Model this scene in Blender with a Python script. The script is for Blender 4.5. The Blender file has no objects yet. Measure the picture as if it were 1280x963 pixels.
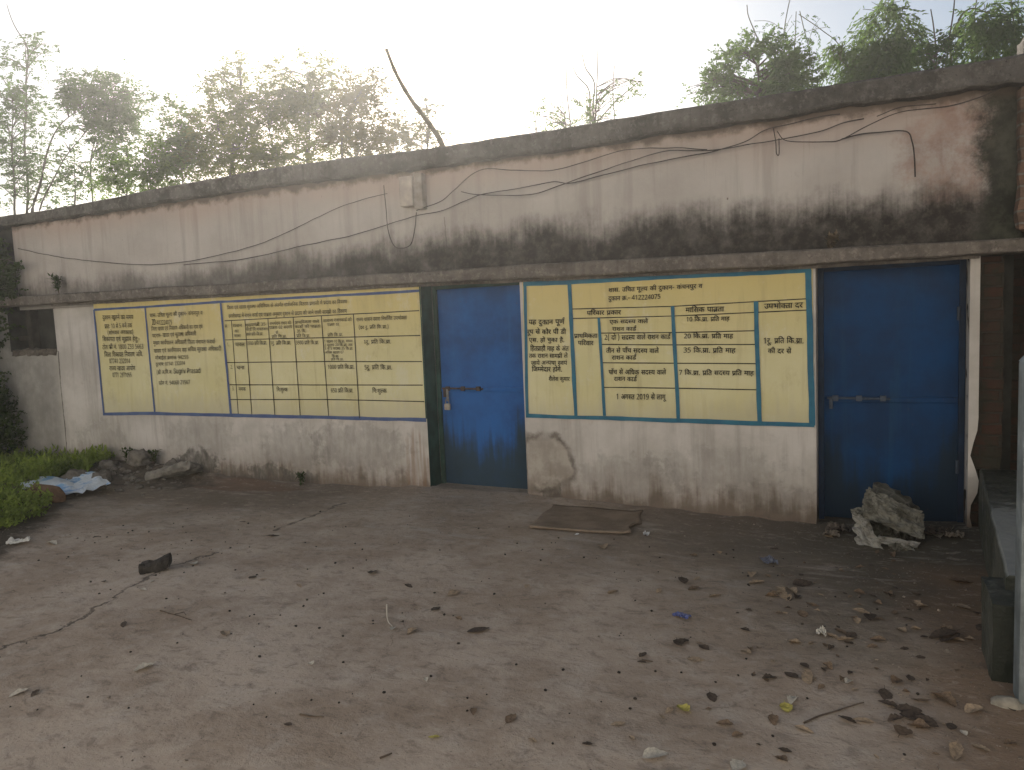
import bpy, bmesh, math, random
from mathutils import Vector, Matrix, noise

R = math.radians
scene = bpy.context.scene
COL = scene.collection

# ---------------------------------------------------------------- camera, sky, sun, exposure
cam_data = bpy.data.cameras.new('camera')
cam_data.sensor_width = 36.0
cam_data.lens = 27.05
cam_data.clip_start = 0.05
cam_data.clip_end = 1000.0
cam = bpy.data.objects.new('camera', cam_data)
COL.objects.link(cam)
_f = Vector((-0.4239365, 0.90121259, -0.08996508))
_r = Vector((0.90569128, 0.42195666, -0.0409375))
_u = Vector((-0.00106798, 0.09883549, 0.99510321))
_m = Matrix((_r, _u, -_f)).transposed().to_4x4()
_m.translation = Vector((0.0, -6.3525, 1.6647))
cam.matrix_world = _m
scene.camera = cam

SUN_ELEV, SUN_LEFT = R(21.3), R(34.0)          # the sun stands behind the shop, left of the wall's normal
world = bpy.data.worlds.new('World')
scene.world = world
world.use_nodes = True
wn = world.node_tree
bg = wn.nodes['Background']
sky = wn.nodes.new('ShaderNodeTexSky')
sky.sky_type = 'NISHITA'
sky.sun_disc = False
sky.sun_elevation = SUN_ELEV
sky.sun_rotation = -SUN_LEFT
sky.altitude = 100
sky.air_density = 1.0
sky.dust_density = 1.3
sky.ozone_density = 1.0
wn.links.new(sky.outputs[0], bg.inputs[0])
bg.inputs[1].default_value = 0.05
sun_data = bpy.data.lights.new('sun', 'SUN')
sun_data.energy = 5.0
sun_data.angle = R(0.6)
sun_data.color = (1.0, 0.92, 0.81)
sun = bpy.data.objects.new('sun', sun_data)
COL.objects.link(sun)
_s = Vector((-math.sin(SUN_LEFT) * math.cos(SUN_ELEV), math.cos(SUN_LEFT) * math.cos(SUN_ELEV), math.sin(SUN_ELEV)))
sun.rotation_euler = _s.to_track_quat('Z', 'Y').to_euler()
sun.location = (-10, 12, 14)
scene.view_settings.view_transform = 'Standard'
scene.view_settings.look = 'None'
scene.view_settings.gamma = 1.0
scene.view_settings.use_curve_mapping = False
scene.view_settings.exposure = 0.95
scene.cycles.max_bounces = 8
scene.cycles.volume_bounces = 1

# ---------------------------------------------------------------- helpers
rng = random.Random(11)


def tag(o, label=None, cat=None, group=None, kind=None):
    for k, v in (('label', label), ('category', cat), ('group', group), ('kind', kind)):
        if v:
            o[k] = v
    return o


def link(name, mesh, parent=None, mat=None):
    o = bpy.data.objects.new(name, mesh)
    COL.objects.link(o)
    if mat and not mesh.materials:
        mesh.materials.append(mat)
    if parent is not None:
        o.parent = parent
        o.matrix_parent_inverse = parent.matrix_world.inverted()
    return o


def thing(name, loc, label, cat, group=None):
    o = bpy.data.objects.new(name, None)
    COL.objects.link(o)
    o.location = loc
    o.matrix_world = Matrix.Translation(loc)
    return tag(o, label, cat, group)


def build(name, bm, mat, parent=None, smooth=False):
    me = bpy.data.meshes.new(name)
    bmesh.ops.recalc_face_normals(bm, faces=bm.faces)
    bm.to_mesh(me)
    bm.free()
    if smooth:
        me.polygons.foreach_set('use_smooth', [True] * len(me.polygons))
    return link(name, me, parent, mat)


def build_raw(name, verts, faces, mat, parent=None, smooth=False):
    me = bpy.data.meshes.new(name)
    me.from_pydata(verts, [], faces)
    me.update()
    if smooth:
        me.polygons.foreach_set('use_smooth', [True] * len(me.polygons))
    return link(name, me, parent, mat)


def box(bm, x0, x1, y0, y1, z0, z1, bevel=0.0):
    r = bmesh.ops.create_cube(bm, size=1.0)
    for v in r['verts']:
        v.co = Vector((x0 + (v.co.x + .5) * (x1 - x0), y0 + (v.co.y + .5) * (y1 - y0), z0 + (v.co.z + .5) * (z1 - z0)))
    if bevel:
        es = list({e for v in r['verts'] for e in v.link_edges})
        bmesh.ops.bevel(bm, geom=es, offset=bevel, segments=2, affect='EDGES', profile=.6)


def tube_data(pts, radii, sides=6):
    verts, faces = [], []
    n = len(pts)
    pts = [Vector(p) for p in pts]
    for i, p in enumerate(pts):
        d = (pts[min(i + 1, n - 1)] - pts[max(i - 1, 0)]).normalized()
        a = d.orthogonal().normalized() if abs(d.z) > .9 else d.cross(Vector((0, 0, 1))).normalized()
        b = d.cross(a)
        for k in range(sides):
            t = 2 * math.pi * k / sides
            verts.append(p + (a * math.cos(t) + b * math.sin(t)) * radii[i])
    for i in range(n - 1):
        for k in range(sides):
            k2 = (k + 1) % sides
            faces.append((i * sides + k, i * sides + k2, (i + 1) * sides + k2, (i + 1) * sides + k))
    faces.append(tuple(range(sides - 1, -1, -1)))
    faces.append(tuple((n - 1) * sides + k for k in range(sides)))
    return verts, faces


def smooth_path(pts, per=6):
    P = [Vector(p) for p in pts]
    P = [P[0] * 2 - P[1]] + P + [P[-1] * 2 - P[-2]]
    out = []
    for i in range(1, len(P) - 2):
        for k in range(per):
            t = k / per
            a, b, c, d = P[i - 1], P[i], P[i + 1], P[i + 2]
            out.append(.5 * (2 * b + (c - a) * t + (2 * a - 5 * b + 4 * c - d) * t * t + (3 * b - a - 3 * c + d) * t ** 3))
    out.append(P[-2])
    return out


def smoothstep(a, b, x):
    t = max(0.0, min(1.0, (x - a) / (b - a)))
    return t * t * (3 - 2 * t)


def interp(tab, x):
    if x <= tab[0][0]:
        return tab[0][1]
    for (x0, y0), (x1, y1) in zip(tab, tab[1:]):
        if x <= x1:
            return y0 + (y1 - y0) * (x - x0) / (x1 - x0)
    return tab[-1][1]


# ---------------------------------------------------------------- material building
class Mat:
    def __init__(self, name, rough=.9, spec=.25):
        self.m = bpy.data.materials.new(name)
        self.m.use_nodes = True
        self.t = self.m.node_tree
        self.b = self.t.nodes['Principled BSDF']
        self.b.inputs['Roughness'].default_value = rough
        self.b.inputs['Specular IOR Level'].default_value = spec
        self._pos = None

    def n(self, kind, **kw):
        nd = self.t.nodes.new(kind)
        for k, v in kw.items():
            setattr(nd, k, v)
        return nd

    def l(self, a, b):
        self.t.links.new(a, b)

    def pos(self, obj=False):
        if obj:
            return self.n('ShaderNodeTexCoord').outputs['Object']
        if self._pos is None:
            self._pos = self.n('ShaderNodeNewGeometry').outputs['Position']
        return self._pos

    def xyz(self):
        s = self.n('ShaderNodeSeparateXYZ')
        self.l(self.pos(), s.inputs[0])
        return s.outputs

    def vec(self, scale=(1, 1, 1), loc=(0, 0, 0), obj=False):
        mp = self.n('ShaderNodeMapping')
        mp.inputs['Scale'].default_value = scale
        mp.inputs['Location'].default_value = loc
        self.l(self.pos(obj), mp.inputs[0])
        return mp.outputs[0]

    def noise(self, scale, detail=4, rough=.55, v=None, dist=0.0):
        nd = self.n('ShaderNodeTexNoise')
        nd.inputs['Scale'].default_value = scale
        nd.inputs['Detail'].default_value = detail
        nd.inputs['Roughness'].default_value = rough
        nd.inputs['Distortion'].default_value = dist
        self.l(v if v is not None else self.pos(), nd.inputs['Vector'])
        return nd.outputs[0]

    def ramp(self, s, stops):
        nd = self.n('ShaderNodeMapRange', interpolation_type='SMOOTHSTEP', clamp=True)
        (a, fa), (b, fb) = stops
        nd.inputs[1].default_value, nd.inputs[2].default_value = a, b
        nd.inputs[3].default_value, nd.inputs[4].default_value = fa, fb
        self.l(s, nd.inputs[0])
        return nd.outputs[0]

    def math(self, op, a, b=None, c=None):
        nd = self.n('ShaderNodeMath', operation=op)
        for i, x in enumerate((a, b, c)):
            if x is None:
                continue
            if isinstance(x, (int, float)):
                nd.inputs[i].default_value = x
            else:
                self.l(x, nd.inputs[i])
        return nd.outputs[0]

    def mix(self, fac, a, b, mode='MIX'):
        nd = self.n('ShaderNodeMix', data_type='RGBA', blend_type=mode)
        for s, x in ((nd.inputs[0], fac), (nd.inputs[6], a), (nd.inputs[7], b)):
            if isinstance(x, (int, float)):
                s.default_value = x
            elif isinstance(x, tuple):
                s.default_value = x + (1,)
            else:
                self.l(x, s)
        return nd.outputs[2]

    def color(self, c):
        if isinstance(c, tuple):
            self.b.inputs['Base Color'].default_value = c + (1,)
        else:
            self.l(c, self.b.inputs['Base Color'])
        return self

    def bump(self, h, strength=.5, dist=.01):
        nd = self.n('ShaderNodeBump')
        nd.inputs['Strength'].default_value = strength
        nd.inputs['Distance'].default_value = dist
        self.l(h, nd.inputs['Height'])
        self.l(nd.outputs[0], self.b.inputs['Normal'])
        return self

    def rough(self, s):
        self.l(s, self.b.inputs['Roughness'])
        return self

    def spot(self, cx, cz, rx, rz, wob=.35, ns=6, axes=('x', 'z')):
        """1 inside an uneven blot on the wall, 0 outside"""
        X, Y, Z = self.xyz()
        p = {'x': X, 'y': Y, 'z': Z}
        a = self.math('DIVIDE', self.math('SUBTRACT', p[axes[0]], cx), rx)
        b = self.math('DIVIDE', self.math('SUBTRACT', p[axes[1]], cz), rz)
        d = self.math('SQRT', self.math('ADD', self.math('MULTIPLY', a, a), self.math('MULTIPLY', b, b)))
        d = self.math('ADD', d, self.math('MULTIPLY', self.math('SUBTRACT', self.noise(ns, 5, .65), .5), wob * 3))
        return self.ramp(d, ((1.05, 0.0), (.8, 1.0))) if False else self.math('SUBTRACT', 1.0, self.ramp(d, ((.75, 0.0), (1.1, 1.0))))

    def crack(self, pts, width, wob=.06, axes=('x', 'y')):
        """1 on a wandering crack along pts, 0 elsewhere"""
        X, Y, Z = self.xyz()
        p = {'x': X, 'y': Y, 'z': Z}
        wx = self.math('ADD', p[axes[0]], self.math('MULTIPLY', self.math('SUBTRACT', self.noise(7, 5, .7), .5), wob * 2))
        wy = self.math('ADD', p[axes[1]], self.math('MULTIPLY', self.math('SUBTRACT', self.noise(7, 5, .7, self.vec(loc=(7, 3, 1))), .5), wob * 2))
        best = None
        for (ax, ay), (bx, by) in zip(pts, pts[1:]):
            L2 = (bx - ax) ** 2 + (by - ay) ** 2
            dx, dy = self.math('SUBTRACT', wx, ax), self.math('SUBTRACT', wy, ay)
            t = self.math('ADD', self.math('MULTIPLY', dx, (bx - ax) / L2), self.math('MULTIPLY', dy, (by - ay) / L2))
            t = self.math('MINIMUM', self.math('MAXIMUM', t, 0.0), 1.0)
            ex = self.math('SUBTRACT', dx, self.math('MULTIPLY', t, bx - ax))
            ey = self.math('SUBTRACT', dy, self.math('MULTIPLY', t, by - ay))
            d = self.math('SQRT', self.math('ADD', self.math('MULTIPLY', ex, ex), self.math('MULTIPLY', ey, ey)))
            best = d if best is None else self.math('MINIMUM', best, d)
        return self.math('SUBTRACT', 1.0, self.ramp(best, ((width * .4, 0.0), (width, 1.0))))


def simple(name, col, rough=.85, var=.25, scale=20, spec=.25, bump=0.0, obj=False):
    m = Mat(name, rough, spec)
    f = m.noise(scale, 5, .6, m.pos(obj))
    lo = tuple(c * (1 - var) for c in col)
    hi = tuple(min(1, c * (1 + var)) for c in col)
    m.color(m.mix(m.ramp(f, ((.3, 0.0), (.7, 1.0))), lo, hi))
    if bump:
        m.bump(f, bump, .01)
    return m.m


def leaf_mat(name, col, trans=.5, var=.35, scale=1.6):
    m = bpy.data.materials.new(name)
    m.use_nodes = True
    t = m.node_tree
    t.nodes.remove(t.nodes['Principled BSDF'])
    out = t.nodes['Material Output']
    tc = t.nodes.new('ShaderNodeNewGeometry')
    ns = t.nodes.new('ShaderNodeTexNoise')
    ns.inputs['Scale'].default_value = scale
    ns.inputs['Detail'].default_value = 6
    t.links.new(tc.outputs['Position'], ns.inputs['Vector'])
    mr = t.nodes.new('ShaderNodeMapRange')
    mr.inputs[1].default_value, mr.inputs[2].default_value = .32, .68
    t.links.new(ns.outputs[0], mr.inputs[0])
    mx = t.nodes.new('ShaderNodeMix')
    mx.data_type = 'RGBA'
    mx.inputs[6].default_value = tuple(c * (1 - var) for c in col) + (1,)
    mx.inputs[7].default_value = (min(1, col[0] * (1 + var * 1.4)), min(1, col[1] * (1 + var)), col[2], 1)
    t.links.new(mr.outputs[0], mx.inputs[0])
    d = t.nodes.new('ShaderNodeBsdfDiffuse')
    tr = t.nodes.new('ShaderNodeBsdfTranslucent')
    ms = t.nodes.new('ShaderNodeMixShader')
    ms.inputs[0].default_value = trans
    t.links.new(mx.outputs[2], d.inputs[0])
    t.links.new(mx.outputs[2], tr.inputs[0])
    t.links.new(d.outputs[0], ms.inputs[1])
    t.links.new(tr.outputs[0], ms.inputs[2])
    t.links.new(ms.outputs[0], out.inputs['Surface'])
    return m

# ---------------------------------------------------------------- measured places and letter shapes
NOTICE_LONG_TEXT = [
    ('दुकान खुलने का समय', -8.381, 1.866, -7.849, 1.853, 0.047),
    ('प्रातः 10 से 5 बजे तक', -8.357, 1.758, -7.882, 1.756, 0.047),
    ('(सोमवार अवकाश)', -8.317, 1.678, -7.871, 1.674, 0.041),
    ('शिकायत एवं सुझाव हेतु:-', -8.415, 1.606, -7.773, 1.597, 0.049),
    ('टोल फ्री नं. 1800 233 5663', -8.428, 1.51, -7.721, 1.506, 0.048),
    ('जिला शिकायत निवारण अधि.', -8.407, 1.42, -7.741, 1.418, 0.052),
    ('07741 232014', -8.328, 1.341, -7.967, 1.336, 0.048),
    ('राज्य खाद्य आयोग', -8.339, 1.252, -7.89, 1.252, 0.048),
    ('0771 2971055', -8.294, 1.17, -7.961, 1.17, 0.047),
    ('शास. उचित मूल्य की दुकान- कंचनपुर व', -7.576, 1.856, -6.744, 1.857, 0.04),
    ('ID-412224075', -7.553, 1.772, -7.225, 1.769, 0.045),
    ('जिला खाद्य एवं निवारण अधिकारी का नाम एवं', -7.571, 1.701, -6.76, 1.704, 0.041),
    ('पदनाम- खाद्य एवं सुरक्षा अधिकारी', -7.563, 1.622, -6.867, 1.629, 0.041),
    ('मुख्य कार्यपालन अधिकारी जिला पंचायत कवर्धा', -7.557, 1.538, -6.592, 1.533, 0.041),
    ('खाद्य एवं कार्यपालन सह सचिव सुरक्षा अधिकारी', -7.559, 1.446, -6.51, 1.454, 0.041),
    ('मोबाईल क्रमांक 94255', -7.545, 1.362, -7.012, 1.362, 0.037),
    ('दूरभाष: 07741 232014', -7.545, 1.287, -7.073, 1.297, 0.037),
    ('(श्री अ.वि.अ. Sugriv Prasad', -7.542, 1.196, -6.843, 1.208, 0.041),
    ('फोन नं. 94060 21567', -7.521, 1.07, -7.017, 1.081, 0.041),
    ('जिला एवं खाद्य सुरक्षा अधिनियम के अंतर्गत सार्वजनिक वितरण प्रणाली में प्रदाय का विवरण', -6.378, 1.892, -4.771, 1.889, 0.033),
    ('छत्तीसगढ़ में राशन कार्ड एवं पात्रता अनुसार दुकान से प्रदाय की जाने वाली सामग्री का विवरण', -6.364, 1.802, -4.778, 1.795, 0.036),
    ('क्र.', -6.427, 1.694, -6.389, 1.693, 0.03),
    ('राशन', -6.313, 1.694, -6.181, 1.692, 0.03),
    ('का', -6.293, 1.634, -6.234, 1.632, 0.029),
    ('नाम', -6.309, 1.585, -6.21, 1.582, 0.03),
    ('मुख्यमंत्री 35', -6.13, 1.693, -5.847, 1.695, 0.03),
    ('कार्ड निःशक्तजन', -6.129, 1.645, -5.823, 1.644, 0.029),
    ('वाले प्रति कि.ग्रा.', -6.127, 1.595, -5.888, 1.593, 0.03),
    ('अन्त्योदय राशन की', -5.796, 1.699, -5.504, 1.697, 0.029),
    ('पात्रता 02 सदस्य', -5.8, 1.656, -5.491, 1.655, 0.028),
    ('की', -5.717, 1.601, -5.685, 1.6, 0.025),
    ('प्रति कि.ग्रा.', -5.776, 1.56, -5.569, 1.559, 0.027),
    ('प्राथमिकता वाले', -5.45, 1.7, -5.137, 1.699, 0.028),
    ('कार्डो की पात्रता', -5.454, 1.654, -5.121, 1.652, 0.028),
    ('35 कि.', -5.435, 1.608, -5.309, 1.606, 0.028),
    ('प्रति कि.ग्रा.', -5.441, 1.56, -5.262, 1.557, 0.028),
    ('सामान्य राशनकार्ड की', -5.082, 1.705, -4.727, 1.705, 0.028),
    ('पात्रता दर', -5.038, 1.662, -4.887, 1.66, 0.026),
    ('प्रति कि.ग्रा.', -5.039, 1.556, -4.841, 1.555, 0.027),
    ('राज्य शासन द्वारा निर्धारित उपभोक्ता', -4.669, 1.703, -4.075, 1.703, 0.033),
    ('(दर रु. प्रति कि.ग्रा.)', -4.648, 1.624, -4.288, 1.621, 0.031),
    ('1.', -6.415, 1.491, -6.385, 1.491, 0.035),
    ('चावल', -6.298, 1.493, -6.164, 1.492, 0.039),
    ('3500 प्रति कि.ग्रा.', -6.128, 1.499, -5.847, 1.498, 0.035),
    ('1रु. प्रति कि.ग्रा.', -5.803, 1.495, -5.518, 1.493, 0.034),
    ('3500 प्रति कि.ग्रा.', -5.455, 1.49, -5.154, 1.488, 0.034),
    ('1 सदस्य 10 कि.ग्रा. सदस्य', -5.088, 1.49, -4.731, 1.486, 0.024),
    ('2 सदस्य 20 कि.ग्रा. तक', -5.086, 1.454, -4.734, 1.449, 0.024),
    ('3 से 5 सदस्य 35 कि.ग्रा.', -5.086, 1.419, -4.727, 1.412, 0.025),
    ('अधिक सदस्य 07', -5.082, 1.378, -4.849, 1.375, 0.024),
    ('कि.ग्रा.', -5.002, 1.341, -4.911, 1.339, 0.022),
    ('प्रति कि.ग्रा.', -5.015, 1.305, -4.854, 1.303, 0.023),
    ('1रू. प्रति कि.ग्रा.', -4.599, 1.479, -4.268, 1.478, 0.035),
    ('2.', -6.391, 1.244, -6.358, 1.244, 0.035),
    ('चना', -6.303, 1.238, -6.188, 1.238, 0.037),
    ('1000 प्रति कि.ग्रा.', -5.064, 1.236, -4.726, 1.234, 0.037),
    ('5रू. प्रति कि.ग्रा.', -4.607, 1.227, -4.274, 1.224, 0.039),
    ('3.', -6.39, 1.006, -6.357, 1.006, 0.036),
    ('नमक', -6.297, 1.002, -6.192, 1.003, 0.037),
    ('निःशुल्क', -5.759, 0.998, -5.61, 0.999, 0.039),
    ('650 प्रति कि.ग्रा.', -5.04, 0.992, -4.757, 0.993, 0.038),
    ('निःशुल्क', -4.527, 0.994, -4.356, 0.993, 0.041)]

NOTICE_SHORT_TEXT = [
    ('शास. उचित मूल्य की दुकान- कंचनपुर व', -2.038, 1.862, -1.245, 1.856, 0.033),
    ('दुकान क्र.- 412224075', -2.04, 1.792, -1.588, 1.786, 0.034),
    ('यह दुकान पूर्ण', -2.791, 1.62, -2.449, 1.611, 0.04),
    ('रूप से कोर पी डी', -2.808, 1.532, -2.437, 1.523, 0.039),
    ('एस. हो चुका है.', -2.795, 1.457, -2.452, 1.45, 0.035),
    ('हितग्राही माह के अंत', -2.785, 1.383, -2.417, 1.375, 0.039),
    ('तक राशन सामग्री ले', -2.801, 1.315, -2.429, 1.309, 0.035),
    ('जायें अन्यथा स्वयं', -2.783, 1.25, -2.437, 1.246, 0.035),
    ('जिम्मेदार होंगे.', -2.778, 1.195, -2.484, 1.192, 0.039),
    ('शैलेश कुमार', -2.618, 1.104, -2.417, 1.103, 0.033),
    ('प्राथमिकता', -2.361, 1.482, -2.148, 1.479, 0.035),
    ('परिवार', -2.328, 1.42, -2.186, 1.417, 0.036),
    ('परिवार प्रकार', -2.237, 1.677, -1.932, 1.672, 0.036),
    ('एक सदस्य वाले', -2.036, 1.592, -1.701, 1.586, 0.031),
    ('राशन कार्ड', -2.014, 1.531, -1.804, 1.525, 0.03),
    ('2( दो ) सदस्य वाले राशन कार्ड', -2.086, 1.462, -1.515, 1.454, 0.037),
    ('तीन से पाँच सदस्य वाले', -2.074, 1.349, -1.615, 1.34, 0.036),
    ('राशन कार्ड', -2.025, 1.288, -1.81, 1.285, 0.034),
    ('पाँच से अधिक सदस्य वाले', -2.057, 1.163, -1.558, 1.16, 0.037),
    ('राशन कार्ड', -2.011, 1.103, -1.81, 1.101, 0.034),
    ('1 अगस्त 2019 से लागू', -1.997, 0.953, -1.567, 0.953, 0.041),
    ('मासिक पात्रता', -1.385, 1.671, -1.077, 1.667, 0.038),
    ('10 कि.ग्रा. प्रति माह', -1.382, 1.59, -1.035, 1.584, 0.032),
    ('20 कि.ग्रा. प्रति माह', -1.404, 1.455, -1.009, 1.445, 0.034),
    ('35 कि.ग्रा. प्रति माह', -1.409, 1.339, -0.992, 1.331, 0.036),
    ('7 कि.ग्रा. प्रति सदस्य प्रति माह', -1.451, 1.154, -0.853, 1.148, 0.035),
    ('उपभोक्ता दर', -0.768, 1.675, -0.484, 1.673, 0.039),
    ('1रू. प्रति कि.ग्रा.', -0.779, 1.406, -0.477, 1.399, 0.039),
    ('की दर से', -0.744, 1.322, -0.571, 1.319, 0.035)]

NOTICE_LONG_BORDER = [
    (0.026, [(-8.525, 1.94), (-7.647, 1.937), (-6.469, 1.943), (-5.11, 1.938), (-3.924, 1.936)]),
    (0.03, [(-8.525, 1.94), (-8.516, 0.666)]),
    (0.036, [(-8.53, 0.67), (-7.633, 0.691), (-6.44, 0.691), (-5.209, 0.69), (-3.918, 0.691)]),
    (0.026, [(-7.647, 1.931), (-7.633, 0.697)]),
    (0.03, [(-6.469, 1.943), (-6.441, 0.687)])]

NOTICE_LONG_GRID = [
    (0.01, [(-6.437, 1.735), (-5.125, 1.742), (-3.935, 1.747)]),
    (0.01, [(-6.445, 1.525), (-3.938, 1.509)]),
    (0.01, [(-6.445, 1.277), (-5.111, 1.271), (-3.934, 1.257)]),
    (0.01, [(-6.43, 1.03), (-3.939, 1.029)]),
    (0.01, [(-6.435, 0.865), (-5.101, 0.879), (-3.93, 0.868)]),
    (0.01, [(-6.333, 1.732), (-6.334, 0.697)]),
    (0.01, [(-6.139, 1.733), (-6.137, 0.698)]),
    (0.01, [(-5.817, 1.737), (-5.812, 0.697)]),
    (0.01, [(-5.474, 1.738), (-5.467, 0.694)]),
    (0.01, [(-5.106, 1.741), (-5.094, 0.698)]),
    (0.01, [(-4.705, 1.742), (-4.705, 0.691)])]

NOTICE_SHORT_BORDER = [
    (0.045, [(-2.833, 1.941), (-1.492, 1.931), (-0.422, 1.921)]),
    (0.03, [(-2.814, 1.949), (-2.845, 0.738)]),
    (0.036, [(-2.857, 0.753), (-1.465, 0.734), (-0.406, 0.72)]),
    (0.045, [(-0.442, 1.916), (-0.42, 0.718)]),
    (0.034, [(-2.391, 1.94), (-2.372, 0.76)]),
    (0.026, [(-2.132, 1.613), (-2.106, 0.763)]),
    (0.03, [(-1.49, 1.686), (-1.464, 0.748)]),
    (0.034, [(-0.83, 1.696), (-0.813, 0.735)])]

NOTICE_SHORT_GRID = [
    (0.009, [(-2.376, 1.699), (-1.497, 1.685), (-0.446, 1.7)]),
    (0.009, [(-2.379, 1.616), (-1.499, 1.605), (-0.441, 1.613)]),
    (0.009, [(-2.134, 1.482), (-1.502, 1.469), (-0.829, 1.465)]),
    (0.009, [(-2.115, 1.384), (-1.504, 1.367), (-0.828, 1.357)]),
    (0.009, [(-2.113, 1.225), (-1.508, 1.215), (-0.824, 1.204)]),
    (0.009, [(-2.105, 1.012), (-1.512, 1.007), (-0.823, 0.995)])]

NOTICE_LONG_SHEET = [(-8.533, 2.099), (-6.529, 2.082), (-3.914, 2.062), (-3.919, 0.69), (-5.211, 0.689), (-6.443, 0.691), (-7.637, 0.69), (-8.535, 0.665)]

NOTICE_SHORT_SHEET = [(-2.841, 1.965), (-1.492, 1.955), (-0.414, 1.945), (-0.406, 0.712), (-1.465, 0.727), (-2.858, 0.741)]

CABLE_RUNS = [
    (0.0045, [(-9.815, 2.765), (-9.24, 2.644), (-8.519, 2.527), (-7.576, 2.419), (-6.699, 2.423), (-5.773, 2.535), (-5.024, 2.739), (-4.605, 2.833), (-4.208, 2.877)]),
    (0.0055, [(-6.947, 2.378), (-6.122, 2.376), (-5.46, 2.437), (-5.044, 2.479), (-4.696, 2.507), (-4.237, 2.577), (-3.899, 2.637), (-3.62, 2.656), (-3.347, 2.724), (-3.189, 2.765), (-2.893, 2.776), (-2.676, 2.788), (-2.488, 2.802), (-2.334, 2.772), (-2.054, 2.801), (-1.736, 2.842), (-1.464, 2.868), (-1.146, 2.885), (-0.901, 2.927), (-0.752, 2.991), (-0.578, 3.015), (-0.403, 3.037), (-0.216, 3.039)]),
    (0.0055, [(-3.392, 2.807), (-3.205, 2.762), (-2.733, 2.711), (-2.49, 2.748), (-2.003, 2.848), (-1.528, 2.932), (-1.177, 2.895), (-0.842, 2.901), (-0.654, 2.907), (-0.365, 2.927), (-0.2, 2.968), (-0.056, 2.982)]),
    (0.005, [(-3.87, 2.679), (-3.615, 2.736), (-3.458, 2.828), (-3.195, 2.971), (-2.831, 2.933), (-2.484, 2.892), (-2.148, 2.937), (-1.854, 2.979), (-1.462, 2.949), (-1.177, 2.901)]),
    (0.005, [(-0.653, 2.966), (-0.579, 2.885), (-0.321, 2.846), (-0.2, 2.85), (-0.003, 2.935), (0.199, 2.991), (0.453, 2.986), (0.646, 3.012), (0.781, 3.055)]),
    (0.006, [(-0.206, 2.86), (-0.082, 2.878), (0.05, 2.877), (0.215, 2.86), (0.255, 2.788), (0.271, 2.675), (0.277, 2.534)]),
    (0.0045, [(0.028, 2.987), (0.193, 3.03), (0.404, 3.016)]),
    (0.005, [(-0.682, 3.006), (-0.666, 2.896), (-0.661, 2.812), (-0.643, 2.804), (-0.642, 2.917)]),
    (0.0055, [(-4.221, 2.953), (-4.209, 2.726), (-4.196, 2.513), (-4.141, 2.372), (-4.052, 2.342), (-3.951, 2.38), (-3.897, 2.525), (-3.871, 2.664)])]

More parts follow.
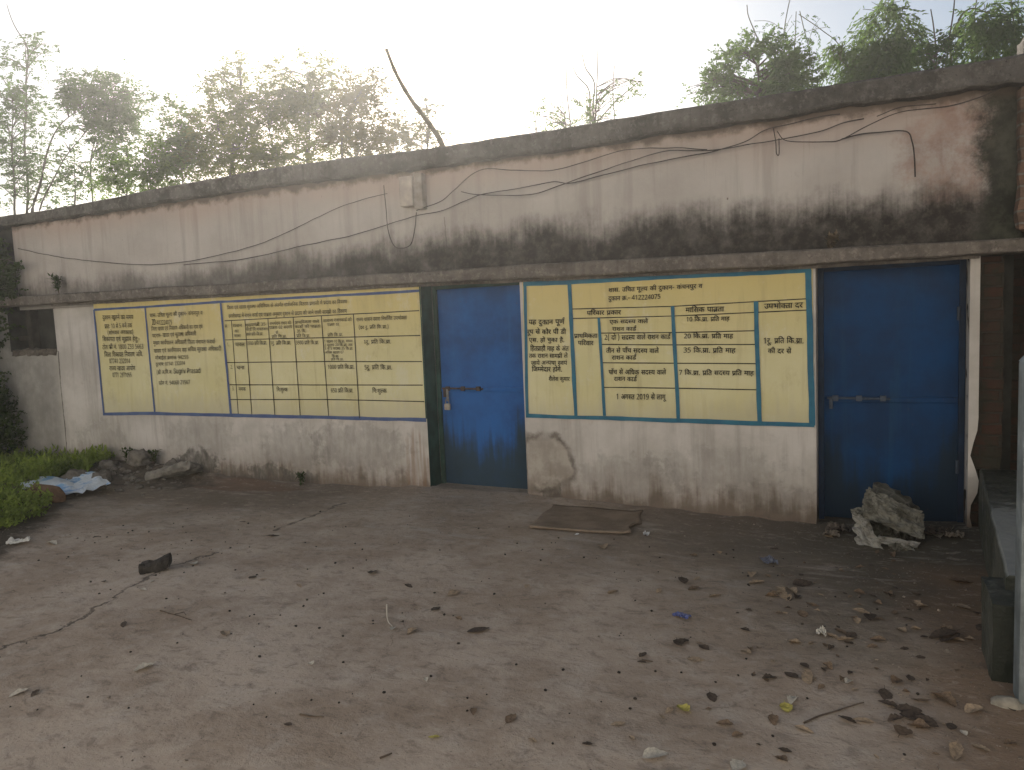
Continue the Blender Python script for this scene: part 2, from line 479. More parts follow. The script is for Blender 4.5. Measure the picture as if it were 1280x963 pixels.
LEAF_SPOTS = [
    (-3.615, -4.226, 0.07, 'p'), (-3.537, -4.197, 0.052, 'd'), (-3.255, -3.834, 0.081, 'p'), (-4.253, -3.018, 0.059, 'p'),
    (-4.329, -2.887, 0.045, 'p'), (-4.369, -2.503, 0.094, 'p'), (-3.733, -2.591, 0.072, 'd'), (-3.634, -2.608, 0.057, 't'),
    (-3.312, -2.626, 0.055, 't'), (-3.186, -3.376, 0.067, 't'), (-2.486, -3.508, 0.048, 'p'), (-2.203, -3.998, 0.033, 'd'),
    (-3.865, -3.466, 0.06, 'd'), (-4.654, -2.995, 0.062, 'd'), (-5.732, -2.244, 0.075, 'd'), (-5.932, -2.49, 0.113, 'p'),
    (-4.312, -1.763, 0.085, 'd'), (-4.895, -1.492, 0.055, 'd'), (-2.998, -2.267, 0.097, 'd'), (-2.625, -2.411, 0.072, 'd'),
    (-2.287, -2.441, 0.1, 't'), (-1.913, -2.187, 0.057, 't'), (-2.271, -2.676, 0.072, 'd'), (-2.226, -3.003, 0.079, 't'),
    (-2.075, -2.756, 0.052, 'b'), (-1.897, -2.865, 0.112, 'd'), (-1.742, -1.227, 0.096, 't'), (-1.388, -2.123, 0.093, 't'),
    (-1.141, -1.998, 0.062, 't'), (-0.871, -2.668, 0.075, 'd'), (-0.991, -2.928, 0.051, 'd'), (-2.348, -3.002, 0.046, 'p'),
    (-1.866, -3.447, 0.035, 'p'), (-1.522, -3.631, 0.055, 'b'), (-1.348, -3.628, 0.063, 'b'), (-1.582, -3.859, 0.053, 'y'),
    (-0.732, -3.674, 0.101, 'p'), (-0.712, -3.292, 0.083, 'y'), (-0.994, -3.694, 0.034, 'd'), (-1.199, -3.749, 0.034, 't'),
    (-1.108, -1.183, 0.065, 'b'), (-1.05, -1.766, 0.091, 'd'), (-0.986, -1.699, 0.072, 't'), (-0.96, -1.895, 0.069, 'b'),
    (-0.82, -1.971, 0.087, 't'), (-1.141, -1.998, 0.056, 't'), (-0.63, -1.656, 0.091, 't'), (-0.68, -1.49, 0.081, 't'),
    (-0.466, -1.825, 0.101, 't'), (-0.504, -1.797, 0.076, 'b'), (-0.428, -1.865, 0.087, 't'), (-0.388, -1.825, 0.088, 'd'),
    (-0.378, -1.572, 0.132, 'd'), (-0.05, -1.97, 0.085, 't'), (-0.007, -2.046, 0.108, 'd'), (-0.592, -2.405, 0.079, 'd'),
    (-0.338, -2.093, 0.072, 'b'), (-0.856, -2.643, 0.076, 'd'), (-0.78, -2.626, 0.043, 't'), (-0.757, -2.817, 0.072, 't'),
    (-0.548, -2.658, 0.053, 't'), (-0.349, -2.481, 0.066, 't'), (-0.183, -2.353, 0.079, 't'), (-0.093, -2.321, 0.079, 'd'),
    (0.026, -2.328, 0.079, 'b'), (0.318, -2.175, 0.129, 'd'), (0.346, -2.204, 0.105, 'd'), (0.363, -2.208, 0.093, 't'),
    (0.291, -2.204, 0.07, 'b'), (0.475, -1.26, 0.112, 'b'), (0.433, -1.72, 0.09, 't'), (0.503, -1.801, 0.07, 'd'),
    (0.493, -2.022, 0.061, 'd'), (-0.414, -2.896, 0.065, 'd'), (-0.26, -2.848, 0.101, 't'), (0.154, -2.687, 0.063, 'd'),
    (-0.091, -2.817, 0.051, 'p'), (-0.301, -3.067, 0.067, 'p'), (-0.32, -3.138, 0.085, 'y'), (-0.62, -3.15, 0.067, 'd'),
    (-0.533, -3.352, 0.059, 'b'), (-0.358, -3.253, 0.074, 'b'), (-0.24, -3.291, 0.077, 't'), (-0.089, -3.151, 0.066, 'd'),
    (-0.031, -3.142, 0.094, 't'), (0.053, -2.885, 0.08, 'd'), (0.064, -2.966, 0.088, 'd'), (0.136, -2.987, 0.098, 'd'),
    (0.195, -3.063, 0.086, 'd'), (0.11, -3.164, 0.094, 'b'), (0.154, -3.033, 0.097, 'd'), (0.165, -3.106, 0.076, 'b'),
    (0.269, -2.848, 0.091, 'b'), (0.185, -2.879, 0.08, 'b'), (0.375, -2.897, 0.08, 't'), (0.279, -3.262, 0.119, 't'),
    (0.365, -3.196, 0.084, 't'), (0.467, -3.123, 0.057, 'b'), (0.511, -2.826, 0.051, 'd'), (0.318, -3.098, 0.038, 'p'),
    (-0.441, -3.627, 0.075, 'p'), (-0.261, -2.783, 0.067, 't'), (0.001, -2.414, 0.056, 'b'), (-0.146, -2.278, 0.069, 'b'),
    (-0.117, -2.379, 0.073, 't'), (-0.224, -2.347, 0.068, 'b'), (0.338, -2.087, 0.084, 'b'), (-0.519, -1.869, 0.075, 'b'),
    (-0.49, -1.724, 0.064, 't'), (-0.423, -1.729, 0.077, 't'), (-0.245, -0.074, 0.076, 't'), (0.369, -0.143, 0.117, 'b'),
    (0.5, -0.082, 0.135, 't'), (0.427, -0.19, 0.1, 'p'), (0.57, -0.147, 0.075, 't'), (-0.246, -0.192, 0.083, 'p'),
    (-0.289, -0.341, 0.073, 't'), (0.245, -2.813, 0.066, 't'), (0.087, -3.078, 0.062, 'd'), (-0.296, -1.934, 0.074, 'b'),
    (0.083, -1.612, 0.065, 'b'), (0.132, -2.159, 0.065, 't')]

TWIG_SPOTS = [[(-3.837, -3.243), (-3.67, -3.262), (-3.528, -3.287)], [(-2.207, -3.918), (-2.153, -3.911), (-2.097, -3.897)], [(-2.499, -2.83), (-2.43, -2.927), (-2.365, -2.985)], [(-0.995, -2.912), (-0.945, -2.912)], [(-1.697, -4.063), (-1.672, -4.019)], [(-0.244, -3.236), (-0.175, -3.145), (-0.029, -2.987)]]

TREES = {
    'slim': ([[(-23.746, 9.0, 5.517), (-23.577, 9.0, 7.576), (-23.438, 9.0, 8.943)], [(-23.61, 9.25, 5.676), (-23.349, 9.25, 7.878), (-22.886, 9.25, 9.917), (-23.315, 9.25, 10.805), (-23.609, 9.25, 11.605)]],
        [(-23.179, 9.0, 9.622, 0.716, 0.716, 0.4), (-23.638, 9.0, 8.646, 0.604, 0.604, 0.8), (-22.601, 9.0, 8.029, 0.618, 0.523, 0.45), (-22.119, 9.0, 10.009, 0.514, 0.467, 0.35), (-23.517, 9.0, 6.976, 0.728, 0.606, 0.8), (-22.184, 9.0, 5.885, 0.951, 0.428, 0.9), (-23.408, 9.0, 7.672, 0.579, 0.579, 0.7), (-22.427, 9.0, 6.728, 0.619, 0.524, 0.35), (-24.22, 9.0, 6.217, 0.493, 0.493, 0.5), (-22.855, 9.0, 8.807, 0.523, 0.238, 1.0)]),
    'arch': ([[(-21.425, 8.0, 5.193), (-20.775, 8.0, 6.528), (-20.073, 8.0, 7.189), (-19.073, 8.0, 7.593)], [(-21.518, 8.25, 5.228), (-20.563, 8.25, 6.303), (-19.711, 8.25, 6.89), (-18.874, 8.25, 7.347)], [(-20.388, 8.5, 5.503), (-20.186, 8.5, 6.713)], [(-19.956, 8.75, 5.512), (-19.939, 8.75, 6.395)]],
        [(-18.416, 8.0, 7.803, 0.714, 0.546, 1.6), (-17.6, 8.0, 7.518, 0.578, 0.62, 0.9), (-17.967, 8.0, 7.004, 0.543, 0.459, 1.2), (-19.357, 8.0, 7.155, 0.515, 0.343, 0.6), (-17.23, 8.0, 8.099, 0.327, 0.286, 0.35), (-16.489, 8.0, 7.509, 0.282, 0.363, 0.35), (-19.503, 8.0, 8.428, 0.3, 0.214, 0.4), (-19.355, 8.0, 5.997, 0.561, 0.388, 0.5), (-17.712, 8.0, 6.625, 0.624, 0.541, 1.1), (-19.258, 8.0, 7.87, 0.427, 0.342, 0.9), (-20.088, 8.0, 6.616, 0.437, 0.393, 0.3)]),
    'low': ([[(-16.544, 7.0, 4.628), (-16.296, 7.0, 5.5)], [(-15.865, 7.25, 4.725), (-15.878, 7.25, 5.774)]],
        [(-16.548, 7.0, 5.719, 0.544, 0.427, 1.1), (-15.333, 7.0, 5.575, 0.567, 0.492, 1.2), (-15.916, 7.0, 5.212, 0.768, 0.269, 1.4), (-17.185, 7.0, 5.214, 0.435, 0.277, 0.8)]),
    'spire': ([[(-15.663, 8.0, 4.887), (-15.59, 8.0, 6.055), (-15.453, 8.0, 7.293)]],
        [(-15.505, 8.0, 6.819, 0.317, 0.554, 0.7), (-15.869, 8.0, 6.285, 0.52, 0.44, 1.0), (-15.202, 8.0, 6.103, 0.434, 0.395, 0.9), (-15.649, 8.0, 5.769, 0.599, 0.359, 1.0)]),
    'broad': ([[(-13.998, 8.0, 4.988), (-13.914, 8.0, 5.846), (-14.316, 8.0, 6.463)], [(-14.124, 8.25, 5.724), (-13.73, 8.25, 6.338), (-13.78, 8.25, 7.935)], [(-13.639, 8.5, 5.226), (-13.823, 8.5, 6.016)]],
        [(-14.165, 8.0, 7.19, 0.46, 0.46, 1.0), (-13.575, 8.0, 6.731, 0.645, 0.455, 1.5), (-13.558, 8.0, 7.684, 0.264, 0.415, 0.6), (-14.506, 8.0, 6.394, 0.543, 0.427, 1.0), (-13.398, 8.0, 5.967, 0.644, 0.455, 0.9), (-14.562, 8.0, 7.627, 0.193, 0.193, 0.3), (-14.453, 8.0, 5.628, 0.778, 0.428, 1.0), (-13.178, 8.0, 5.662, 0.642, 0.415, 1.0)]),
    'twin': ([[(-12.897, 8.5, 5.088), (-13.047, 8.5, 5.918), (-13.161, 8.5, 6.591)], [(-12.299, 8.75, 5.133), (-12.202, 8.75, 6.321), (-12.059, 8.75, 7.776)], [(-12.329, 9.0, 5.209), (-12.403, 9.0, 6.113)], [(-13.212, 9.25, 5.264), (-13.127, 9.25, 5.961)]],
        [(-12.86, 8.5, 7.476, 0.305, 0.419, 0.8), (-12.305, 8.5, 6.874, 0.641, 0.49, 1.6), (-11.867, 8.5, 7.586, 0.26, 0.409, 0.7), (-11.609, 8.5, 6.733, 0.483, 0.52, 1.1), (-12.819, 8.5, 6.543, 0.497, 0.459, 0.8), (-12.022, 8.5, 5.972, 0.564, 0.414, 0.5), (-11.22, 8.5, 7.299, 0.257, 0.44, 0.7), (-12.649, 8.5, 5.68, 0.688, 0.382, 1.0), (-11.558, 8.5, 5.911, 0.558, 0.484, 1.0), (-13.267, 8.5, 7.075, 0.308, 0.385, 0.6)]),
    'sunny': ([[(-10.629, 8.0, 5.001), (-10.602, 8.0, 5.953), (-10.244, 8.0, 6.417)], [(-10.523, 8.25, 5.114), (-10.426, 8.25, 6.153)]],
        [(-10.169, 8.0, 6.576, 0.454, 0.454, 1.2), (-9.694, 8.0, 6.754, 0.31, 0.276, 0.7), (-10.387, 8.0, 5.924, 0.529, 0.494, 0.9), (-9.642, 8.0, 5.99, 0.346, 0.484, 0.8), (-9.785, 8.0, 5.417, 0.592, 0.348, 1.1), (-10.704, 8.0, 6.054, 0.426, 0.426, 0.9), (-9.155, 8.0, 5.588, 0.377, 0.377, 0.8)]),
    'edge': ([[(-8.493, 8.0, 5.005), (-8.464, 8.0, 5.824), (-8.513, 8.0, 6.321)]],
        [(-8.527, 8.0, 6.078, 0.269, 0.302, 0.5), (-8.61, 8.0, 5.68, 0.371, 0.304, 0.6), (-8.272, 8.0, 5.438, 0.268, 0.234, 0.4), (-9.06, 8.0, 5.492, 0.273, 0.273, 0.5)]),
    'scrub': ([[(-5.306, 8.0, 5.0), (-5.33, 8.0, 5.681), (-5.353, 8.0, 6.402)], [(-5.468, 8.25, 5.452), (-5.516, 8.25, 5.949)], [(-6.181, 8.5, 5.255), (-6.229, 8.5, 5.801), (-6.544, 8.5, 5.975)]],
        [(-5.718, 8.0, 5.557, 0.281, 0.25, 0.5), (-5.494, 8.0, 5.283, 0.342, 0.155, 0.4), (-5.962, 8.0, 5.393, 0.189, 0.189, 0.25)]),
    'twiggy': ([[(-4.801, 8.0, 5.009), (-4.761, 8.0, 5.744), (-4.717, 8.0, 6.586)], [(-4.853, 8.25, 6.041), (-5.053, 8.25, 6.373), (-5.14, 8.25, 6.688)], [(-5.071, 8.5, 6.03), (-5.278, 8.5, 6.324), (-5.371, 8.5, 6.539)], [(-5.047, 8.75, 5.339), (-4.583, 8.75, 5.814), (-4.09, 8.75, 6.117)], [(-4.687, 9.0, 5.496), (-4.639, 9.0, 6.548)]],
        [(-4.914, 8.0, 5.471, 0.305, 0.244, 0.5), (-4.352, 8.0, 5.71, 0.33, 0.21, 0.4), (-3.964, 8.0, 5.851, 0.207, 0.118, 0.3), (-4.682, 8.0, 5.215, 0.364, 0.152, 0.4)]),
    'bush': ([[(-1.907, 8.0, 4.897), (-1.832, 8.0, 5.563), (-1.921, 8.0, 5.982)]],
        [(-1.831, 8.0, 5.698, 0.722, 0.472, 2.3), (-2.376, 8.0, 5.514, 0.396, 0.339, 1.2), (-1.308, 8.0, 5.412, 0.52, 0.438, 1.8), (-1.903, 8.0, 5.236, 0.726, 0.251, 1.5), (-2.231, 8.0, 6.036, 0.252, 0.196, 0.5), (-1.76, 8.0, 6.087, 0.552, 0.138, 0.35), (-2.94, 8.0, 5.464, 0.201, 0.201, 0.25), (-0.987, 8.0, 5.688, 0.297, 0.297, 0.6)]),
    'dry': ([[(-1.66, 9.0, 6.072), (-1.908, 9.0, 6.614), (-2.074, 9.0, 6.974), (-2.1, 9.0, 7.178)], [(-1.488, 9.25, 6.253), (-1.427, 9.25, 6.814), (-1.368, 9.25, 7.228), (-1.323, 9.25, 7.641)], [(-1.089, 9.5, 6.253), (-1.211, 9.5, 6.779), (-1.279, 9.5, 7.094)], [(-0.548, 9.75, 6.343), (-0.893, 9.75, 6.753), (-1.271, 9.75, 7.13)], [(-1.413, 10.0, 6.373), (-1.337, 10.0, 6.883), (-1.32, 10.0, 7.265)]],
        [(-1.598, 9.0, 6.698, 0.526, 0.322, 0.18), (-1.12, 9.0, 6.469, 0.433, 0.375, 0.16), (-2.021, 9.0, 6.635, 0.296, 0.237, 0.12)]),
    'bamboo_a': ([[(-0.071, 9.0, 4.981), (-0.29, 9.0, 5.701), (-0.589, 9.0, 6.027)], [(-0.668, 9.25, 5.335), (-0.294, 9.25, 5.878)], [(0.279, 9.5, 5.178), (0.329, 9.5, 5.867), (0.185, 9.5, 6.584), (0.055, 9.5, 7.161)]],
        [(0.242, 9.0, 6.217, 0.416, 0.471, 1.3), (0.306, 9.0, 5.669, 0.583, 0.472, 2.2), (-0.072, 9.0, 5.529, 0.422, 0.365, 1.8), (-0.264, 9.0, 6.106, 0.423, 0.225, 1.1), (-0.523, 9.0, 6.043, 0.313, 0.17, 0.6), (0.179, 9.0, 6.696, 0.36, 0.249, 0.5), (0.709, 9.0, 6.131, 0.191, 0.164, 0.4), (0.245, 9.0, 5.41, 0.613, 0.223, 1.2), (-0.008, 9.0, 5.79, 0.196, 0.28, 0.5)]),
    'shade': ([[(0.862, 7.5, 4.882), (0.88, 7.5, 5.354)], [(1.059, 7.75, 5.393), (1.108, 7.75, 5.98), (1.126, 7.75, 6.332)], [(0.911, 8.0, 5.61), (0.864, 8.0, 5.986), (0.817, 8.0, 6.215)]],
        [(0.901, 7.5, 5.374, 0.294, 0.196, 1.3), (0.86, 7.5, 5.12, 0.417, 0.147, 0.9)]),
    'bamboo_b': ([[(1.211, 9.0, 5.843), (1.324, 9.0, 6.275), (1.495, 9.0, 6.409), (1.781, 9.0, 6.276)], [(1.556, 9.25, 5.328), (1.544, 9.25, 6.377), (1.527, 9.25, 6.899)], [(2.101, 9.5, 5.827), (2.091, 9.5, 6.481), (2.131, 9.5, 6.86)]],
        [(1.691, 9.0, 6.243, 0.344, 0.264, 1.4), (1.922, 9.0, 5.78, 0.368, 0.395, 2.0), (1.65, 9.0, 5.893, 0.318, 0.398, 1.5), (1.418, 9.0, 6.064, 0.187, 0.347, 0.5), (1.618, 9.0, 5.642, 0.319, 0.266, 0.5), (2.119, 9.0, 5.996, 0.209, 0.339, 0.7), (1.791, 9.0, 5.458, 0.53, 0.185, 1.2), (2.181, 9.0, 5.544, 0.261, 0.261, 0.8)]),
}

ROOF_POLE = [(-4.138, 1.0, 3.434), (-4.208, 1.0, 3.594), (-4.374, 1.0, 3.834), (-4.542, 1.0, 4.061), (-4.699, 1.0, 4.339), (-4.806, 1.0, 4.611)]

GLYPHS = {
    '(': (203, '122,-95 59,39 39,194 59,347 122,478 169,478 109,344 88,193 109,42 169,-95', '3,5,4 3,6,5 2,6,3 2,7,6 1,7,2 1,8,7 1,9,8 0,9,1'),
    ')': (203, '34,-95 94,40 115,190 94,341 34,478 81,478 144,343 164,189 144,36 81,-95', '3,5,4 3,6,5 3,7,6 2,7,3 1,7,2 1,8,7 0,8,1 0,9,8'),
    '-': (195, '28,194 167,194 167,147 28,147', '3,1,0 3,2,1'),
    '.': (154, '41,31 52,61 76,70 102,61 113,31 102,1 76,-8 52,1', '1,3,2 0,3,1 0,4,3 7,4,0 7,5,4 6,5,7'),
    '0': (316, '158,-6 60,50 28,206 40,319 82,391 158,416 257,361 289,206 277,92 235,20 158,38 219,79 238,206 219,331 158,373 97,331 79,206 97,80', '4,6,5 3,14,4 14,6,4 3,15,14 13,6,14 13,7,6 3,16,15 12,7,13 2,16,3 1,16,2 1,17,16 11,7,12 11,8,7 11,9,8 1,10,17 10,9,11 0,10,1 0,9,10'),
    '1': (316, '150,0 150,256 151,309 152,357 136,341 118,326 77,292 50,326 157,410 199,410 199,0', '7,9,8 7,3,9 3,10,9 7,4,3 2,10,3 7,5,4 6,5,7 1,10,2 0,10,1'),
    '2': (316, '27,44 125,150 173,205 204,253 215,304 196,355 149,373 101,362 60,334 31,368 83,402 149,416 235,387 267,306 254,246 219,191 168,133 90,49 90,47 283,47 283,0 27,0', '10,12,11 9,12,10 9,6,12 6,5,12 5,13,12 9,7,6 8,7,9 4,13,5 4,14,13 3,14,4 2,14,3 2,15,14 1,15,2 1,16,15 0,16,1 0,17,16 0,18,17 0,19,18 0,20,19 21,20,0'),
    '3': (316, '132,-6 74,-1 23,17 23,64 76,45 130,37 206,59 230,118 201,173 123,191 86,191 86,233 123,233 193,255 217,311 198,356 147,373 94,363 51,339 25,374 77,404 147,416 238,387 269,314 245,248 181,216 181,214 256,183 282,117 245,28', '20,22,21 19,22,20 19,16,22 16,15,22 15,23,22 18,17,19 17,16,19 14,23,15 14,24,23 13,24,14 12,24,13 12,25,24 10,12,11 10,25,12 10,26,25 10,9,26 9,27,26 8,27,9 8,28,27 7,28,8 6,28,7 6,29,28 2,4,3 5,29,6 2,5,4 2,29,5 2,0,29 1,0,2'),
    '4': (316, '196,92 6,92 6,137 192,412 245,412 245,138 305,138 305,92 245,92 245,0 196,0 196,138 196,238 197,283 198,327 199,360 197,360 186,334 172,309 56,138', '2,16,3 16,4,3 16,15,4 15,5,4 2,17,16 14,5,15 2,18,17 13,5,14 2,19,18 12,5,13 11,5,12 2,11,19 2,5,11 2,6,5 2,7,6 1,7,2 0,7,1 10,8,0 8,7,0 10,9,8'),
    '5': (316, '137,-6 82,0 37,17 37,65 67,50 103,41 138,38 207,59 232,126 207,188 136,209 101,206 71,201 45,217 61,410 254,410 254,364 105,364 94,246 119,250 153,252 220,238 267,198 284,132 246,31', '13,17,14 17,15,14 17,16,15 13,18,17 19,21,20 18,21,19 13,21,18 13,22,21 12,11,13 11,10,13 10,22,13 9,22,10 9,23,22 8,23,9 8,24,23 7,24,8 2,4,3 6,24,7 2,5,4 2,6,5 2,24,6 2,0,24 1,0,2'),
    '6': (316, '165,-6 98,14 49,74 32,175 36,245 52,310 83,365 135,402 211,416 236,415 259,411 259,367 237,372 213,374 150,361 112,325 91,272 84,209 87,209 119,243 173,257 258,224 290,132 256,31 165,37 220,60 241,132 222,194 167,217 122,205 93,177 83,142 92,93 119,53', '7,9,8 7,10,9 7,11,10 6,13,7 13,12,7 12,11,7 6,14,13 5,14,6 5,15,14 5,16,15 4,16,5 4,17,16 19,21,20 3,17,4 18,28,19 28,21,19 28,27,21 27,22,21 18,29,28 3,18,17 3,29,18 3,30,29 26,22,27 3,31,30 2,31,3 2,32,31 25,22,26 25,23,22 2,33,32 1,33,2 24,23,25 1,24,33 1,23,24 1,0,23'),
    '7': (316, '237,364 25,364 25,410 289,410 289,369 133,0 79,0', '1,3,2 1,4,3 1,0,4 0,5,4 6,5,0'),
    '8': (316, '159,-6 63,24 30,105 53,173 109,215 62,257 43,318 59,373 102,406 159,416 216,406 258,373 274,318 253,257 200,217 242,190 275,155 287,107 271,47 226,8 159,238 205,268 224,316 206,359 158,374 111,359 93,316 112,268 157,37 217,56 237,106 216,154 151,195 98,157 80,104 99,55', '8,10,9 7,10,8 7,24,10 24,11,10 7,25,24 23,11,24 6,25,7 23,12,11 6,26,25 22,12,23 5,26,6 22,13,12 5,27,26 21,13,22 5,20,27 20,13,21 4,20,5 20,14,13 4,14,20 4,15,14 3,32,4 32,15,4 3,33,32 31,15,32 31,16,15 2,33,3 2,34,33 31,17,16 30,17,31 30,18,17 29,18,30 1,34,2 1,35,34 28,18,29 1,28,35 28,19,18 1,19,28 0,19,1'),
    '9': (316, '109,-6 84,-4 61,-1 61,43 83,38 107,36 170,49 209,85 229,138 236,201 233,201 201,167 146,153 62,186 30,278 63,379 155,416 223,396 271,337 288,235 284,165 268,100 237,45 185,8 153,194 198,205 227,233 237,268 228,317 201,357 155,373 101,350 79,278 98,216', '15,17,16 15,30,17 30,18,17 14,31,15 31,30,15 29,18,30 28,18,29 14,32,31 28,19,18 27,19,28 13,32,14 13,33,32 26,19,27 26,20,19 25,9,26 9,20,26 13,24,33 24,10,25 10,9,25 24,11,10 8,20,9 13,11,24 12,11,13 8,21,20 7,21,8 7,22,21 6,22,7 5,22,6 5,23,22 2,4,3 2,5,4 2,23,5 2,0,23 1,0,2'),
    ':': (169, '84,-8 59,1 49,31 59,61 84,70 110,61 120,31 110,1 84,238 59,247 49,277 59,307 84,316 110,307 120,277 110,247', '11,13,12 10,13,11 10,14,13 9,14,10 9,15,14 8,15,9 3,5,4 2,5,3 2,6,5 1,6,2 1,7,6 0,7,1'),
    'D': (502, '219,0 96,0 96,57 215,57 318,81 379,149 399,255 379,361 320,428 221,452 93,452 93,509 225,509 353,478 433,391 462,255 433,119 351,31 125,509 125,0 60,0 60,509', '20,11,21 11,18,21 20,10,11 18,12,11 19,12,18 19,9,12 9,13,12 9,8,13 8,14,13 20,9,10 20,2,9 2,19,9 7,14,8 7,15,14 6,15,7 5,15,6 5,16,15 4,16,5 4,17,16 3,17,4 20,1,2 19,3,2 19,17,3 19,0,17 1,19,20 19,0,1'),
    'I': (300, '31,0 31,57 118,57 118,452 31,452 31,509 269,509 269,452 183,452 183,57 269,57 269,0', '4,6,5 4,7,6 3,7,4 2,8,3 8,7,3 2,9,8 0,2,1 0,9,2 0,10,9 0,11,10'),
    'P': (445, '60,0 60,509 235,509 332,487 390,430 409,348 390,265 332,207 235,186 109,186 109,242 233,242 297,256 333,294 344,348 333,402 297,439 232,452 125,452 125,0', '0,18,1 18,2,1 18,3,2 18,17,3 17,4,3 0,10,18 10,19,18 16,4,17 15,4,16 15,5,4 14,5,15 13,5,14 13,6,5 12,6,13 12,7,6 11,7,12 0,9,10 19,11,10 19,8,11 8,7,11 0,8,9 0,19,8'),
    'S': (447, '224,-9 128,9 64,60 38,137 104,137 123,88 166,59 224,49 286,60 329,92 346,139 332,179 296,205 245,222 184,239 86,289 52,372 75,448 138,498 227,516 316,498 377,449 401,378 337,378 302,437 225,459 167,448 129,418 115,376 131,334 169,308 212,293 264,279 312,264 359,238 395,198 408,139 386,64 323,11', '18,20,19 17,20,18 17,25,20 25,21,20 17,26,25 24,21,25 24,22,21 16,26,17 16,27,26 23,22,24 16,28,27 16,29,28 15,29,16 15,30,29 15,31,30 15,32,31 14,32,15 14,33,32 14,34,33 13,34,14 13,35,34 12,35,13 11,35,12 11,36,35 10,36,11 9,36,10 9,37,36 2,4,3 2,5,4 8,37,9 2,6,5 8,38,37 7,38,8 1,6,2 1,7,6 1,38,7 1,0,38'),
    'a': (389, '160,-9 94,5 48,45 30,108 43,161 78,193 125,211 178,220 234,227 265,235 276,255 276,257 267,297 240,322 196,331 149,322 118,301 100,274 41,291 79,346 133,375 194,384 239,379 286,360 322,320 337,251 337,0 277,0 277,52 272,52 252,25 215,1 170,45 228,59 263,93 276,138 276,190 259,182 231,176 200,171 175,168 134,159 103,139 92,105 102,72 130,52', '20,22,21 20,23,22 19,23,20 19,24,23 18,15,19 15,14,19 14,24,19 13,24,14 18,16,15 12,24,13 12,25,24 18,17,16 11,25,12 10,25,11 9,25,10 9,26,25 8,36,9 36,26,9 7,36,8 6,36,7 5,36,6 4,36,5 4,37,36 35,26,36 4,38,37 4,39,38 4,40,39 4,41,40 3,41,4 3,42,41 3,43,42 34,26,35 2,43,3 2,44,43 33,28,34 28,26,34 2,45,44 32,29,33 29,28,33 2,32,45 32,30,29 27,26,28 2,30,32 1,30,2 1,31,30 0,31,1'),
    'd': (424, '195,-8 111,16 55,84 34,189 55,293 112,361 196,384 253,373 287,346 306,319 311,319 311,509 372,509 372,0 313,0 313,59 307,59 287,31 252,4 205,47 263,65 299,115 312,189 300,263 263,312 205,330 145,311 108,261 96,189 109,117 145,66', '10,12,11 10,13,12 5,7,6 5,8,7 4,25,5 25,8,5 25,9,8 4,26,25 24,9,25 24,10,9 24,23,10 23,13,10 4,27,26 3,27,4 22,13,23 3,28,27 3,29,28 21,13,22 2,29,3 2,30,29 20,15,21 15,13,21 1,30,2 1,19,30 19,16,20 16,15,20 19,17,16 14,13,15 1,17,19 1,18,17 0,18,1'),
    'g': (425, '207,-151 134,-140 82,-110 51,-69 101,-41 122,-66 154,-88 207,-97 282,-75 311,-6 311,68 306,68 287,41 252,16 195,5 113,27 55,90 34,191 55,293 112,361 196,384 253,373 288,346 308,319 313,319 313,379 372,379 372,-9 350,-90 291,-136 205,59 264,75 300,121 312,193 300,264 264,312 205,330 145,312 109,262 96,193 109,123 145,76', '19,21,20 24,26,25 24,27,26 19,22,21 18,36,19 36,22,19 36,23,22 18,37,36 35,23,36 35,24,23 35,34,24 34,27,24 18,38,37 17,38,18 33,27,34 17,39,38 17,40,39 32,27,33 16,40,17 16,41,40 31,10,32 10,27,32 15,41,16 15,30,41 30,11,31 11,10,31 30,12,11 9,27,10 15,12,30 15,13,12 14,13,15 8,27,9 8,28,27 3,5,4 3,6,5 2,6,3 7,28,8 2,7,6 7,29,28 2,29,7 1,29,2 1,0,29'),
    'i': (167, '84,443 54,455 41,483 54,512 84,524 114,512 126,483 114,455 53,0 53,379 114,379 114,0', '8,10,9 8,11,10 3,5,4 2,5,3 2,6,5 1,6,2 1,7,6 0,7,1'),
    'r': (259, '53,0 53,379 112,379 112,321 115,321 152,367 213,385 229,384 243,384 243,322 230,324 207,326 159,315 126,284 114,237 114,0', '5,7,6 5,8,7 5,9,8 0,2,1 0,3,2 4,11,5 11,10,5 10,9,5 4,12,11 0,4,3 0,14,4 14,13,4 13,12,4 0,15,14'),
    's': (365, '182,-8 112,3 62,38 36,94 94,107 124,60 181,45 244,62 268,103 254,136 212,155 149,170 72,208 47,274 65,332 115,370 187,384 254,372 299,339 324,290 268,277 243,316 187,333 131,317 109,277 124,243 172,223 229,209 306,171 331,107 312,47 260,6', '15,17,16 15,18,17 14,18,15 14,22,18 22,21,18 21,19,18 14,23,22 13,23,14 13,24,23 20,19,21 13,25,24 12,25,13 12,26,25 12,27,26 12,28,27 11,28,12 11,10,28 10,29,28 9,29,10 8,29,9 3,5,4 8,30,29 7,30,8 2,5,3 6,30,7 2,6,5 6,31,30 2,31,6 1,31,2 1,0,31'),
    'u': (410, '182,-5 115,11 69,59 53,139 53,379 114,379 114,144 137,75 200,50 249,62 283,97 296,153 296,379 357,379 357,0 298,0 298,92 307,92 257,17', '3,5,4 3,6,5 11,13,12 11,14,13 10,17,11 17,14,11 3,7,6 2,7,3 9,16,10 16,17,10 9,15,16 18,14,17 2,8,7 8,15,9 1,8,2 1,18,8 18,15,8 1,0,18 15,14,18'),
    'v': (389, '163,0 17,379 84,379 165,155 187,87 206,21 184,21 203,87 224,155 305,379 371,379 226,0', '0,2,1 0,3,2 8,10,9 8,11,10 0,4,3 7,11,8 0,6,4 6,5,4 6,11,7 0,11,6'),
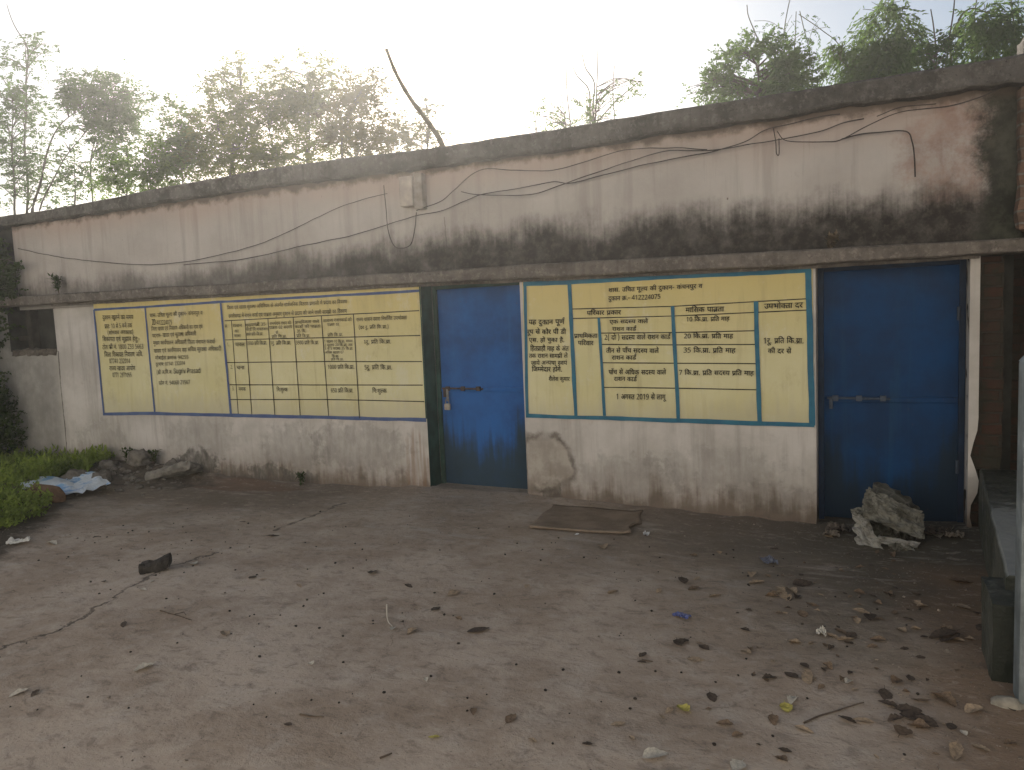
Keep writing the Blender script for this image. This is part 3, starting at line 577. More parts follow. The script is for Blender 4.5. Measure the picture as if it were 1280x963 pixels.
    'ँ': (0, '-108,487 -100,507 -80,515 -59,507 -51,487 -59,466 -80,458 -100,466 40,496 -4,414 -79,391 -152,416 -202,496 -163,509 -128,449 -78,429 -28,451 -3,511', '1,3,2 16,8,17 12,14,13 0,3,1 0,4,3 11,14,12 16,9,8 7,4,0 7,5,4 6,5,7 15,9,16 11,15,14 11,9,15 10,9,11'),
    'ं': (0, '-106,443 -97,467 -75,477 -52,467 -43,443 -52,420 -75,410 -97,420', '1,3,2 0,3,1 0,4,3 7,4,0 7,5,4 6,5,7'),
    'ः': (156, '45,68 55,94 80,105 105,94 115,68 105,42 80,31 55,42 45,250 55,276 80,287 105,276 115,250 105,224 80,213 55,224', '9,11,10 8,11,9 8,12,11 15,12,8 15,13,12 14,13,15 1,3,2 0,3,1 0,4,3 7,4,0 7,5,4 6,5,7'),
    'अ': (439, '270,125 244,65 179,46 91,83 17,204 57,219 111,123 175,88 211,98 225,130 213,168 183,199 149,196 146,236 202,250 218,284 205,314 173,323 135,317 98,302 84,341 121,356 171,363 240,341 264,284 225,215 237,204 279,201 312,203 341,209 341,316 299,316 299,357 447,357 447,316 388,316 388,0 341,0 341,167 314,162 286,160 261,162', '21,23,22 31,33,32 31,34,33 20,23,21 19,18,20 18,23,20 18,17,23 17,16,23 16,24,23 30,34,31 29,35,30 35,34,30 29,36,35 15,24,16 15,25,24 14,25,15 13,25,14 12,25,13 4,6,5 12,11,25 11,26,25 28,38,29 38,36,29 3,6,4 11,27,26 27,38,28 11,38,27 10,38,11 9,41,10 41,38,10 41,39,38 37,36,38 9,0,41 40,39,41 8,0,9 8,1,0 3,7,6 7,1,8 3,1,7 2,1,3'),
    'आ': (588, '270,125 244,65 179,46 91,83 17,204 57,219 111,123 175,88 211,98 225,130 213,168 183,199 149,196 146,236 202,250 218,284 205,314 173,323 135,317 98,302 84,341 121,356 171,363 240,341 264,284 225,215 237,204 279,201 312,203 341,209 341,316 299,316 299,357 596,357 596,316 536,316 536,0 490,0 490,316 388,316 388,0 341,0 341,167 314,162 286,160 261,162', '21,23,22 31,33,32 31,34,33 20,23,21 19,18,20 18,23,20 18,17,23 17,16,23 16,24,23 30,34,31 29,39,30 39,34,30 29,40,39 38,34,39 37,35,38 35,34,38 37,36,35 15,24,16 15,25,24 14,25,15 13,25,14 12,25,13 4,6,5 12,11,25 11,26,25 28,42,29 42,40,29 3,6,4 11,27,26 27,42,28 11,42,27 10,42,11 9,45,10 45,42,10 45,43,42 41,40,42 9,0,45 44,43,45 8,0,9 8,1,0 3,7,6 7,1,8 3,1,7 2,1,3'),
    'ई': (282, '156,128 122,123 92,113 47,151 29,202 34,230 50,249 81,263 127,267 180,267 180,316 0,316 0,357 290,357 290,316 227,316 227,226 121,226 96,225 83,219 75,199 83,176 100,159 158,169 229,147 257,88 233,30 166,2 201,-11 238,-23 219,-63 157,-32 101,1 47,11 28,37 35,58 58,67 82,61 111,40 126,39 188,51 210,88 196,117 168,353 148,395 140,438 165,495 229,515 262,511 289,501 277,463 256,472 233,475 198,462 186,429 193,392 215,353', '46,48,47 46,49,48 46,51,49 51,50,49 45,53,46 53,52,46 52,51,46 45,54,53 44,54,45 44,55,54 43,55,44 43,56,55 11,13,12 11,14,13 10,14,11 9,15,10 15,14,10 9,16,15 7,9,8 7,16,9 6,16,7 5,16,6 4,18,5 18,17,5 17,16,5 4,19,18 4,20,19 3,20,4 3,21,20 3,22,21 22,24,23 3,24,22 2,1,3 1,24,3 1,0,24 0,42,24 42,25,24 41,25,42 41,26,25 40,26,41 35,37,36 35,38,37 34,38,35 39,26,40 34,39,38 34,26,39 33,26,34 33,27,26 32,27,33 32,28,27 31,28,32 31,29,28 31,30,29'),
    'उ': (315, '0,357 323,357 323,316 260,316 279,267 233,188 270,146 287,87 274,39 238,10 188,0 126,18 69,75 17,180 57,194 93,115 135,62 184,43 223,53 238,92 225,135 189,173 152,169 149,209 212,224 232,266 223,296 202,316 0,316', '28,1,0 28,2,1 27,2,28 26,3,27 3,2,27 26,4,3 25,4,26 25,5,4 24,5,25 23,5,24 22,5,23 13,15,14 22,21,5 21,6,5 12,15,13 20,6,21 20,7,6 19,7,20 12,16,15 18,7,19 18,8,7 11,16,12 11,17,16 17,8,18 11,8,17 11,9,8 10,9,11'),
    'ए': (318, '326,316 272,316 272,218 268,172 253,141 186,110 176,153 198,158 213,168 223,185 226,218 226,316 92,316 92,203 94,160 101,132 118,112 149,92 213,56 264,17 279,-30 270,-74 252,-106 211,-82 225,-57 231,-32 227,-12 209,6 167,32 117,61 78,88 55,122 45,182 45,316 0,316 0,357 326,357', '34,36,35 34,0,36 33,0,34 32,12,33 12,0,33 32,13,12 11,0,12 10,1,11 1,0,11 10,2,1 9,2,10 9,3,2 32,14,13 8,3,9 31,14,32 8,4,3 7,4,8 31,15,14 6,4,7 5,4,6 31,16,15 30,16,31 30,17,16 30,18,17 29,18,30 28,18,29 28,19,18 27,19,28 27,20,19 26,20,27 25,20,26 25,21,20 24,21,25 23,21,24 23,22,21'),
    'क': (438, '446,316 260,316 260,200 327,229 388,205 411,137 403,81 374,22 333,46 356,88 365,136 354,176 323,190 260,148 260,0 213,0 213,100 179,78 130,68 79,79 41,112 26,167 58,240 140,267 170,265 195,261 191,219 168,223 143,225 91,210 73,168 90,123 131,108 176,120 213,149 213,316 0,316 0,357 446,357', '36,38,37 36,0,38 35,0,36 34,1,35 1,0,35 34,2,1 22,24,23 22,25,24 22,27,25 27,26,25 21,29,22 29,28,22 28,27,22 2,4,3 21,30,29 2,12,4 12,11,4 11,5,4 34,12,2 34,13,12 10,5,11 21,31,30 20,31,21 33,13,34 33,16,13 16,14,13 10,6,5 9,6,10 20,32,31 32,16,33 19,32,20 19,16,32 19,17,16 15,14,16 8,6,9 8,7,6 18,17,19'),
    'ख': (470, '419,316 419,0 372,0 372,26 328,9 280,4 162,35 49,137 28,170 23,194 32,216 60,226 85,219 104,201 120,229 125,263 123,291 115,316 0,316 0,357 478,357 478,316 307,133 343,142 372,161 372,316 161,316 171,263 151,188 95,145 180,71 281,45 329,51 372,70 372,114 341,100 299,94 251,105 217,137 204,183 232,248 305,272 330,270 354,266 350,226 331,230 310,232 267,219 251,182 267,145', '18,20,19 18,21,20 17,21,18 16,26,17 26,21,17 16,27,26 25,21,26 24,0,25 0,21,25 24,1,0 15,27,16 40,42,41 40,43,42 40,45,43 45,44,43 14,27,15 14,28,27 39,47,40 47,46,40 46,45,40 13,28,14 10,12,11 39,48,47 10,13,12 9,13,10 9,28,13 8,28,9 8,29,28 38,48,39 38,49,48 7,29,8 23,34,24 34,1,24 7,30,29 38,22,49 22,34,23 6,30,7 37,22,38 37,34,22 37,35,34 33,1,34 36,35,37 6,31,30 32,1,33 31,3,32 3,1,32 6,3,31 5,3,6 5,4,3 2,1,3'),
    'ग': (323, '119,316 119,134 112,111 92,102 61,114 34,144 24,177 31,198 59,206 73,206 73,316 0,316 0,357 332,357 332,316 272,316 272,0 226,0 226,316', '11,13,12 11,14,13 10,14,11 9,0,10 0,14,10 9,1,0 18,14,0 17,15,18 15,14,18 17,16,15 7,9,8 7,1,9 6,1,7 5,1,6 4,1,5 4,2,1 3,2,4'),
    'च': (364, '373,316 313,316 313,0 267,0 267,95 231,76 182,68 109,92 81,158 88,189 106,213 22,212 22,253 190,253 211,253 223,253 219,213 201,213 147,198 127,157 144,120 182,108 231,120 267,149 267,316 0,316 0,357 373,357', '25,27,26 25,0,27 24,0,25 23,1,24 1,0,24 23,2,1 11,13,12 11,14,13 11,15,14 11,10,15 10,16,15 9,17,10 17,16,10 9,18,17 9,19,18 8,19,9 7,19,8 7,20,19 22,4,23 4,2,23 7,21,20 21,4,22 7,4,21 7,5,4 3,2,4 6,5,7'),
    'छ': (403, '170,40 250,58 308,107 330,178 316,223 280,241 252,230 244,206 259,173 307,150 288,114 221,151 199,204 215,252 261,276 261,316 0,316 0,357 411,357 411,316 307,316 307,274 356,242 375,177 361,112 320,55 255,15 170,0 86,24 58,84 62,109 76,133 38,163 25,206 51,259 118,277 143,276 165,272 162,232 144,236 122,238 71,201 84,175 116,161 153,167 166,166 177,165 173,125 166,125 159,125 105,85 122,51', '16,18,17 16,19,18 15,19,16 14,20,15 20,19,15 14,21,20 34,36,35 13,21,14 34,37,36 13,22,21 34,38,37 33,40,34 40,39,34 39,38,34 12,6,13 6,5,13 5,22,13 5,4,22 4,23,22 33,41,40 12,7,6 3,23,4 32,41,33 12,8,7 11,8,12 32,42,41 2,23,3 2,24,23 32,43,42 11,9,8 43,45,44 43,46,45 43,47,46 31,43,32 31,47,43 10,9,11 30,49,31 49,48,31 48,47,31 30,50,49 2,25,24 29,50,30 1,25,2 29,51,50 28,51,29 0,25,1 0,26,25 28,0,51 28,26,0 27,26,28'),
    'ज': (426, '375,316 375,0 329,0 329,213 250,213 217,214 250,174 263,125 251,81 220,55 178,46 120,63 67,121 18,230 59,245 114,128 176,88 206,98 218,130 200,178 157,217 173,253 329,253 329,316 0,316 0,357 435,357 435,316', '24,26,25 24,27,26 23,27,24 22,0,23 0,27,23 22,1,0 20,22,21 20,3,22 3,1,22 13,15,14 12,15,13 19,5,20 5,3,20 19,6,5 4,3,5 2,1,3 18,6,19 18,7,6 17,7,18 12,16,15 17,8,7 11,16,12 16,8,17 11,8,16 11,9,8 10,9,11'),
    'झ': (434, '156,128 122,123 92,113 47,151 29,202 34,230 50,249 80,263 125,267 180,267 180,316 0,316 0,357 443,357 443,316 383,316 383,0 337,0 337,120 308,115 278,113 252,116 257,88 233,30 166,2 201,-11 238,-23 219,-63 157,-32 101,1 47,11 28,37 35,58 58,67 82,61 111,40 126,39 188,51 210,88 196,117 276,154 337,163 337,316 227,316 227,226 121,226 96,225 83,219 75,199 83,176 100,159 158,169 202,161 236,156', '11,13,12 11,14,13 10,14,11 9,43,10 43,14,10 9,44,43 42,14,43 41,15,42 15,14,42 41,16,15 7,9,8 7,44,9 6,44,7 5,44,6 4,46,5 46,45,5 45,44,5 4,47,46 4,48,47 3,48,4 3,49,48 3,50,49 50,52,51 40,18,41 18,16,41 50,53,52 3,53,50 3,40,53 3,18,40 2,1,3 1,0,3 0,18,3 39,18,0 39,21,18 21,19,18 17,16,18 38,21,39 38,22,21 20,19,21 38,23,22 37,23,38 32,34,33 32,35,34 31,35,32 36,23,37 31,36,35 31,23,36 30,23,31 30,24,23 29,24,30 29,25,24 28,25,29 28,26,25 28,27,26'),
    'ट': (289, '298,316 213,316 213,200 182,200 136,196 104,183 72,123 85,78 118,51 163,43 215,50 261,70 277,27 223,8 164,0 93,15 44,58 26,126 46,189 97,228 165,241 167,241 167,316 0,316 0,357 298,357', '23,25,24 23,0,25 22,0,23 21,1,22 1,0,22 21,2,1 19,21,20 19,2,21 18,3,19 3,2,19 18,4,3 18,5,4 17,5,18 17,6,5 16,6,17 16,7,6 16,8,7 10,12,11 15,8,16 15,9,8 9,12,10 15,12,9 15,13,12 14,13,15'),
    'ड': (331, '206,128 172,123 142,113 97,151 79,202 84,230 100,249 131,263 177,267 230,267 230,316 0,316 0,357 340,357 340,316 277,316 277,226 171,226 146,225 133,219 125,199 133,176 150,159 208,169 279,147 307,88 279,25 194,0 93,25 14,91 49,119 116,61 194,43 260,87 246,117', '11,13,12 11,14,13 10,14,11 9,15,10 15,14,10 9,16,15 7,9,8 7,16,9 6,16,7 5,16,6 4,18,5 18,17,5 17,16,5 4,19,18 4,20,19 3,20,4 3,21,20 3,22,21 22,24,23 3,24,22 2,1,3 1,24,3 1,0,24 0,34,24 34,25,24 29,31,30 33,25,34 28,31,29 33,26,25 32,26,33 28,32,31 28,26,32 27,26,28'),
    'ढ': (323, '176,0 98,16 45,61 26,133 47,200 102,242 175,256 175,316 0,316 0,357 331,357 331,316 221,316 221,215 199,215 142,211 108,196 82,168 72,127 91,72 142,43 134,90 143,127 171,155 218,165 265,155 291,127 300,90 267,25 176,80 186,40 237,54 257,90 247,117 221,127 188,115', '8,10,9 8,11,10 7,11,8 6,12,7 12,11,7 6,13,12 5,13,6 4,15,5 15,14,5 14,13,5 4,16,15 3,16,4 3,17,16 3,18,17 23,25,24 22,25,23 22,26,25 2,18,3 2,19,18 21,35,22 35,34,22 34,26,22 33,26,34 33,27,26 32,27,33 21,29,35 20,29,21 31,27,32 31,28,27 20,30,29 2,20,19 1,20,2 30,28,31 1,30,20 1,28,30 1,0,28'),
    'ण': (415, '364,316 364,0 318,0 318,316 241,316 241,184 236,144 221,114 190,92 144,84 65,118 51,151 45,202 45,316 0,316 0,357 423,357 423,316 143,125 184,143 193,165 195,203 195,316 92,316 92,203 94,167 102,144 118,130', '14,16,15 14,17,16 13,17,14 12,23,13 23,17,13 12,24,23 22,17,23 21,4,22 4,17,22 21,5,4 3,17,4 2,0,3 0,17,3 2,1,0 12,25,24 20,5,21 11,25,12 20,6,5 11,26,25 19,6,20 10,26,11 10,27,26 19,7,6 18,7,19 10,18,27 10,7,18 9,7,10 9,8,7'),
    'त': (327, '276,316 276,0 230,0 230,188 167,188 115,185 86,172 72,136 94,82 156,23 125,-7 76,39 39,87 26,139 34,175 53,202 94,223 156,229 230,229 230,316 0,316 0,357 335,357 335,316', '20,22,21 20,23,22 19,23,20 18,0,19 0,23,19 18,1,0 16,18,17 16,3,18 3,1,18 15,3,16 14,5,15 5,4,15 4,3,15 2,1,3 14,6,5 13,6,14 13,7,6 12,7,13 12,8,7 11,8,12 11,9,8 10,9,11'),
    'थ': (369, '318,316 318,0 271,0 271,103 231,84 177,76 94,104 48,185 124,217 146,268 133,312 98,326 75,319 65,299 112,265 107,225 48,247 26,298 47,347 99,363 144,353 179,322 193,269 170,200 105,157 134,127 180,117 231,128 271,158 271,316 224,316 224,357 377,357 377,316', '18,20,19 30,32,31 30,33,32 18,21,20 17,12,18 12,11,18 11,21,18 10,21,11 10,22,21 17,13,12 29,33,30 28,0,29 0,33,29 28,1,0 9,22,10 17,14,13 16,14,17 9,23,22 8,23,9 16,15,14 7,23,8 7,24,23 6,24,7 27,3,28 3,1,28 6,25,24 26,3,27 6,26,25 6,3,26 5,3,6 5,4,3 2,1,3'),
    'द': (299, '237,-33 214,6 196,42 182,40 165,39 116,45 72,65 39,101 26,156 35,200 59,230 105,254 167,262 169,262 169,316 0,316 0,357 307,357 307,316 216,316 216,221 188,221 134,217 99,204 80,182 72,150 95,100 165,80 172,80 179,81 176,101 188,130 214,138 252,124 265,93 256,65 235,49 252,21 276,-14', '15,17,16 15,18,17 14,18,15 13,19,14 19,18,14 13,20,19 11,13,12 11,20,13 10,20,11 9,22,10 22,21,10 21,20,10 9,23,22 9,24,23 8,24,9 8,25,24 7,25,8 7,26,25 31,33,32 30,33,31 30,34,33 29,34,30 6,26,7 6,27,26 29,35,34 28,35,29 6,28,27 6,35,28 5,35,6 5,36,35 5,2,36 2,37,36 4,2,5 4,3,2 1,37,2 1,38,37 0,38,1'),
    'ध': (353, '362,316 302,316 302,0 256,0 256,86 217,67 163,59 91,82 64,144 69,174 85,200 41,231 24,283 48,340 107,363 158,347 179,305 156,254 121,277 130,289 132,302 126,318 106,326 78,314 67,281 76,251 99,235 128,228 165,233 179,232 191,231 187,191 179,191 171,191 126,179 110,146 126,111 168,99 219,112 256,141 256,316 220,316 220,357 362,357', '13,15,14 41,43,42 41,0,43 13,22,15 22,16,15 12,23,13 23,22,13 21,16,22 20,16,21 40,0,41 39,1,40 1,0,40 39,2,1 12,24,23 20,17,16 19,17,20 18,17,19 11,24,12 11,25,24 11,26,25 11,27,26 27,29,28 27,30,29 27,31,30 10,27,11 10,31,27 9,33,10 33,32,10 32,31,10 9,34,33 9,35,34 8,35,9 8,36,35 7,36,8 38,4,39 4,2,39 37,4,38 7,37,36 7,4,37 7,5,4 3,2,4 6,5,7'),
    'न': (319, '0,357 327,357 327,316 268,316 268,0 221,0 221,171 117,171 117,140 109,116 88,108 59,120 32,149 21,183 29,204 56,212 221,212 221,316 0,316', '18,1,0 18,2,1 17,2,18 16,3,17 3,2,17 16,4,3 14,16,15 14,6,16 6,4,16 13,6,14 12,7,13 7,6,13 12,8,7 5,4,6 11,8,12 11,9,8 10,9,11'),
    'प': (326, '275,316 275,0 229,0 229,110 192,91 146,84 104,92 74,111 52,148 45,206 45,316 0,316 0,357 335,357 335,316 229,316 92,316 92,212 94,175 99,152 109,138 151,125 194,136 229,161', '11,13,12 11,14,13 10,14,11 9,16,10 16,14,10 9,17,16 15,14,16 23,0,15 0,14,15 23,1,0 9,18,17 8,18,9 8,19,18 22,3,23 3,1,23 8,20,19 7,20,8 7,21,20 21,3,22 7,3,21 6,3,7 6,4,3 2,1,3 5,4,6'),
    'फ': (443, '264,316 264,200 295,222 332,229 393,205 416,137 408,81 379,22 338,46 361,88 370,136 359,176 327,190 264,148 264,0 218,0 218,111 186,92 142,84 101,92 72,113 51,150 45,203 45,316 0,316 0,357 451,357 451,316 92,316 92,207 95,161 108,138 142,125 184,134 218,160 218,316', '24,26,25 24,27,26 23,27,24 22,28,23 28,27,23 22,29,28 35,27,28 34,0,35 0,27,35 34,1,0 2,4,3 1,4,2 22,30,29 1,12,4 12,11,4 11,5,4 21,30,22 34,12,1 34,13,12 10,5,11 21,31,30 33,13,34 20,31,21 33,16,13 16,14,13 20,32,31 10,6,5 9,6,10 32,16,33 20,16,32 19,16,20 19,17,16 15,14,16 18,17,19 8,6,9 8,7,6'),
    'ब': (328, '336,316 277,316 277,0 230,0 230,95 193,76 138,68 81,80 41,113 26,164 61,240 152,267 172,266 194,264 212,261 209,221 183,225 154,227 132,225 210,129 230,147 230,316 0,316 0,357 336,357 73,165 92,120 139,106 159,107 177,112 96,213', '22,24,23 22,0,24 21,0,22 20,1,21 1,0,21 20,2,1 10,12,11 10,13,12 10,14,13 10,16,14 16,15,14 9,30,10 30,18,10 18,17,10 17,16,10 30,19,18 9,25,30 29,19,30 9,26,25 8,26,9 19,4,20 4,2,20 29,4,19 8,27,26 7,27,8 28,4,29 27,4,28 7,4,27 7,5,4 3,2,4 6,5,7'),
    'भ': (404, '100,363 138,357 167,337 184,306 191,251 191,184 306,184 306,316 231,316 231,357 412,357 412,316 353,316 353,0 306,0 306,144 191,144 191,122 182,95 163,87 140,94 117,112 101,136 94,160 102,177 129,184 145,184 145,245 142,286 133,309 97,326 74,319 65,299 79,275 125,264 121,223 52,244 26,299 48,348', '38,1,0 8,10,9 8,11,10 38,2,1 37,31,38 31,30,38 30,2,38 30,3,2 29,3,30 37,32,31 7,11,8 6,12,7 12,11,7 6,13,12 28,3,29 28,4,3 37,33,32 36,33,37 27,4,28 36,34,33 36,35,34 27,5,4 26,5,27 24,26,25 24,5,26 24,6,5 24,15,6 15,13,6 23,15,24 22,16,23 16,15,23 22,17,16 14,13,15 21,17,22 21,18,17 20,18,21 20,19,18'),
    'म': (343, '292,316 292,0 246,0 246,144 119,144 119,122 111,95 91,87 68,94 46,112 29,136 22,160 30,177 57,184 72,184 72,316 0,316 0,357 352,357 352,316 246,316 119,316 119,184 246,184', '16,18,17 16,19,18 15,19,16 14,21,15 21,19,15 14,22,21 20,19,21 23,0,20 0,19,20 23,1,0 12,14,13 12,22,14 12,23,22 12,3,23 3,1,23 11,3,12 10,4,11 4,3,11 10,5,4 2,1,3 9,5,10 9,6,5 8,6,9 8,7,6'),
    'य': (333, '342,357 342,316 282,316 282,0 235,0 235,103 197,84 145,76 62,111 22,203 75,224 92,262 85,292 71,316 0,316 0,357 74,173 103,131 149,117 199,129 235,157 235,316 121,316 138,256', '14,0,15 14,1,0 13,1,14 12,22,13 22,1,13 12,23,22 21,1,22 20,2,21 2,1,21 20,3,2 11,23,12 10,23,11 10,16,23 9,16,10 8,16,9 8,17,16 19,5,20 5,3,20 8,18,17 18,5,19 8,5,18 7,5,8 7,6,5 4,3,5'),
    'र': (235, '227,24 196,-7 132,50 79,104 43,147 27,175 23,195 32,216 60,226 85,219 104,200 137,229 147,269 144,295 137,316 0,316 0,357 244,357 244,316 184,316 193,263 180,210 146,173 96,146 156,84', '15,17,16 15,18,17 14,18,15 13,19,14 19,18,14 13,20,19 12,20,13 11,20,12 11,21,20 10,21,11 7,9,8 7,10,9 6,10,7 10,22,21 6,22,10 5,22,6 4,22,5 4,23,22 3,23,4 3,24,23 2,24,3 2,0,24 1,0,2'),
    'ल': (389, '0,316 0,357 398,357 398,316 338,316 338,0 292,0 292,204 284,204 256,198 228,173 204,119 160,133 179,180 151,196 120,203 85,190 72,156 85,114 121,73 177,23 146,-7 86,48 42,101 26,158 40,208 75,236 117,245 163,236 203,213 287,245 292,245 292,316', '0,2,1 0,3,2 32,3,0 31,4,32 4,3,32 31,5,4 26,28,27 29,31,30 29,7,31 7,5,31 26,29,28 25,29,26 25,8,29 8,7,29 24,16,25 16,15,25 15,8,25 15,9,8 6,5,7 14,9,15 14,10,9 13,10,14 24,17,16 12,10,13 12,11,10 23,17,24 23,18,17 23,19,18 22,19,23 22,20,19 21,20,22'),
    'व': (319, '328,316 268,316 268,0 222,0 222,95 186,76 134,68 79,80 40,113 26,164 59,240 146,267 165,266 187,264 203,261 200,219 176,223 149,225 93,209 73,165 91,122 135,108 186,121 222,149 222,316 0,316 0,357 328,357', '25,27,26 25,0,27 24,0,25 23,1,24 1,0,24 23,2,1 10,12,11 10,13,12 10,14,13 10,16,14 16,15,14 9,18,10 18,17,10 17,16,10 9,19,18 9,20,19 8,20,9 22,4,23 4,2,23 8,21,20 21,4,22 7,21,8 7,4,21 7,5,4 3,2,4 6,5,7'),
    'श': (391, '339,316 339,0 293,0 293,316 242,316 242,357 399,357 399,316 70,109 36,119 23,146 33,172 60,180 81,176 110,159 157,192 175,254 158,306 114,325 88,317 79,296 85,278 107,261 155,253 145,213 65,240 38,297 58,345 117,363 168,351 206,314 221,253 201,179 146,127 196,77 238,25 201,-1 148,67 103,111', '27,29,28 27,30,29 26,19,27 19,18,27 18,30,27 17,30,18 26,20,19 17,31,30 16,31,17 25,20,26 25,21,20 25,22,21 25,23,22 15,31,16 25,24,23 15,32,31 14,32,15 11,13,12 14,33,32 11,14,13 10,14,11 10,33,14 9,33,10 9,38,33 38,34,33 8,38,9 37,34,38 37,35,34 36,35,37 4,6,5 4,7,6 3,7,4 2,0,3 0,7,3 2,1,0'),
    'ष': (332, '341,357 341,316 281,316 281,0 234,0 234,110 196,92 146,84 104,92 74,111 52,148 45,206 45,316 0,316 0,357 234,316 118,316 234,165 109,138 150,125 180,129 207,141 91,291 91,212 93,175 99,152', '13,0,14 13,1,0 12,1,13 11,22,12 22,16,12 16,1,12 22,17,16 15,1,16 17,2,15 2,1,15 17,3,2 11,23,22 21,17,22 11,24,23 10,24,11 10,25,24 21,5,17 5,3,17 10,18,25 9,18,10 20,5,21 9,19,18 19,5,20 9,5,19 8,5,9 8,6,5 4,3,5 8,7,6'),
    'स': (388, '337,316 337,0 291,0 291,153 257,146 218,144 167,148 122,159 96,145 151,84 218,24 187,-7 127,50 76,104 42,147 26,175 23,195 32,216 60,226 85,219 104,201 120,229 125,263 122,294 115,316 0,316 0,357 397,357 397,316 212,185 253,187 291,195 291,316 161,316 168,294 171,263 166,221 150,191', '25,27,26 25,28,27 24,28,25 23,33,24 33,28,24 23,34,33 32,28,33 31,0,32 0,28,32 31,1,0 22,34,23 22,35,34 21,35,22 21,36,35 20,36,21 17,19,18 20,37,36 17,20,19 16,20,17 16,37,20 15,37,16 30,3,31 3,1,31 15,29,37 29,3,30 15,3,29 14,7,15 7,3,15 14,8,7 6,3,7 6,4,3 2,1,3 5,4,6 13,8,14 13,9,8 12,9,13 12,10,9 11,10,12'),
    'ह': (305, '184,40 218,56 231,85 215,119 161,132 100,115 79,71 86,37 113,0 173,-51 142,-82 62,-5 33,75 42,113 66,142 47,168 40,202 45,230 61,249 91,263 132,267 207,267 207,316 0,316 0,357 314,357 314,316 254,316 254,226 132,226 107,225 94,219 86,199 91,179 105,163 163,172 228,160 265,129 276,88 257,33 200,1', '23,25,24 23,26,25 22,26,23 21,27,22 27,26,22 21,28,27 19,21,20 19,28,21 18,28,19 17,28,18 16,30,17 30,29,17 29,28,17 16,31,30 16,32,31 15,32,16 15,33,32 15,34,33 34,36,35 14,34,15 14,36,34 14,37,36 13,4,14 4,37,14 13,5,4 3,37,4 3,38,37 2,38,3 13,6,5 12,6,13 2,39,38 1,39,2 11,6,12 11,7,6 0,39,1 40,39,0 11,8,7 11,9,8 10,9,11'),
    '़': (0, '-194,-77 -185,-53 -163,-44 -140,-53 -131,-77 -140,-101 -163,-110 -185,-101', '1,3,2 0,3,1 0,4,3 7,4,0 7,5,4 6,5,7'),
    'ा': (149, '98,316 98,0 51,0 51,316 0,316 0,357 157,357 157,316', '4,6,5 4,7,6 3,7,4 2,0,3 0,7,3 2,1,0'),
    'ि': (149, '51,316 0,316 0,357 46,357 35,384 30,416 64,488 153,515 296,471 404,353 356,353 163,473 100,456 77,410 82,380 95,357 157,357 157,316 98,316 98,0 51,0', '6,8,7 5,12,6 12,11,6 11,8,6 10,8,11 10,9,8 5,13,12 4,13,5 4,14,13 3,14,4 3,15,14 1,3,2 1,15,3 1,16,15 1,17,16 0,17,1 20,18,0 18,17,0 20,19,18'),
    'ी': (149, '-106,353 -121,392 -126,430 -102,491 -35,515 22,498 62,447 94,357 157,357 157,316 98,316 98,0 51,0 51,316 0,316 0,357 50,357 16,445 -33,474 -68,460 -80,421 -74,386 -60,353', '3,5,4 3,18,5 18,6,5 2,19,3 19,18,3 17,6,18 2,20,19 17,7,6 16,7,17 1,20,2 1,21,20 0,21,1 0,22,21 14,16,15 14,7,16 14,8,7 14,9,8 13,9,14 12,10,13 10,9,13 12,11,10'),
    'ु': (0, '-142,-7 -78,6 -11,-16 13,-74 -14,-132 -90,-154 -186,-128 -261,-57 -226,-33 -184,-78 -141,-104 -90,-113 -29,-70 -43,-42 -75,-33 -103,-36 -128,-45', '0,2,1 16,15,0 15,2,0 15,14,2 14,13,2 13,3,2 7,9,8 12,3,13 6,9,7 11,3,12 11,4,3 6,10,9 6,11,10 6,4,11 5,4,6'),
    'ू': (0, '-36,-141 -67,-150 -99,-154 -167,-131 -191,-72 -165,-17 -93,6 -18,-10 39,-52 83,-109 48,-131 -16,-58 -90,-33 -134,-44 -149,-74 -134,-104 -102,-113 -75,-109 -51,-101', '5,7,6 5,8,7 4,13,5 13,12,5 12,8,5 11,8,12 4,14,13 11,9,8 10,9,11 3,14,4 3,15,14 17,0,18 3,16,15 16,0,17 3,0,16 2,0,3 2,1,0'),
    'े': (0, '-97,353 -121,425 -147,462 -181,473 -203,470 -221,465 -235,507 -183,515 -129,500 -88,450 -54,353', '6,8,7 5,8,6 5,4,8 4,3,8 3,9,8 2,9,3 1,9,2 1,10,9 0,10,1'),
    'ै': (0, '-103,353 -131,387 -157,401 -184,404 -207,400 -231,392 -246,431 -218,441 -187,444 -141,432 -107,397 -105,399 -128,445 -151,468 -182,475 -204,473 -222,467 -235,507 -183,515 -129,500 -88,450 -54,353', '17,19,18 16,19,17 16,15,19 15,14,19 14,13,19 13,20,19 12,20,13 12,21,20 11,21,12 7,9,8 6,9,7 6,10,9 5,4,6 4,3,6 3,10,6 2,10,3 1,10,2 10,21,11 1,21,10 0,21,1'),
    'ो': (149, '98,316 98,0 51,0 51,316 0,316 0,357 157,357 157,316 52,353 28,425 2,462 -32,473 -55,470 -72,465 -86,507 -34,515 20,500 61,450 95,353', '14,16,15 13,16,14 13,12,16 12,11,16 11,17,16 10,17,11 9,17,10 9,18,17 8,18,9 4,6,5 4,7,6 3,7,4 2,0,3 0,7,3 2,1,0'),
    '्': (0, '-103,-25 -75,-22 -7,-37 45,-76 87,-130 54,-154 -4,-86 -72,-65 -85,-66 -96,-68', '0,2,1 9,2,0 9,8,2 8,7,2 7,3,2 6,3,7 6,4,3 5,4,6'),
}

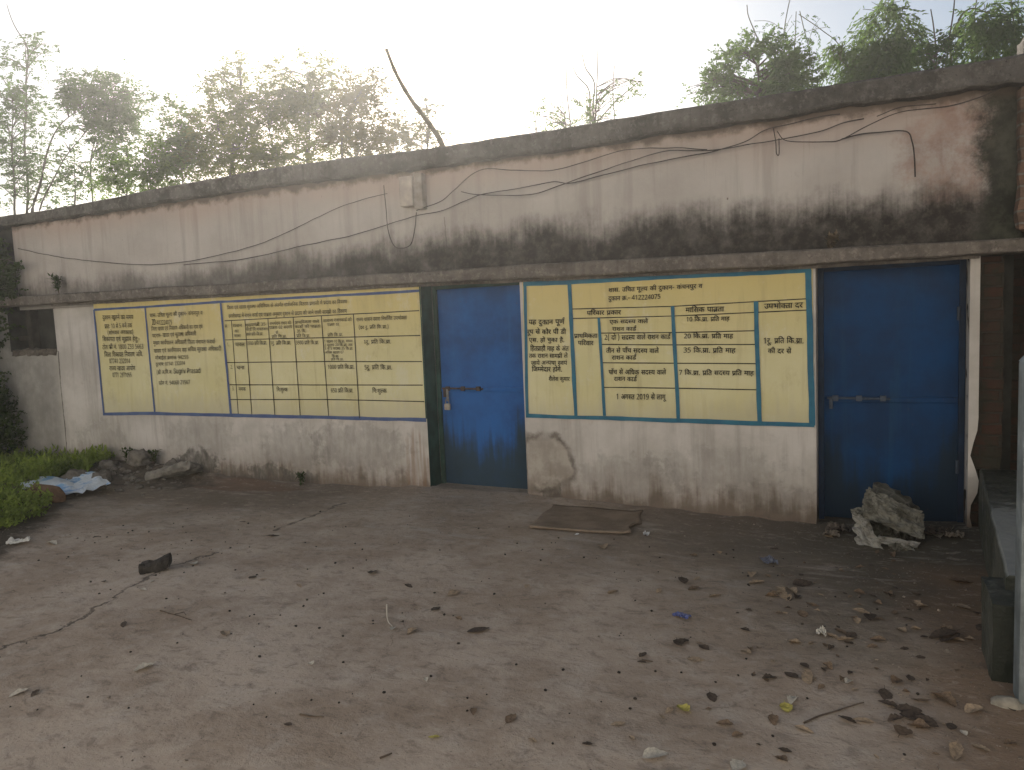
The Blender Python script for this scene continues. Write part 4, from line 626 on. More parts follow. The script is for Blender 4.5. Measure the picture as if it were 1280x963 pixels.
# ---------------------------------------------------------------- ground (one sheet to the horizon)
BASE_Z = [(-13, -.05), (-10.6, -.045), (-9.3, -.05), (-8.2, .0), (-7.6, -.008), (-7.1, -.045), (-6, -.044), (-5.3, -.036),
          (-4.56, -.02), (-3.9, .02), (-2.9, .003), (-2.25, -.014), (-1.6, -.041), (-.95, -.06), (-.39, -.076), (.1, -.06), (.63, -.03), (3, -.03)]
EDGE = [(-6.0, -3.4), (-6.1, -2.7), (-6.2, -2.5), (-6.6, -2.08), (-6.92, -1.74), (-7.3, -1.26), (-7.6, -.85), (-7.9, -.5), (-8.1, -.1), (-8.1, .3)]


def edge_x(y):                       # x of the yard slab's left edge at depth y
    return interp([(b, a) for a, b in EDGE], y)


def gz(x, y):
    f = smoothstep(-2.2, 0, y)
    z = interp(BASE_Z, x) * f
    z += .018 * (noise.noise(Vector((x * .7, y * .7, 3))) * (1 - f)) + .006 * noise.noise(Vector((x * 2.3, y * 2.3, 9)))
    d = edge_x(y) - x
    if -4 < y < .5 and d > -.6:       # soil bank beyond the slab
        z += (.05 + .05 * noise.noise(Vector((x * 1.5, y * 1.5, 5)))) * smoothstep(-.35, .6, d)
    z += smoothstep(-.16, -.01, y) * (1 if y < .05 else 0) * (.014 + .024 * noise.noise(Vector((x * 5, y * 5, 2))) + .012 * noise.noise(Vector((x * 14, y * 14, 2))))
    m = math.exp(-((x + 7.75) / .75) ** 2 - ((y + .16) / .33) ** 2)
    z += m * (.10 + .06 * noise.noise(Vector((x * 4, y * 4, 1))))
    m = math.exp(-((x + 6.6) / .9) ** 2 - ((y + .03) / .14) ** 2)
    z += m * (.03 + .03 * noise.noise(Vector((x * 5, y * 5, 1))))
    return z


def make_ground():
    xs = [-150, -90, -50, -32, -22, -17, -14.5] + [-13.2 + .075 * i for i in range(218)] + [3.6, 5, 8, 14, 25, 60, 150]
    ys = [-150, -80, -40, -22, -14, -10] + [-8 + .075 * i for i in range(112)] + [.7, 1.5, 3, 6, 10, 20, 50, 150]
    verts = [(x, y, gz(x, y) if (-13.3 < x < 3.3 and -8.1 < y < .6) else -.05) for y in ys for x in xs]
    nx = len(xs)
    faces = [(j * nx + i, j * nx + i + 1, (j + 1) * nx + i + 1, (j + 1) * nx + i) for j in range(len(ys) - 1) for i in range(nx - 1)]
    m = Mat('worn_concrete_yard', .92, .2)
    X, Y, Z = m.xyz()
    big = m.noise(.9, 6, .62)
    mid_ = m.noise(4.5, 7, .68, dist=.4)
    fine = m.noise(55, 4, .7)
    drag = m.noise(3.0, 6, .65, m.vec((.55, 1.7, 1)))
    c = m.mix(m.ramp(big, ((.36, 0.), (.64, 1.))), (.365, .288, .218), (.490, .405, .322))
    c = m.mix(m.math('MULTIPLY', m.ramp(mid_, ((.45, 0.), (.72, 1.))), .65), c, (.50, .435, .365))
    # brown soil trodden over the slab, mainly near the camera
    soil = m.math('MULTIPLY', m.ramp(m.noise(1.4, 7, .7, m.vec(loc=(4, 9, 0))), ((.46, 0.), (.62, 1.))), .55)
    c = m.mix(soil, c, (.30, .228, .165))
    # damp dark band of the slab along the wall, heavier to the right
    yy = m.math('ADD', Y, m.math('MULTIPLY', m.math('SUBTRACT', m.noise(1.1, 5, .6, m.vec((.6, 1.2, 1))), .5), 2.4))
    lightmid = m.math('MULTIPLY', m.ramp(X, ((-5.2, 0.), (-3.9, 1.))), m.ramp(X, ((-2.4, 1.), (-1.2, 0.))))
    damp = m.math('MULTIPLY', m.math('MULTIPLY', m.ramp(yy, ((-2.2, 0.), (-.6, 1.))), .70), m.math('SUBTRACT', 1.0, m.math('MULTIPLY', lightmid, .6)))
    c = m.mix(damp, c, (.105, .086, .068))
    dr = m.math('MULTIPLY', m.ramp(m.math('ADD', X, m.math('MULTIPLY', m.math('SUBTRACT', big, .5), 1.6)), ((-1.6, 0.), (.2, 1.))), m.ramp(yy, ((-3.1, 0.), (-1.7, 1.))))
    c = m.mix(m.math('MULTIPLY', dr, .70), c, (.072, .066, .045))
    # pale scuffed patches in the dark band
    sc = m.math('MULTIPLY', m.ramp(drag, ((.56, 0.), (.66, 1.))), m.ramp(Y, ((-2.6, 0.), (-1.2, .75))))
    c = m.mix(m.math('MULTIPLY', sc, .6), c, (.40, .36, .31))
    # brown earth: right foreground and outside the slab
    er = m.math('ADD', X, m.math('MULTIPLY', m.math('SUBTRACT', m.noise(2.2, 6, .7), .5), .9))
    earth = m.math('MULTIPLY', m.ramp(er, ((-.05, 0.), (.5, 1.))), m.ramp(Y, ((-1.2, 1.), (-.7, 0.))))
    c = m.mix(m.math('MULTIPLY', earth, .8), c, (.21, .138, .085))
    # reddish brick dust line at the wall foot in the middle left
    c = m.mix(m.math('MULTIPLY', m.spot(-6.3, -.25, 1.0, .22, .25, 3, ('x', 'y')), .55), c, (.17, .095, .06))
    # dark soil bank on the left
    tab = m.math('ADD', m.math('ADD', X, m.math('MULTIPLY', Y, .86)), m.math('MULTIPLY', m.math('SUBTRACT', m.noise(5, 6, .7), .5), .5))
    bank = m.ramp(tab, ((-8.55, 1.), (-8.25, 0.)))
    c = m.mix(bank, c, (.085, .068, .048))
    c = m.mix(m.math('MULTIPLY', m.spot(-7.55, -.32, 1.05, .42, .45, 4, ('x', 'y')), .92), c, m.mix(m.ramp(mid_, ((.4, 0.), (.62, 1.))), (.055, .044, .032), (.13, .105, .078)))
    far = m.ramp(Y, ((-9.5, 1.), (-8.2, 0.)))
    c = m.mix(far, c, (.36, .30, .23))
    # mottled dirt, blown dust and scuffs
    mot = m.noise(11, 7, .74, m.vec((.8, 1.3, 1)), .6)
    c = m.mix(m.math('MULTIPLY', m.math('SUBTRACT', 1.0, m.ramp(mot, ((.34, 0.), (.50, 1.)))), .48), c, (.13, .105, .08))
    c = m.mix(m.math('MULTIPLY', m.ramp(mot, ((.54, 0.), (.68, 1.))), .42), c, (.50, .43, .35))
    # grit specks and cracks
    c = m.mix(m.math('MULTIPLY', m.ramp(fine, ((.60, 0.), (.72, 1.))), .5), c, (.36, .33, .29))
    c = m.mix(m.math('MULTIPLY', m.ramp(m.noise(80, 3, .6, m.vec(loc=(3, 1, 2))), ((.63, 0.), (.70, 1.))), .6), c, (.06, .05, .04))
    CK1 = [(-4.28, -4.2), (-4.18, -3.6), (-4.35, -3.11), (-4.51, -2.57), (-4.43, -2.23)]
    CK2 = [(-4.43, -1.6), (-4.4, -1.1), (-4.47, -.64)]
    ck = m.crack(CK1, .020, .12)
    ck2 = m.crack(CK2, .030, .10)
    ck3 = m.crack([(-2.1, -3.6), (-2.3, -3.0), (-2.6, -2.2)], .010, .12)
    brk = m.ramp(m.noise(4, 5, .7, m.vec(loc=(8, 8, 8))), ((.36, .12), (.56, 1.)))
    cks = m.math('MULTIPLY', brk, m.math('MAXIMUM', m.math('MAXIMUM', ck, ck2), m.math('MULTIPLY', ck3, .3)))
    c = m.mix(m.math('MULTIPLY', cks, .75), c, (.055, .045, .036))
    m.color(c)
    h = m.math('ADD', m.math('MULTIPLY', mid_, .8), m.math('MULTIPLY', fine, .22))
    h = m.math('SUBTRACT', h, m.math('MULTIPLY', cks, .6))
    m.bump(h, .55, .03)
    g = build_raw('ground', verts, faces, m.m, smooth=True)
    tag(g, 'worn grey brown concrete yard and soil in front of the shop', 'ground', kind='structure')


make_ground()

# ---------------------------------------------------------------- shop building
shop = thing('shop_building', (-4.4, 0.0, 0.0), 'long low whitewashed shop with flat concrete roof, mouldy walls and two blue doors', 'building')


def plaster(name):
    m = Mat(name, .93, .15)
    X, Y, Z = m.xyz()
    big = m.noise(.8, 6, .62)
    mid_ = m.noise(5, 6, .65)
    streak = m.noise(1.0, 6, .62, m.vec((7.5, 1, .55)))
    strf = m.noise(1.0, 5, .6, m.vec((26, 1, 1.2)))
    c = m.mix(m.ramp(big, ((.35, 0.), (.65, 1.))), (.375, .338, .305), (.475, .438, .40))
    # lower wall is a cooler limewash
    low = m.ramp(Z, ((1.9, 1.), (2.1, 0.)))
    cl = m.mix(m.ramp(m.noise(1.3, 6, .65, m.vec(loc=(5, 0, 2))), ((.35, 0.), (.65, 1.))), (.40, .375, .34), (.54, .51, .475))
    c = m.mix(low, c, cl)
    c = m.mix(m.math('MULTIPLY', m.ramp(streak, ((.48, 0.), (.68, 1.))), .45), c, (.27, .24, .215))
    c = m.mix(m.math('MULTIPLY', m.ramp(strf, ((.58, 0.), (.72, 1.))), .22), c, (.22, .20, .18))
    c = m.mix(m.math('MULTIPLY', m.ramp(mid_, ((.60, 0.), (.72, 1.))), .35), c, (.33, .28, .24))
    # pink flare tone painted in under the roof, salmon undercoat at the right end
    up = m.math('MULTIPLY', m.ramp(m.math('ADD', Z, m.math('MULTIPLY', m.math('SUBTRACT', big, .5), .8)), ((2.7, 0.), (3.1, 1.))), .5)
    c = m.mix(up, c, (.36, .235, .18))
    red = m.spot(.50, 2.66, .30, .42, .62, 2.6)
    redn = m.ramp(m.noise(7, 7, .72, m.vec(loc=(2, 0, 8))), ((.36, .25), (.60, 1.)))
    c = m.mix(m.math('MULTIPLY', m.math('MULTIPLY', red, redn), .62), c, m.mix(m.ramp(mid_, ((.4, 0.), (.62, 1.))), (.25, .135, .10), (.34, .22, .17)))
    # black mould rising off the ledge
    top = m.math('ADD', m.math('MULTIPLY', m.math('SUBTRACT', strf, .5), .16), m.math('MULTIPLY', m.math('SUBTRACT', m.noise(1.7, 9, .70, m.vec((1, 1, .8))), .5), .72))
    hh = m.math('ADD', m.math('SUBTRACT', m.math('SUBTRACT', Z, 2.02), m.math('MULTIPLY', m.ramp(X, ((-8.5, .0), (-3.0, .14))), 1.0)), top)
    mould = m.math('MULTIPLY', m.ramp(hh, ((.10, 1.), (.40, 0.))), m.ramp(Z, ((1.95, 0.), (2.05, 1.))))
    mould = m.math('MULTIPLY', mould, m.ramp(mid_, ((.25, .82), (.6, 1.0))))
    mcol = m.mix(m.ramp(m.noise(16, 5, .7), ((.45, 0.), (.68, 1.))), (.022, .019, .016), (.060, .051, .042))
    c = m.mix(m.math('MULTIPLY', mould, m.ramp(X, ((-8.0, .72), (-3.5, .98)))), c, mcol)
    # black moss down the right-hand corner
    mr = m.ramp(m.math('ADD', X, m.math('MULTIPLY', m.math('SUBTRACT', m.noise(4, 8, .74, m.vec(loc=(1, 2, 3))), .5), .46)), ((.60, 0.), (.76, 1.)))
    c = m.mix(m.math('MULTIPLY', mr, m.ramp(Z, ((1.95, 0.), (2.02, .95)))), c, m.mix(m.ramp(mid_, ((.4, 0.), (.62, 1.))), (.026, .027, .02), (.065, .066, .048)))
    # shadow under the slab, painted into the wall colour
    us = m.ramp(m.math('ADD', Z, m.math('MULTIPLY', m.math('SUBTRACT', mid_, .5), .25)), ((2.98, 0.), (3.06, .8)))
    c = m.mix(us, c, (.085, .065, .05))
    # splash dirt along the foot of the wall
    foot = m.math('ADD', Z, m.math('ADD', m.math('MULTIPLY', m.math('SUBTRACT', streak, .5), .7), m.math('MULTIPLY', m.math('SUBTRACT', mid_, .5), .35)))
    c = m.mix(m.math('MULTIPLY', m.ramp(foot, ((-.02, 1.), (.42, 0.))), .62), c, (.215, .170, .132))
    c = m.mix(m.math('MULTIPLY', m.ramp(foot, ((-.04, 1.), (.18, 0.))), .75), c, (.115, .083, .060))
    for sx, sz, rx, rz, st in ((-7.0, .10, .30, .17, .85), (-5.95, .03, .32, .12, .75), (-5.5, .02, .2, .08, .6), (-6.45, .02, .22, .09, .5), (-2.62, .07, .10, .10, .8), (-1.2, .34, .5, .16, .2), (-4.75, .38, .55, .26, .32), (-5.6, .34, .4, .24, .28), (-6.9, .42, .5, .2, .2), (-.75, .12, .3, .12, .3), (-1.9, .2, .45, .2, .25), (-8.6, .3, .4, .25, .25)):
        c = m.mix(m.math('MULTIPLY', m.math('MULTIPLY', m.spot(sx, sz, rx * 1.15, rz * 1.15, .75, 9), m.ramp(m.noise(10, 6, .68, m.vec((1.4, 1, .7))), ((.30, .35), (.66, 1.)))), st), c, (.07, .065, .055))
    # plaster fallen away beside the first door
    ps = m.math('MULTIPLY', m.spot(-2.76, .31, .36, .29, .34, 2.6), m.ramp(X, ((-2.875, 0.), (-2.86, 1.))))
    rim = m.math('MULTIPLY', m.math('MULTIPLY', ps, m.math('SUBTRACT', 1.0, ps)), m.ramp(mid_, ((.35, .4), (.65, 3.2))))
    c = m.mix(m.math('MULTIPLY', ps, .62), c, m.mix(m.ramp(mid_, ((.4, 0.), (.62, 1.))), (.24, .205, .165), (.38, .34, .285)))
    c = m.mix(rim, c, (.07, .055, .045))
    # rust brown streaks under the first notice's right end
    c = m.mix(m.math('MULTIPLY', m.math('MULTIPLY', m.spot(-4.05, .22, .14, .42, .3, 5), m.ramp(strf, ((.4, 0.), (.6, 1.)))), .5), c, (.22, .13, .075))
    # dull old wall at the far left
    old = m.ramp(X, ((-9.5, 1.), (-9.2, 0.)))
    c = m.mix(m.math('MULTIPLY', old, m.math('MULTIPLY', low, m.ramp(mid_, ((.3, .55), (.65, .85))))), c, (.19, .185, .17))
    ck = m.crack([(-9.27, 1.44), (-9.29, 1.0), (-9.28, .5), (-9.30, -.1)], .016, .03, ('x', 'z'))
    ck2 = m.crack([(-3.62, 2.6), (-3.6, 2.35), (-3.63, 2.1)], .010, .02, ('x', 'z'))
    c = m.mix(m.math('MULTIPLY', m.math('MAXIMUM', ck, m.math('MULTIPLY', ck2, .5)), .8), c, (.06, .055, .05))
    # small nail holes and chips
    chip = m.ramp(m.noise(9, 3, .5, m.vec(loc=(2, 5, 1))), ((.74, 0.), (.77, 1.)))
    c = m.mix(m.math('MULTIPLY', chip, .8), c, (.10, .075, .06))
    m.color(c)
    h = m.math('ADD', m.math('MULTIPLY', mid_, .5), m.math('MULTIPLY', m.noise(38, 4, .65), .25))
    h = m.math('SUBTRACT', h, m.math('MULTIPLY', ps, .5))
    m.bump(h, .45, .02)
    return m.m


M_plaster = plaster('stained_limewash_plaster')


def slab_mat(name, base, dark, light):
    m = Mat(name, .95, .12)
    a = m.noise(3.2, 7, .7)
    b = m.noise(22, 6, .72)
    s = m.noise(1, 5, .6, m.vec((9, 9, .8)))
    c = m.mix(m.ramp(a, ((.36, 0.), (.64, 1.))), dark, base)
    c = m.mix(m.math('MULTIPLY', m.ramp(b, ((.5, 0.), (.68, 1.))), .55), c, light)
    c = m.mix(m.math('MULTIPLY', m.ramp(s, ((.54, 0.), (.66, 1.))), .55), c, dark)
    c = m.mix(m.ramp(m.noise(60, 3, .6), ((.62, 0.), (.7, .6))), c, tuple(x * .3 for x in dark))
    m.color(c).bump(m.math('ADD', m.math('MULTIPLY', a, .5), b), .8, .03)
    return m.m


M_slab = slab_mat('weathered_roof_concrete', (.135, .122, .108), (.068, .062, .054), (.22, .20, .18))
M_ledge = slab_mat('weathered_ledge_concrete', (.20, .175, .15), (.11, .096, .082), (.33, .29, .25))
M_dark = simple('shade_black_plaster', (.03, .03, .026), .95, .4, 5)  # near-black colour stands in for shade in recesses and openings


def ragged_right(x, z):
    if x > .684 and z < .85:
        t = smoothstep(.85, .5, z)
        return x - t * (.02 + .03 * math.sin(z * 13 + .5) + .018 * noise.noise(Vector((z * 9, 1, 1))))
    return x


def wall_panel(x0, x1, z0, z1, holes, step=.09, yoff=0.0, deep=.25, warp=None):
    """one storey of plastered wall, door and vent openings cut in it with their reveals"""
    def brk(a, b, cuts):
        c = sorted({a, b} | {k for k in cuts if a < k < b})
        out = []
        for p, q in zip(c, c[1:]):
            n = max(1, round((q - p) / step))
            out += [p + (q - p) * i / n for i in range(n)]
        return out + [b]
    xs = brk(x0, x1, [h[0] for h in holes] + [h[1] for h in holes])
    zs = brk(z0, z1, [h[2] for h in holes] + [h[3] for h in holes])
    idx, verts, faces = {}, [], []

    def v(i, j):
        if (i, j) not in idx:
            x, z = xs[i], zs[j]
            y = yoff + .003 * (1 + noise.noise(Vector((x * 1.7, z * 1.7, 4)))) * .9
            if warp:
                x = warp(x, z)
            idx[(i, j)] = len(verts)
            verts.append((x, y, z))
        return idx[(i, j)]

    def inside(x, z):
        return any(h[0] < x < h[1] and h[2] < z < h[3] for h in holes)
    back = {}

    def bv(i, j):
        if (i, j) not in back:
            x, y, z = verts[v(i, j)]
            back[(i, j)] = len(verts)
            verts.append((x, yoff + deep, z))
        return back[(i, j)]
    nx, nz = len(xs) - 1, len(zs) - 1
    solid = [[not inside((xs[i] + xs[i + 1]) / 2, (zs[j] + zs[j + 1]) / 2) for j in range(nz)] for i in range(nx)]
    for i in range(nx):
        for j in range(nz):
            if not solid[i][j]:
                continue
            faces.append((v(i, j), v(i + 1, j), v(i + 1, j + 1), v(i, j + 1)))
            for (di, dj, a, b) in ((-1, 0, (i, j + 1), (i, j)), (1, 0, (i + 1, j), (i + 1, j + 1)), (0, -1, (i, j), (i + 1, j)), (0, 1, (i + 1, j + 1), (i, j + 1))):
                k, l = i + di, j + dj
                if not (0 <= k < nx and 0 <= l < nz) or not solid[k][l]:
                    faces.append((v(*b), v(*a), bv(*a), bv(*b)))
    return verts, faces


D1 = (-3.914, -2.873)
D2 = (-.393, .628)
vs, fs = wall_panel(-9.29, .69, -.3, 1.985, [(D1[0], D1[1], -.4, 2.05), (D2[0], D2[1], -.4, 2.05)], warp=ragged_right)
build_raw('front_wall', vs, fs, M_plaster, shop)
vs, fs = wall_panel(-12.5, -9.3, -.3, 1.985, [(-10.23, -9.32, 1.44, 2.05)], yoff=.02, warp=None)
for i, (x, y, z) in enumerate(vs):
    if 1.40 < z < 1.47:
        vs[i] = (x, y, z + .05 * noise.noise(Vector((x * 6, 2, y * 3))))
build_raw('old_wall', vs, fs, M_plaster, shop)
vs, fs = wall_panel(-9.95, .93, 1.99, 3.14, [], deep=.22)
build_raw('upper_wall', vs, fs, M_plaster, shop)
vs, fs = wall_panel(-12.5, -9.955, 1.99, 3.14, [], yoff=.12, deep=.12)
build_raw('upper_wall', vs, fs, M_dark, shop)  # near-black colour paints in the gloom at the left end
bm = bmesh.new()
box(bm, -12.5, -12.27, .26, 5.0, -.3, 3.1)
box(bm, -12.5, .93, 5.0, 5.23, -.3, 3.1)
build('rear_wall', bm, M_plaster, shop)
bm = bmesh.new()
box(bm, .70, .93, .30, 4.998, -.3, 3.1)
build('side_wall', bm, M_dark, shop)  # black colour paints in the dark void beside the brickwork


def beam(name, top, bot, y0, y1, mat, amp, step=.05, under=.02, parent=shop, rows=4):
    """long cast slab whose edges wander as weathered concrete does"""
    x0, x1 = top[0][0], top[-1][0]
    n = int((x1 - x0) / step)
    sect, verts, faces = 0, [], []
    for i in range(n + 1):
        x = x0 + (x1 - x0) * i / n
        zt, zb = interp(top, x), interp(bot, x)
        ring = [(y1, zt)]
        ring += [(y0 + (y1 - y0) * t, zt) for t in (.3, .1)] + [(y0 + .012, zt - .004)]
        ring += [(y0, zt + (zb - zt) * (k + .5) / rows) for k in range(rows)]
        ring += [(y0 + .014, zb + .003), (y0 + .07, zb), (y1, zb)]
        sect = len(ring)
        for k, (y, z) in enumerate(ring):
            p = Vector((x * 5.5, y * 9, z * 9))
            w = amp * noise.noise(p) + amp * .55 * noise.noise(p * 3.1)
            lo = under * noise.noise(Vector((x * 2.2, 5, 1))) + under * .8 * noise.noise(Vector((x * 9, 2, 7))) if k >= sect - 3 else 0
            if 0 < k < sect - 1:
                verts.append((x, y + w, z + w * .7 + lo + .012 * noise.noise(Vector((x * .9, 3, 3)))))
            else:
                verts.append((x, y, z))
    for i in range(n):
        for k in range(sect):
            k2 = (k + 1) % sect
            faces.append((i * sect + k, i * sect + k2, (i + 1) * sect + k2, (i + 1) * sect + k))
    faces.append(tuple(range(sect)))
    faces.append(tuple(n * sect + k for k in range(sect - 1, -1, -1)))
    me_o = build_raw(name, verts, faces, mat, parent)
    b = bmesh.new()
    b.from_mesh(me_o.data)
    bmesh.ops.recalc_face_normals(b, faces=b.faces)
    b.to_mesh(me_o.data)
    b.free()
    return me_o


beam('ledge', [(-12.5, 2.17), (-10.08, 2.161), (-5.81, 2.127), (-3.52, 2.108), (-2.44, 2.10), (-1.45, 2.082), (-.39, 2.067), (.62, 2.053), (2.2, 2.04)],
     [(-12.5, 2.05), (-10.1, 2.04), (-8.34, 2.033), (-6.27, 2.016), (-3.82, 2.0), (-2.44, 1.973), (-1.46, 1.961), (-.39, 1.949), (.62, 1.95), (2.2, 1.94)],
     -.15, .10, M_ledge, .006, under=.008)
beam('roof_slab', [(-12.5, 3.18), (-9.0, 3.175), (-7.77, 3.205), (-5.95, 3.262), (-4.72, 3.25), (-3.48, 3.222), (-2.41, 3.222), (-1.44, 3.236), (-.06, 3.242), (.73, 3.256), (1.0, 3.262)],
     [(-12.5, 3.05), (-9.99, 3.052), (-7.79, 3.056), (-5.97, 3.09), (-4.64, 3.065), (-2.39, 3.05), (-1.44, 3.062), (-.06, 3.08), (1.0, 3.07)],
     -.12, 5.3, M_slab, .011, under=.022)
# lintel moulding: thin drip strip under the ledge
bm = bmesh.new()
for i in range(60):
    xa, xb = -9.28 + 9.96 * i / 60, -9.28 + 9.96 * (i + 1) / 60
    za = interp([(-9.3, 2.035), (-3.82, 1.996), (-2.44, 1.973), (-.39, 1.949), (.69, 1.95)], xa)
    zb = interp([(-9.3, 2.035), (-3.82, 1.996), (-2.44, 1.973), (-.39, 1.949), (.69, 1.95)], xb)
    w = .006 * noise.noise(Vector((xa * 3, 1, 1)))
    q = [bm.verts.new(p) for p in ((xa, -.03, za + .02), (xb, -.03, zb + .02), (xb, -.03, zb - .022 + w), (xa, -.03, za - .022 + w), (xa, .0, za - .022 + w), (xb, .0, zb - .022 + w))]
    bm.faces.new((q[0], q[3], q[2], q[1]))
    bm.faces.new((q[3], q[4], q[5], q[2]))
build('drip_moulding', bm, M_ledge, shop)
# blocked ventilator in the old wall
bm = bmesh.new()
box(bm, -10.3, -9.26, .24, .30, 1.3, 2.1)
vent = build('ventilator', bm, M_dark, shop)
bm = bmesh.new()
box(bm, -10.02, -9.93, .12, .22, 1.42, 2.03)
box(bm, -10.22, -9.94, .11, .21, 1.60, 1.66)
build('frame', bm, simple('grey_brown_wood', (.036, .032, .027), .9, .4, 8), vent)
box_m = simple('loose_brick_rubble', (.10, .085, .07), .95, .4, 9, bump=.6)
# (its broken sill is built below, once the masonry helper exists)

# doors --------------------------------------------------------------------------------------


def door_paint(name, col, x0, x1, zdirt, dirt):
    m = Mat(name, .65, .12)
    X, Y, Z = m.xyz()
    a = m.noise(2.2, 6, .62)
    st = m.noise(1, 6, .62, m.vec((13, 1, .7)))
    c = m.mix(m.ramp(a, ((.35, 0.), (.65, 1.))), tuple(k * .72 for k in col), tuple(k * 1.2 for k in col))
    c = m.mix(m.math('MULTIPLY', m.ramp(st, ((.54, 0.), (.72, 1.))), .35), c, (col[0] * 2 + .008, col[1] * 1.5 + .012, col[2] * 1.2))
    dz = m.math('ADD', Z, m.math('ADD', m.math('MULTIPLY', m.math('SUBTRACT', st, .5), .9), m.math('MULTIPLY', m.math('SUBTRACT', a, .5), .4)))
    edge = m.math('MULTIPLY', m.math('MAXIMUM', m.ramp(X, ((x0, 1.), (x0 + .35, 0.))), m.ramp(X, ((x1 - .3, 0.), (x1, 1.)))), .25)
    dz = m.math('SUBTRACT', dz, edge)
    c = m.mix(m.math('MULTIPLY', m.ramp(dz, ((zdirt - .1, 1.), (zdirt + .3, 0.))), .85), c, dirt)
    c = m.mix(m.math('MULTIPLY', m.ramp(m.noise(30, 4, .7), ((.62, 0.), (.74, 1.))), .35), c, (.09, .06, .045))
    m.color(c).bump(m.noise(5, 4, .5), .15, .02)
    m.rough(m.ramp(a, ((.3, .45), (.7, .7))))
    return m.m


M_green = simple('dull_green_paint', (.022, .062, .050), .7, .35, 5)
M_iron = simple('painted_iron', (.035, .05, .075), .55, .4, 14, .4)
M_rust = simple('rusted_iron', (.06, .045, .038), .75, .4, 20, .3)


def make_door(x0, x1, ztop, name_paint, jamb, label, zb, bolt_z, lock):
    d = build('door', _door_leaf(x0, x1, ztop), name_paint, shop)
    tag(d, label)
    bm = bmesh.new()
    for xa, xb in ((x0 + .003, x0 + .045), (x1 - .045, x1 - .003)):
        box(bm, xa, xb, .205, .252, zb, ztop - .02, .004)
    box(bm, x0 + .045, x1 - .045, .205, .252, ztop - .075, ztop - .022, .004)
    build('door_frame', bm, jamb, d)
    bm = bmesh.new()
    box(bm, x0 + .05, x1 - .05, .214, .234, bolt_z - .022, bolt_z + .018, .003)
    build('door_rail', bm, name_paint, d)
    bm = bmesh.new()
    v, f = tube_data([(x0 + .07, .200, bolt_z + .012), (x0 + .52, .200, bolt_z + .006)], [.009, .009], 8)
    off = [bm.verts.new(p) for p in v]
    for q in f:
        bm.faces.new([off[i] for i in q])
    for xx in (x0 + .13, x0 + .30, x0 + .47):
        box(bm, xx - .022, xx + .022, .190, .213, bolt_z - .012, bolt_z + .030, .003)
    box(bm, x0 + .085, x0 + .11, .186, .212, bolt_z - .075, bolt_z + .012, .003)
    build('bolt', bm, M_iron if not lock else M_rust, d)
    for zz in (ztop * .2, ztop * .78):
        bm = bmesh.new()
        v, f = tube_data([(x1 - .05, .2, zz - .05), (x1 - .05, .2, zz + .05)], [.012, .012], 8)
        off = [bm.verts.new(p) for p in v]
        for q in f:
            bm.faces.new([off[i] for i in q])
        build('hinge', bm, M_iron, d)
    return d


def _door_leaf(x0, x1, ztop):
    """sheet steel leaf, faintly dented"""
    bm = bmesh.new()
    nx, nz = 16, 30
    g = {}
    for i in range(nx + 1):
        for j in range(nz + 1):
            x = x0 + .04 + (x1 - x0 - .08) * i / nx
            z = -.06 + (ztop + .06) * j / nz
            y = .235 + .006 * noise.noise(Vector((x * 2.4, z * 2.0, x0)))
            g[i, j] = bm.verts.new((x, y, z))
    for i in range(nx):
        for j in range(nz):
            bm.faces.new((g[i, j], g[i + 1, j], g[i + 1, j + 1], g[i, j + 1]))
    box(bm, x0 + .04, x1 - .04, .246, .27, -.06, ztop)
    return bm


P1_ = door_paint('blue_door_paint', (.016, .092, .290), D1[0], D1[1], .34, (.022, .040, .040))
P2_ = door_paint('shaded_blue_door_paint', (.003, .036, .112), D2[0], D2[1], .18, (.010, .022, .034))  # door blue darkened, the right end's shade put into its colour
door1 = make_door(D1[0], D1[1], 2.02, P1_, M_green, 'blue steel door between the two notices, green mould at its foot', -.05, .965, True)
door2 = make_door(D2[0], D2[1], 1.98, P2_, simple('dark_blue_frame_paint', (.006, .020, .048), .6, .3, 7), 'dark blue steel door at the right end', -.12, .90, False)
# green painted reveal of the first doorway
bm = bmesh.new()
box(bm, D1[0] + .0005, D1[0] + .0025, -.001, .204, -.05, 2.0)
build('reveal_paint', bm, M_green, door1)
bm = bmesh.new()
box(bm, D1[0] - .012, D1[0] - .001, -.006, .0, .70, 1.99)
build('edge_paint', bm, M_green, door1)
bm = bmesh.new()
lx, lz = -3.785, .80
box(bm, lx - .03, lx + .03, .168, .196, lz - .035, lz + .028, .009)
pad = build('padlock', bm, simple('worn_brass', (.34, .31, .25), .45, .2, 30, .5), door1)
bm = bmesh.new()
pts = [(lx - .018, .182, lz + .02)] + [(lx - .018 * math.cos(t), .182, lz + .055 + .022 * math.sin(t)) for t in [math.pi * k / 8 for k in range(9)]] + [(lx + .018, .182, lz + .02)]
v, f = tube_data(pts, [.005] * len(pts), 6)
off = [bm.verts.new(p) for p in v]
for q in f:
    bm.faces.new([off[i] for i in q])
box(bm, lx - .012, lx + .012, .188, .202, lz + .05, lz + .17, .003)
tag(build('shackle', bm, simple('bright_steel', (.15, .15, .15), .5, .2, 30, .5), door1), 'steel shackle and hasp of the padlock')

# pilaster strip right of the second door is the wall itself; broken brickwork beyond it


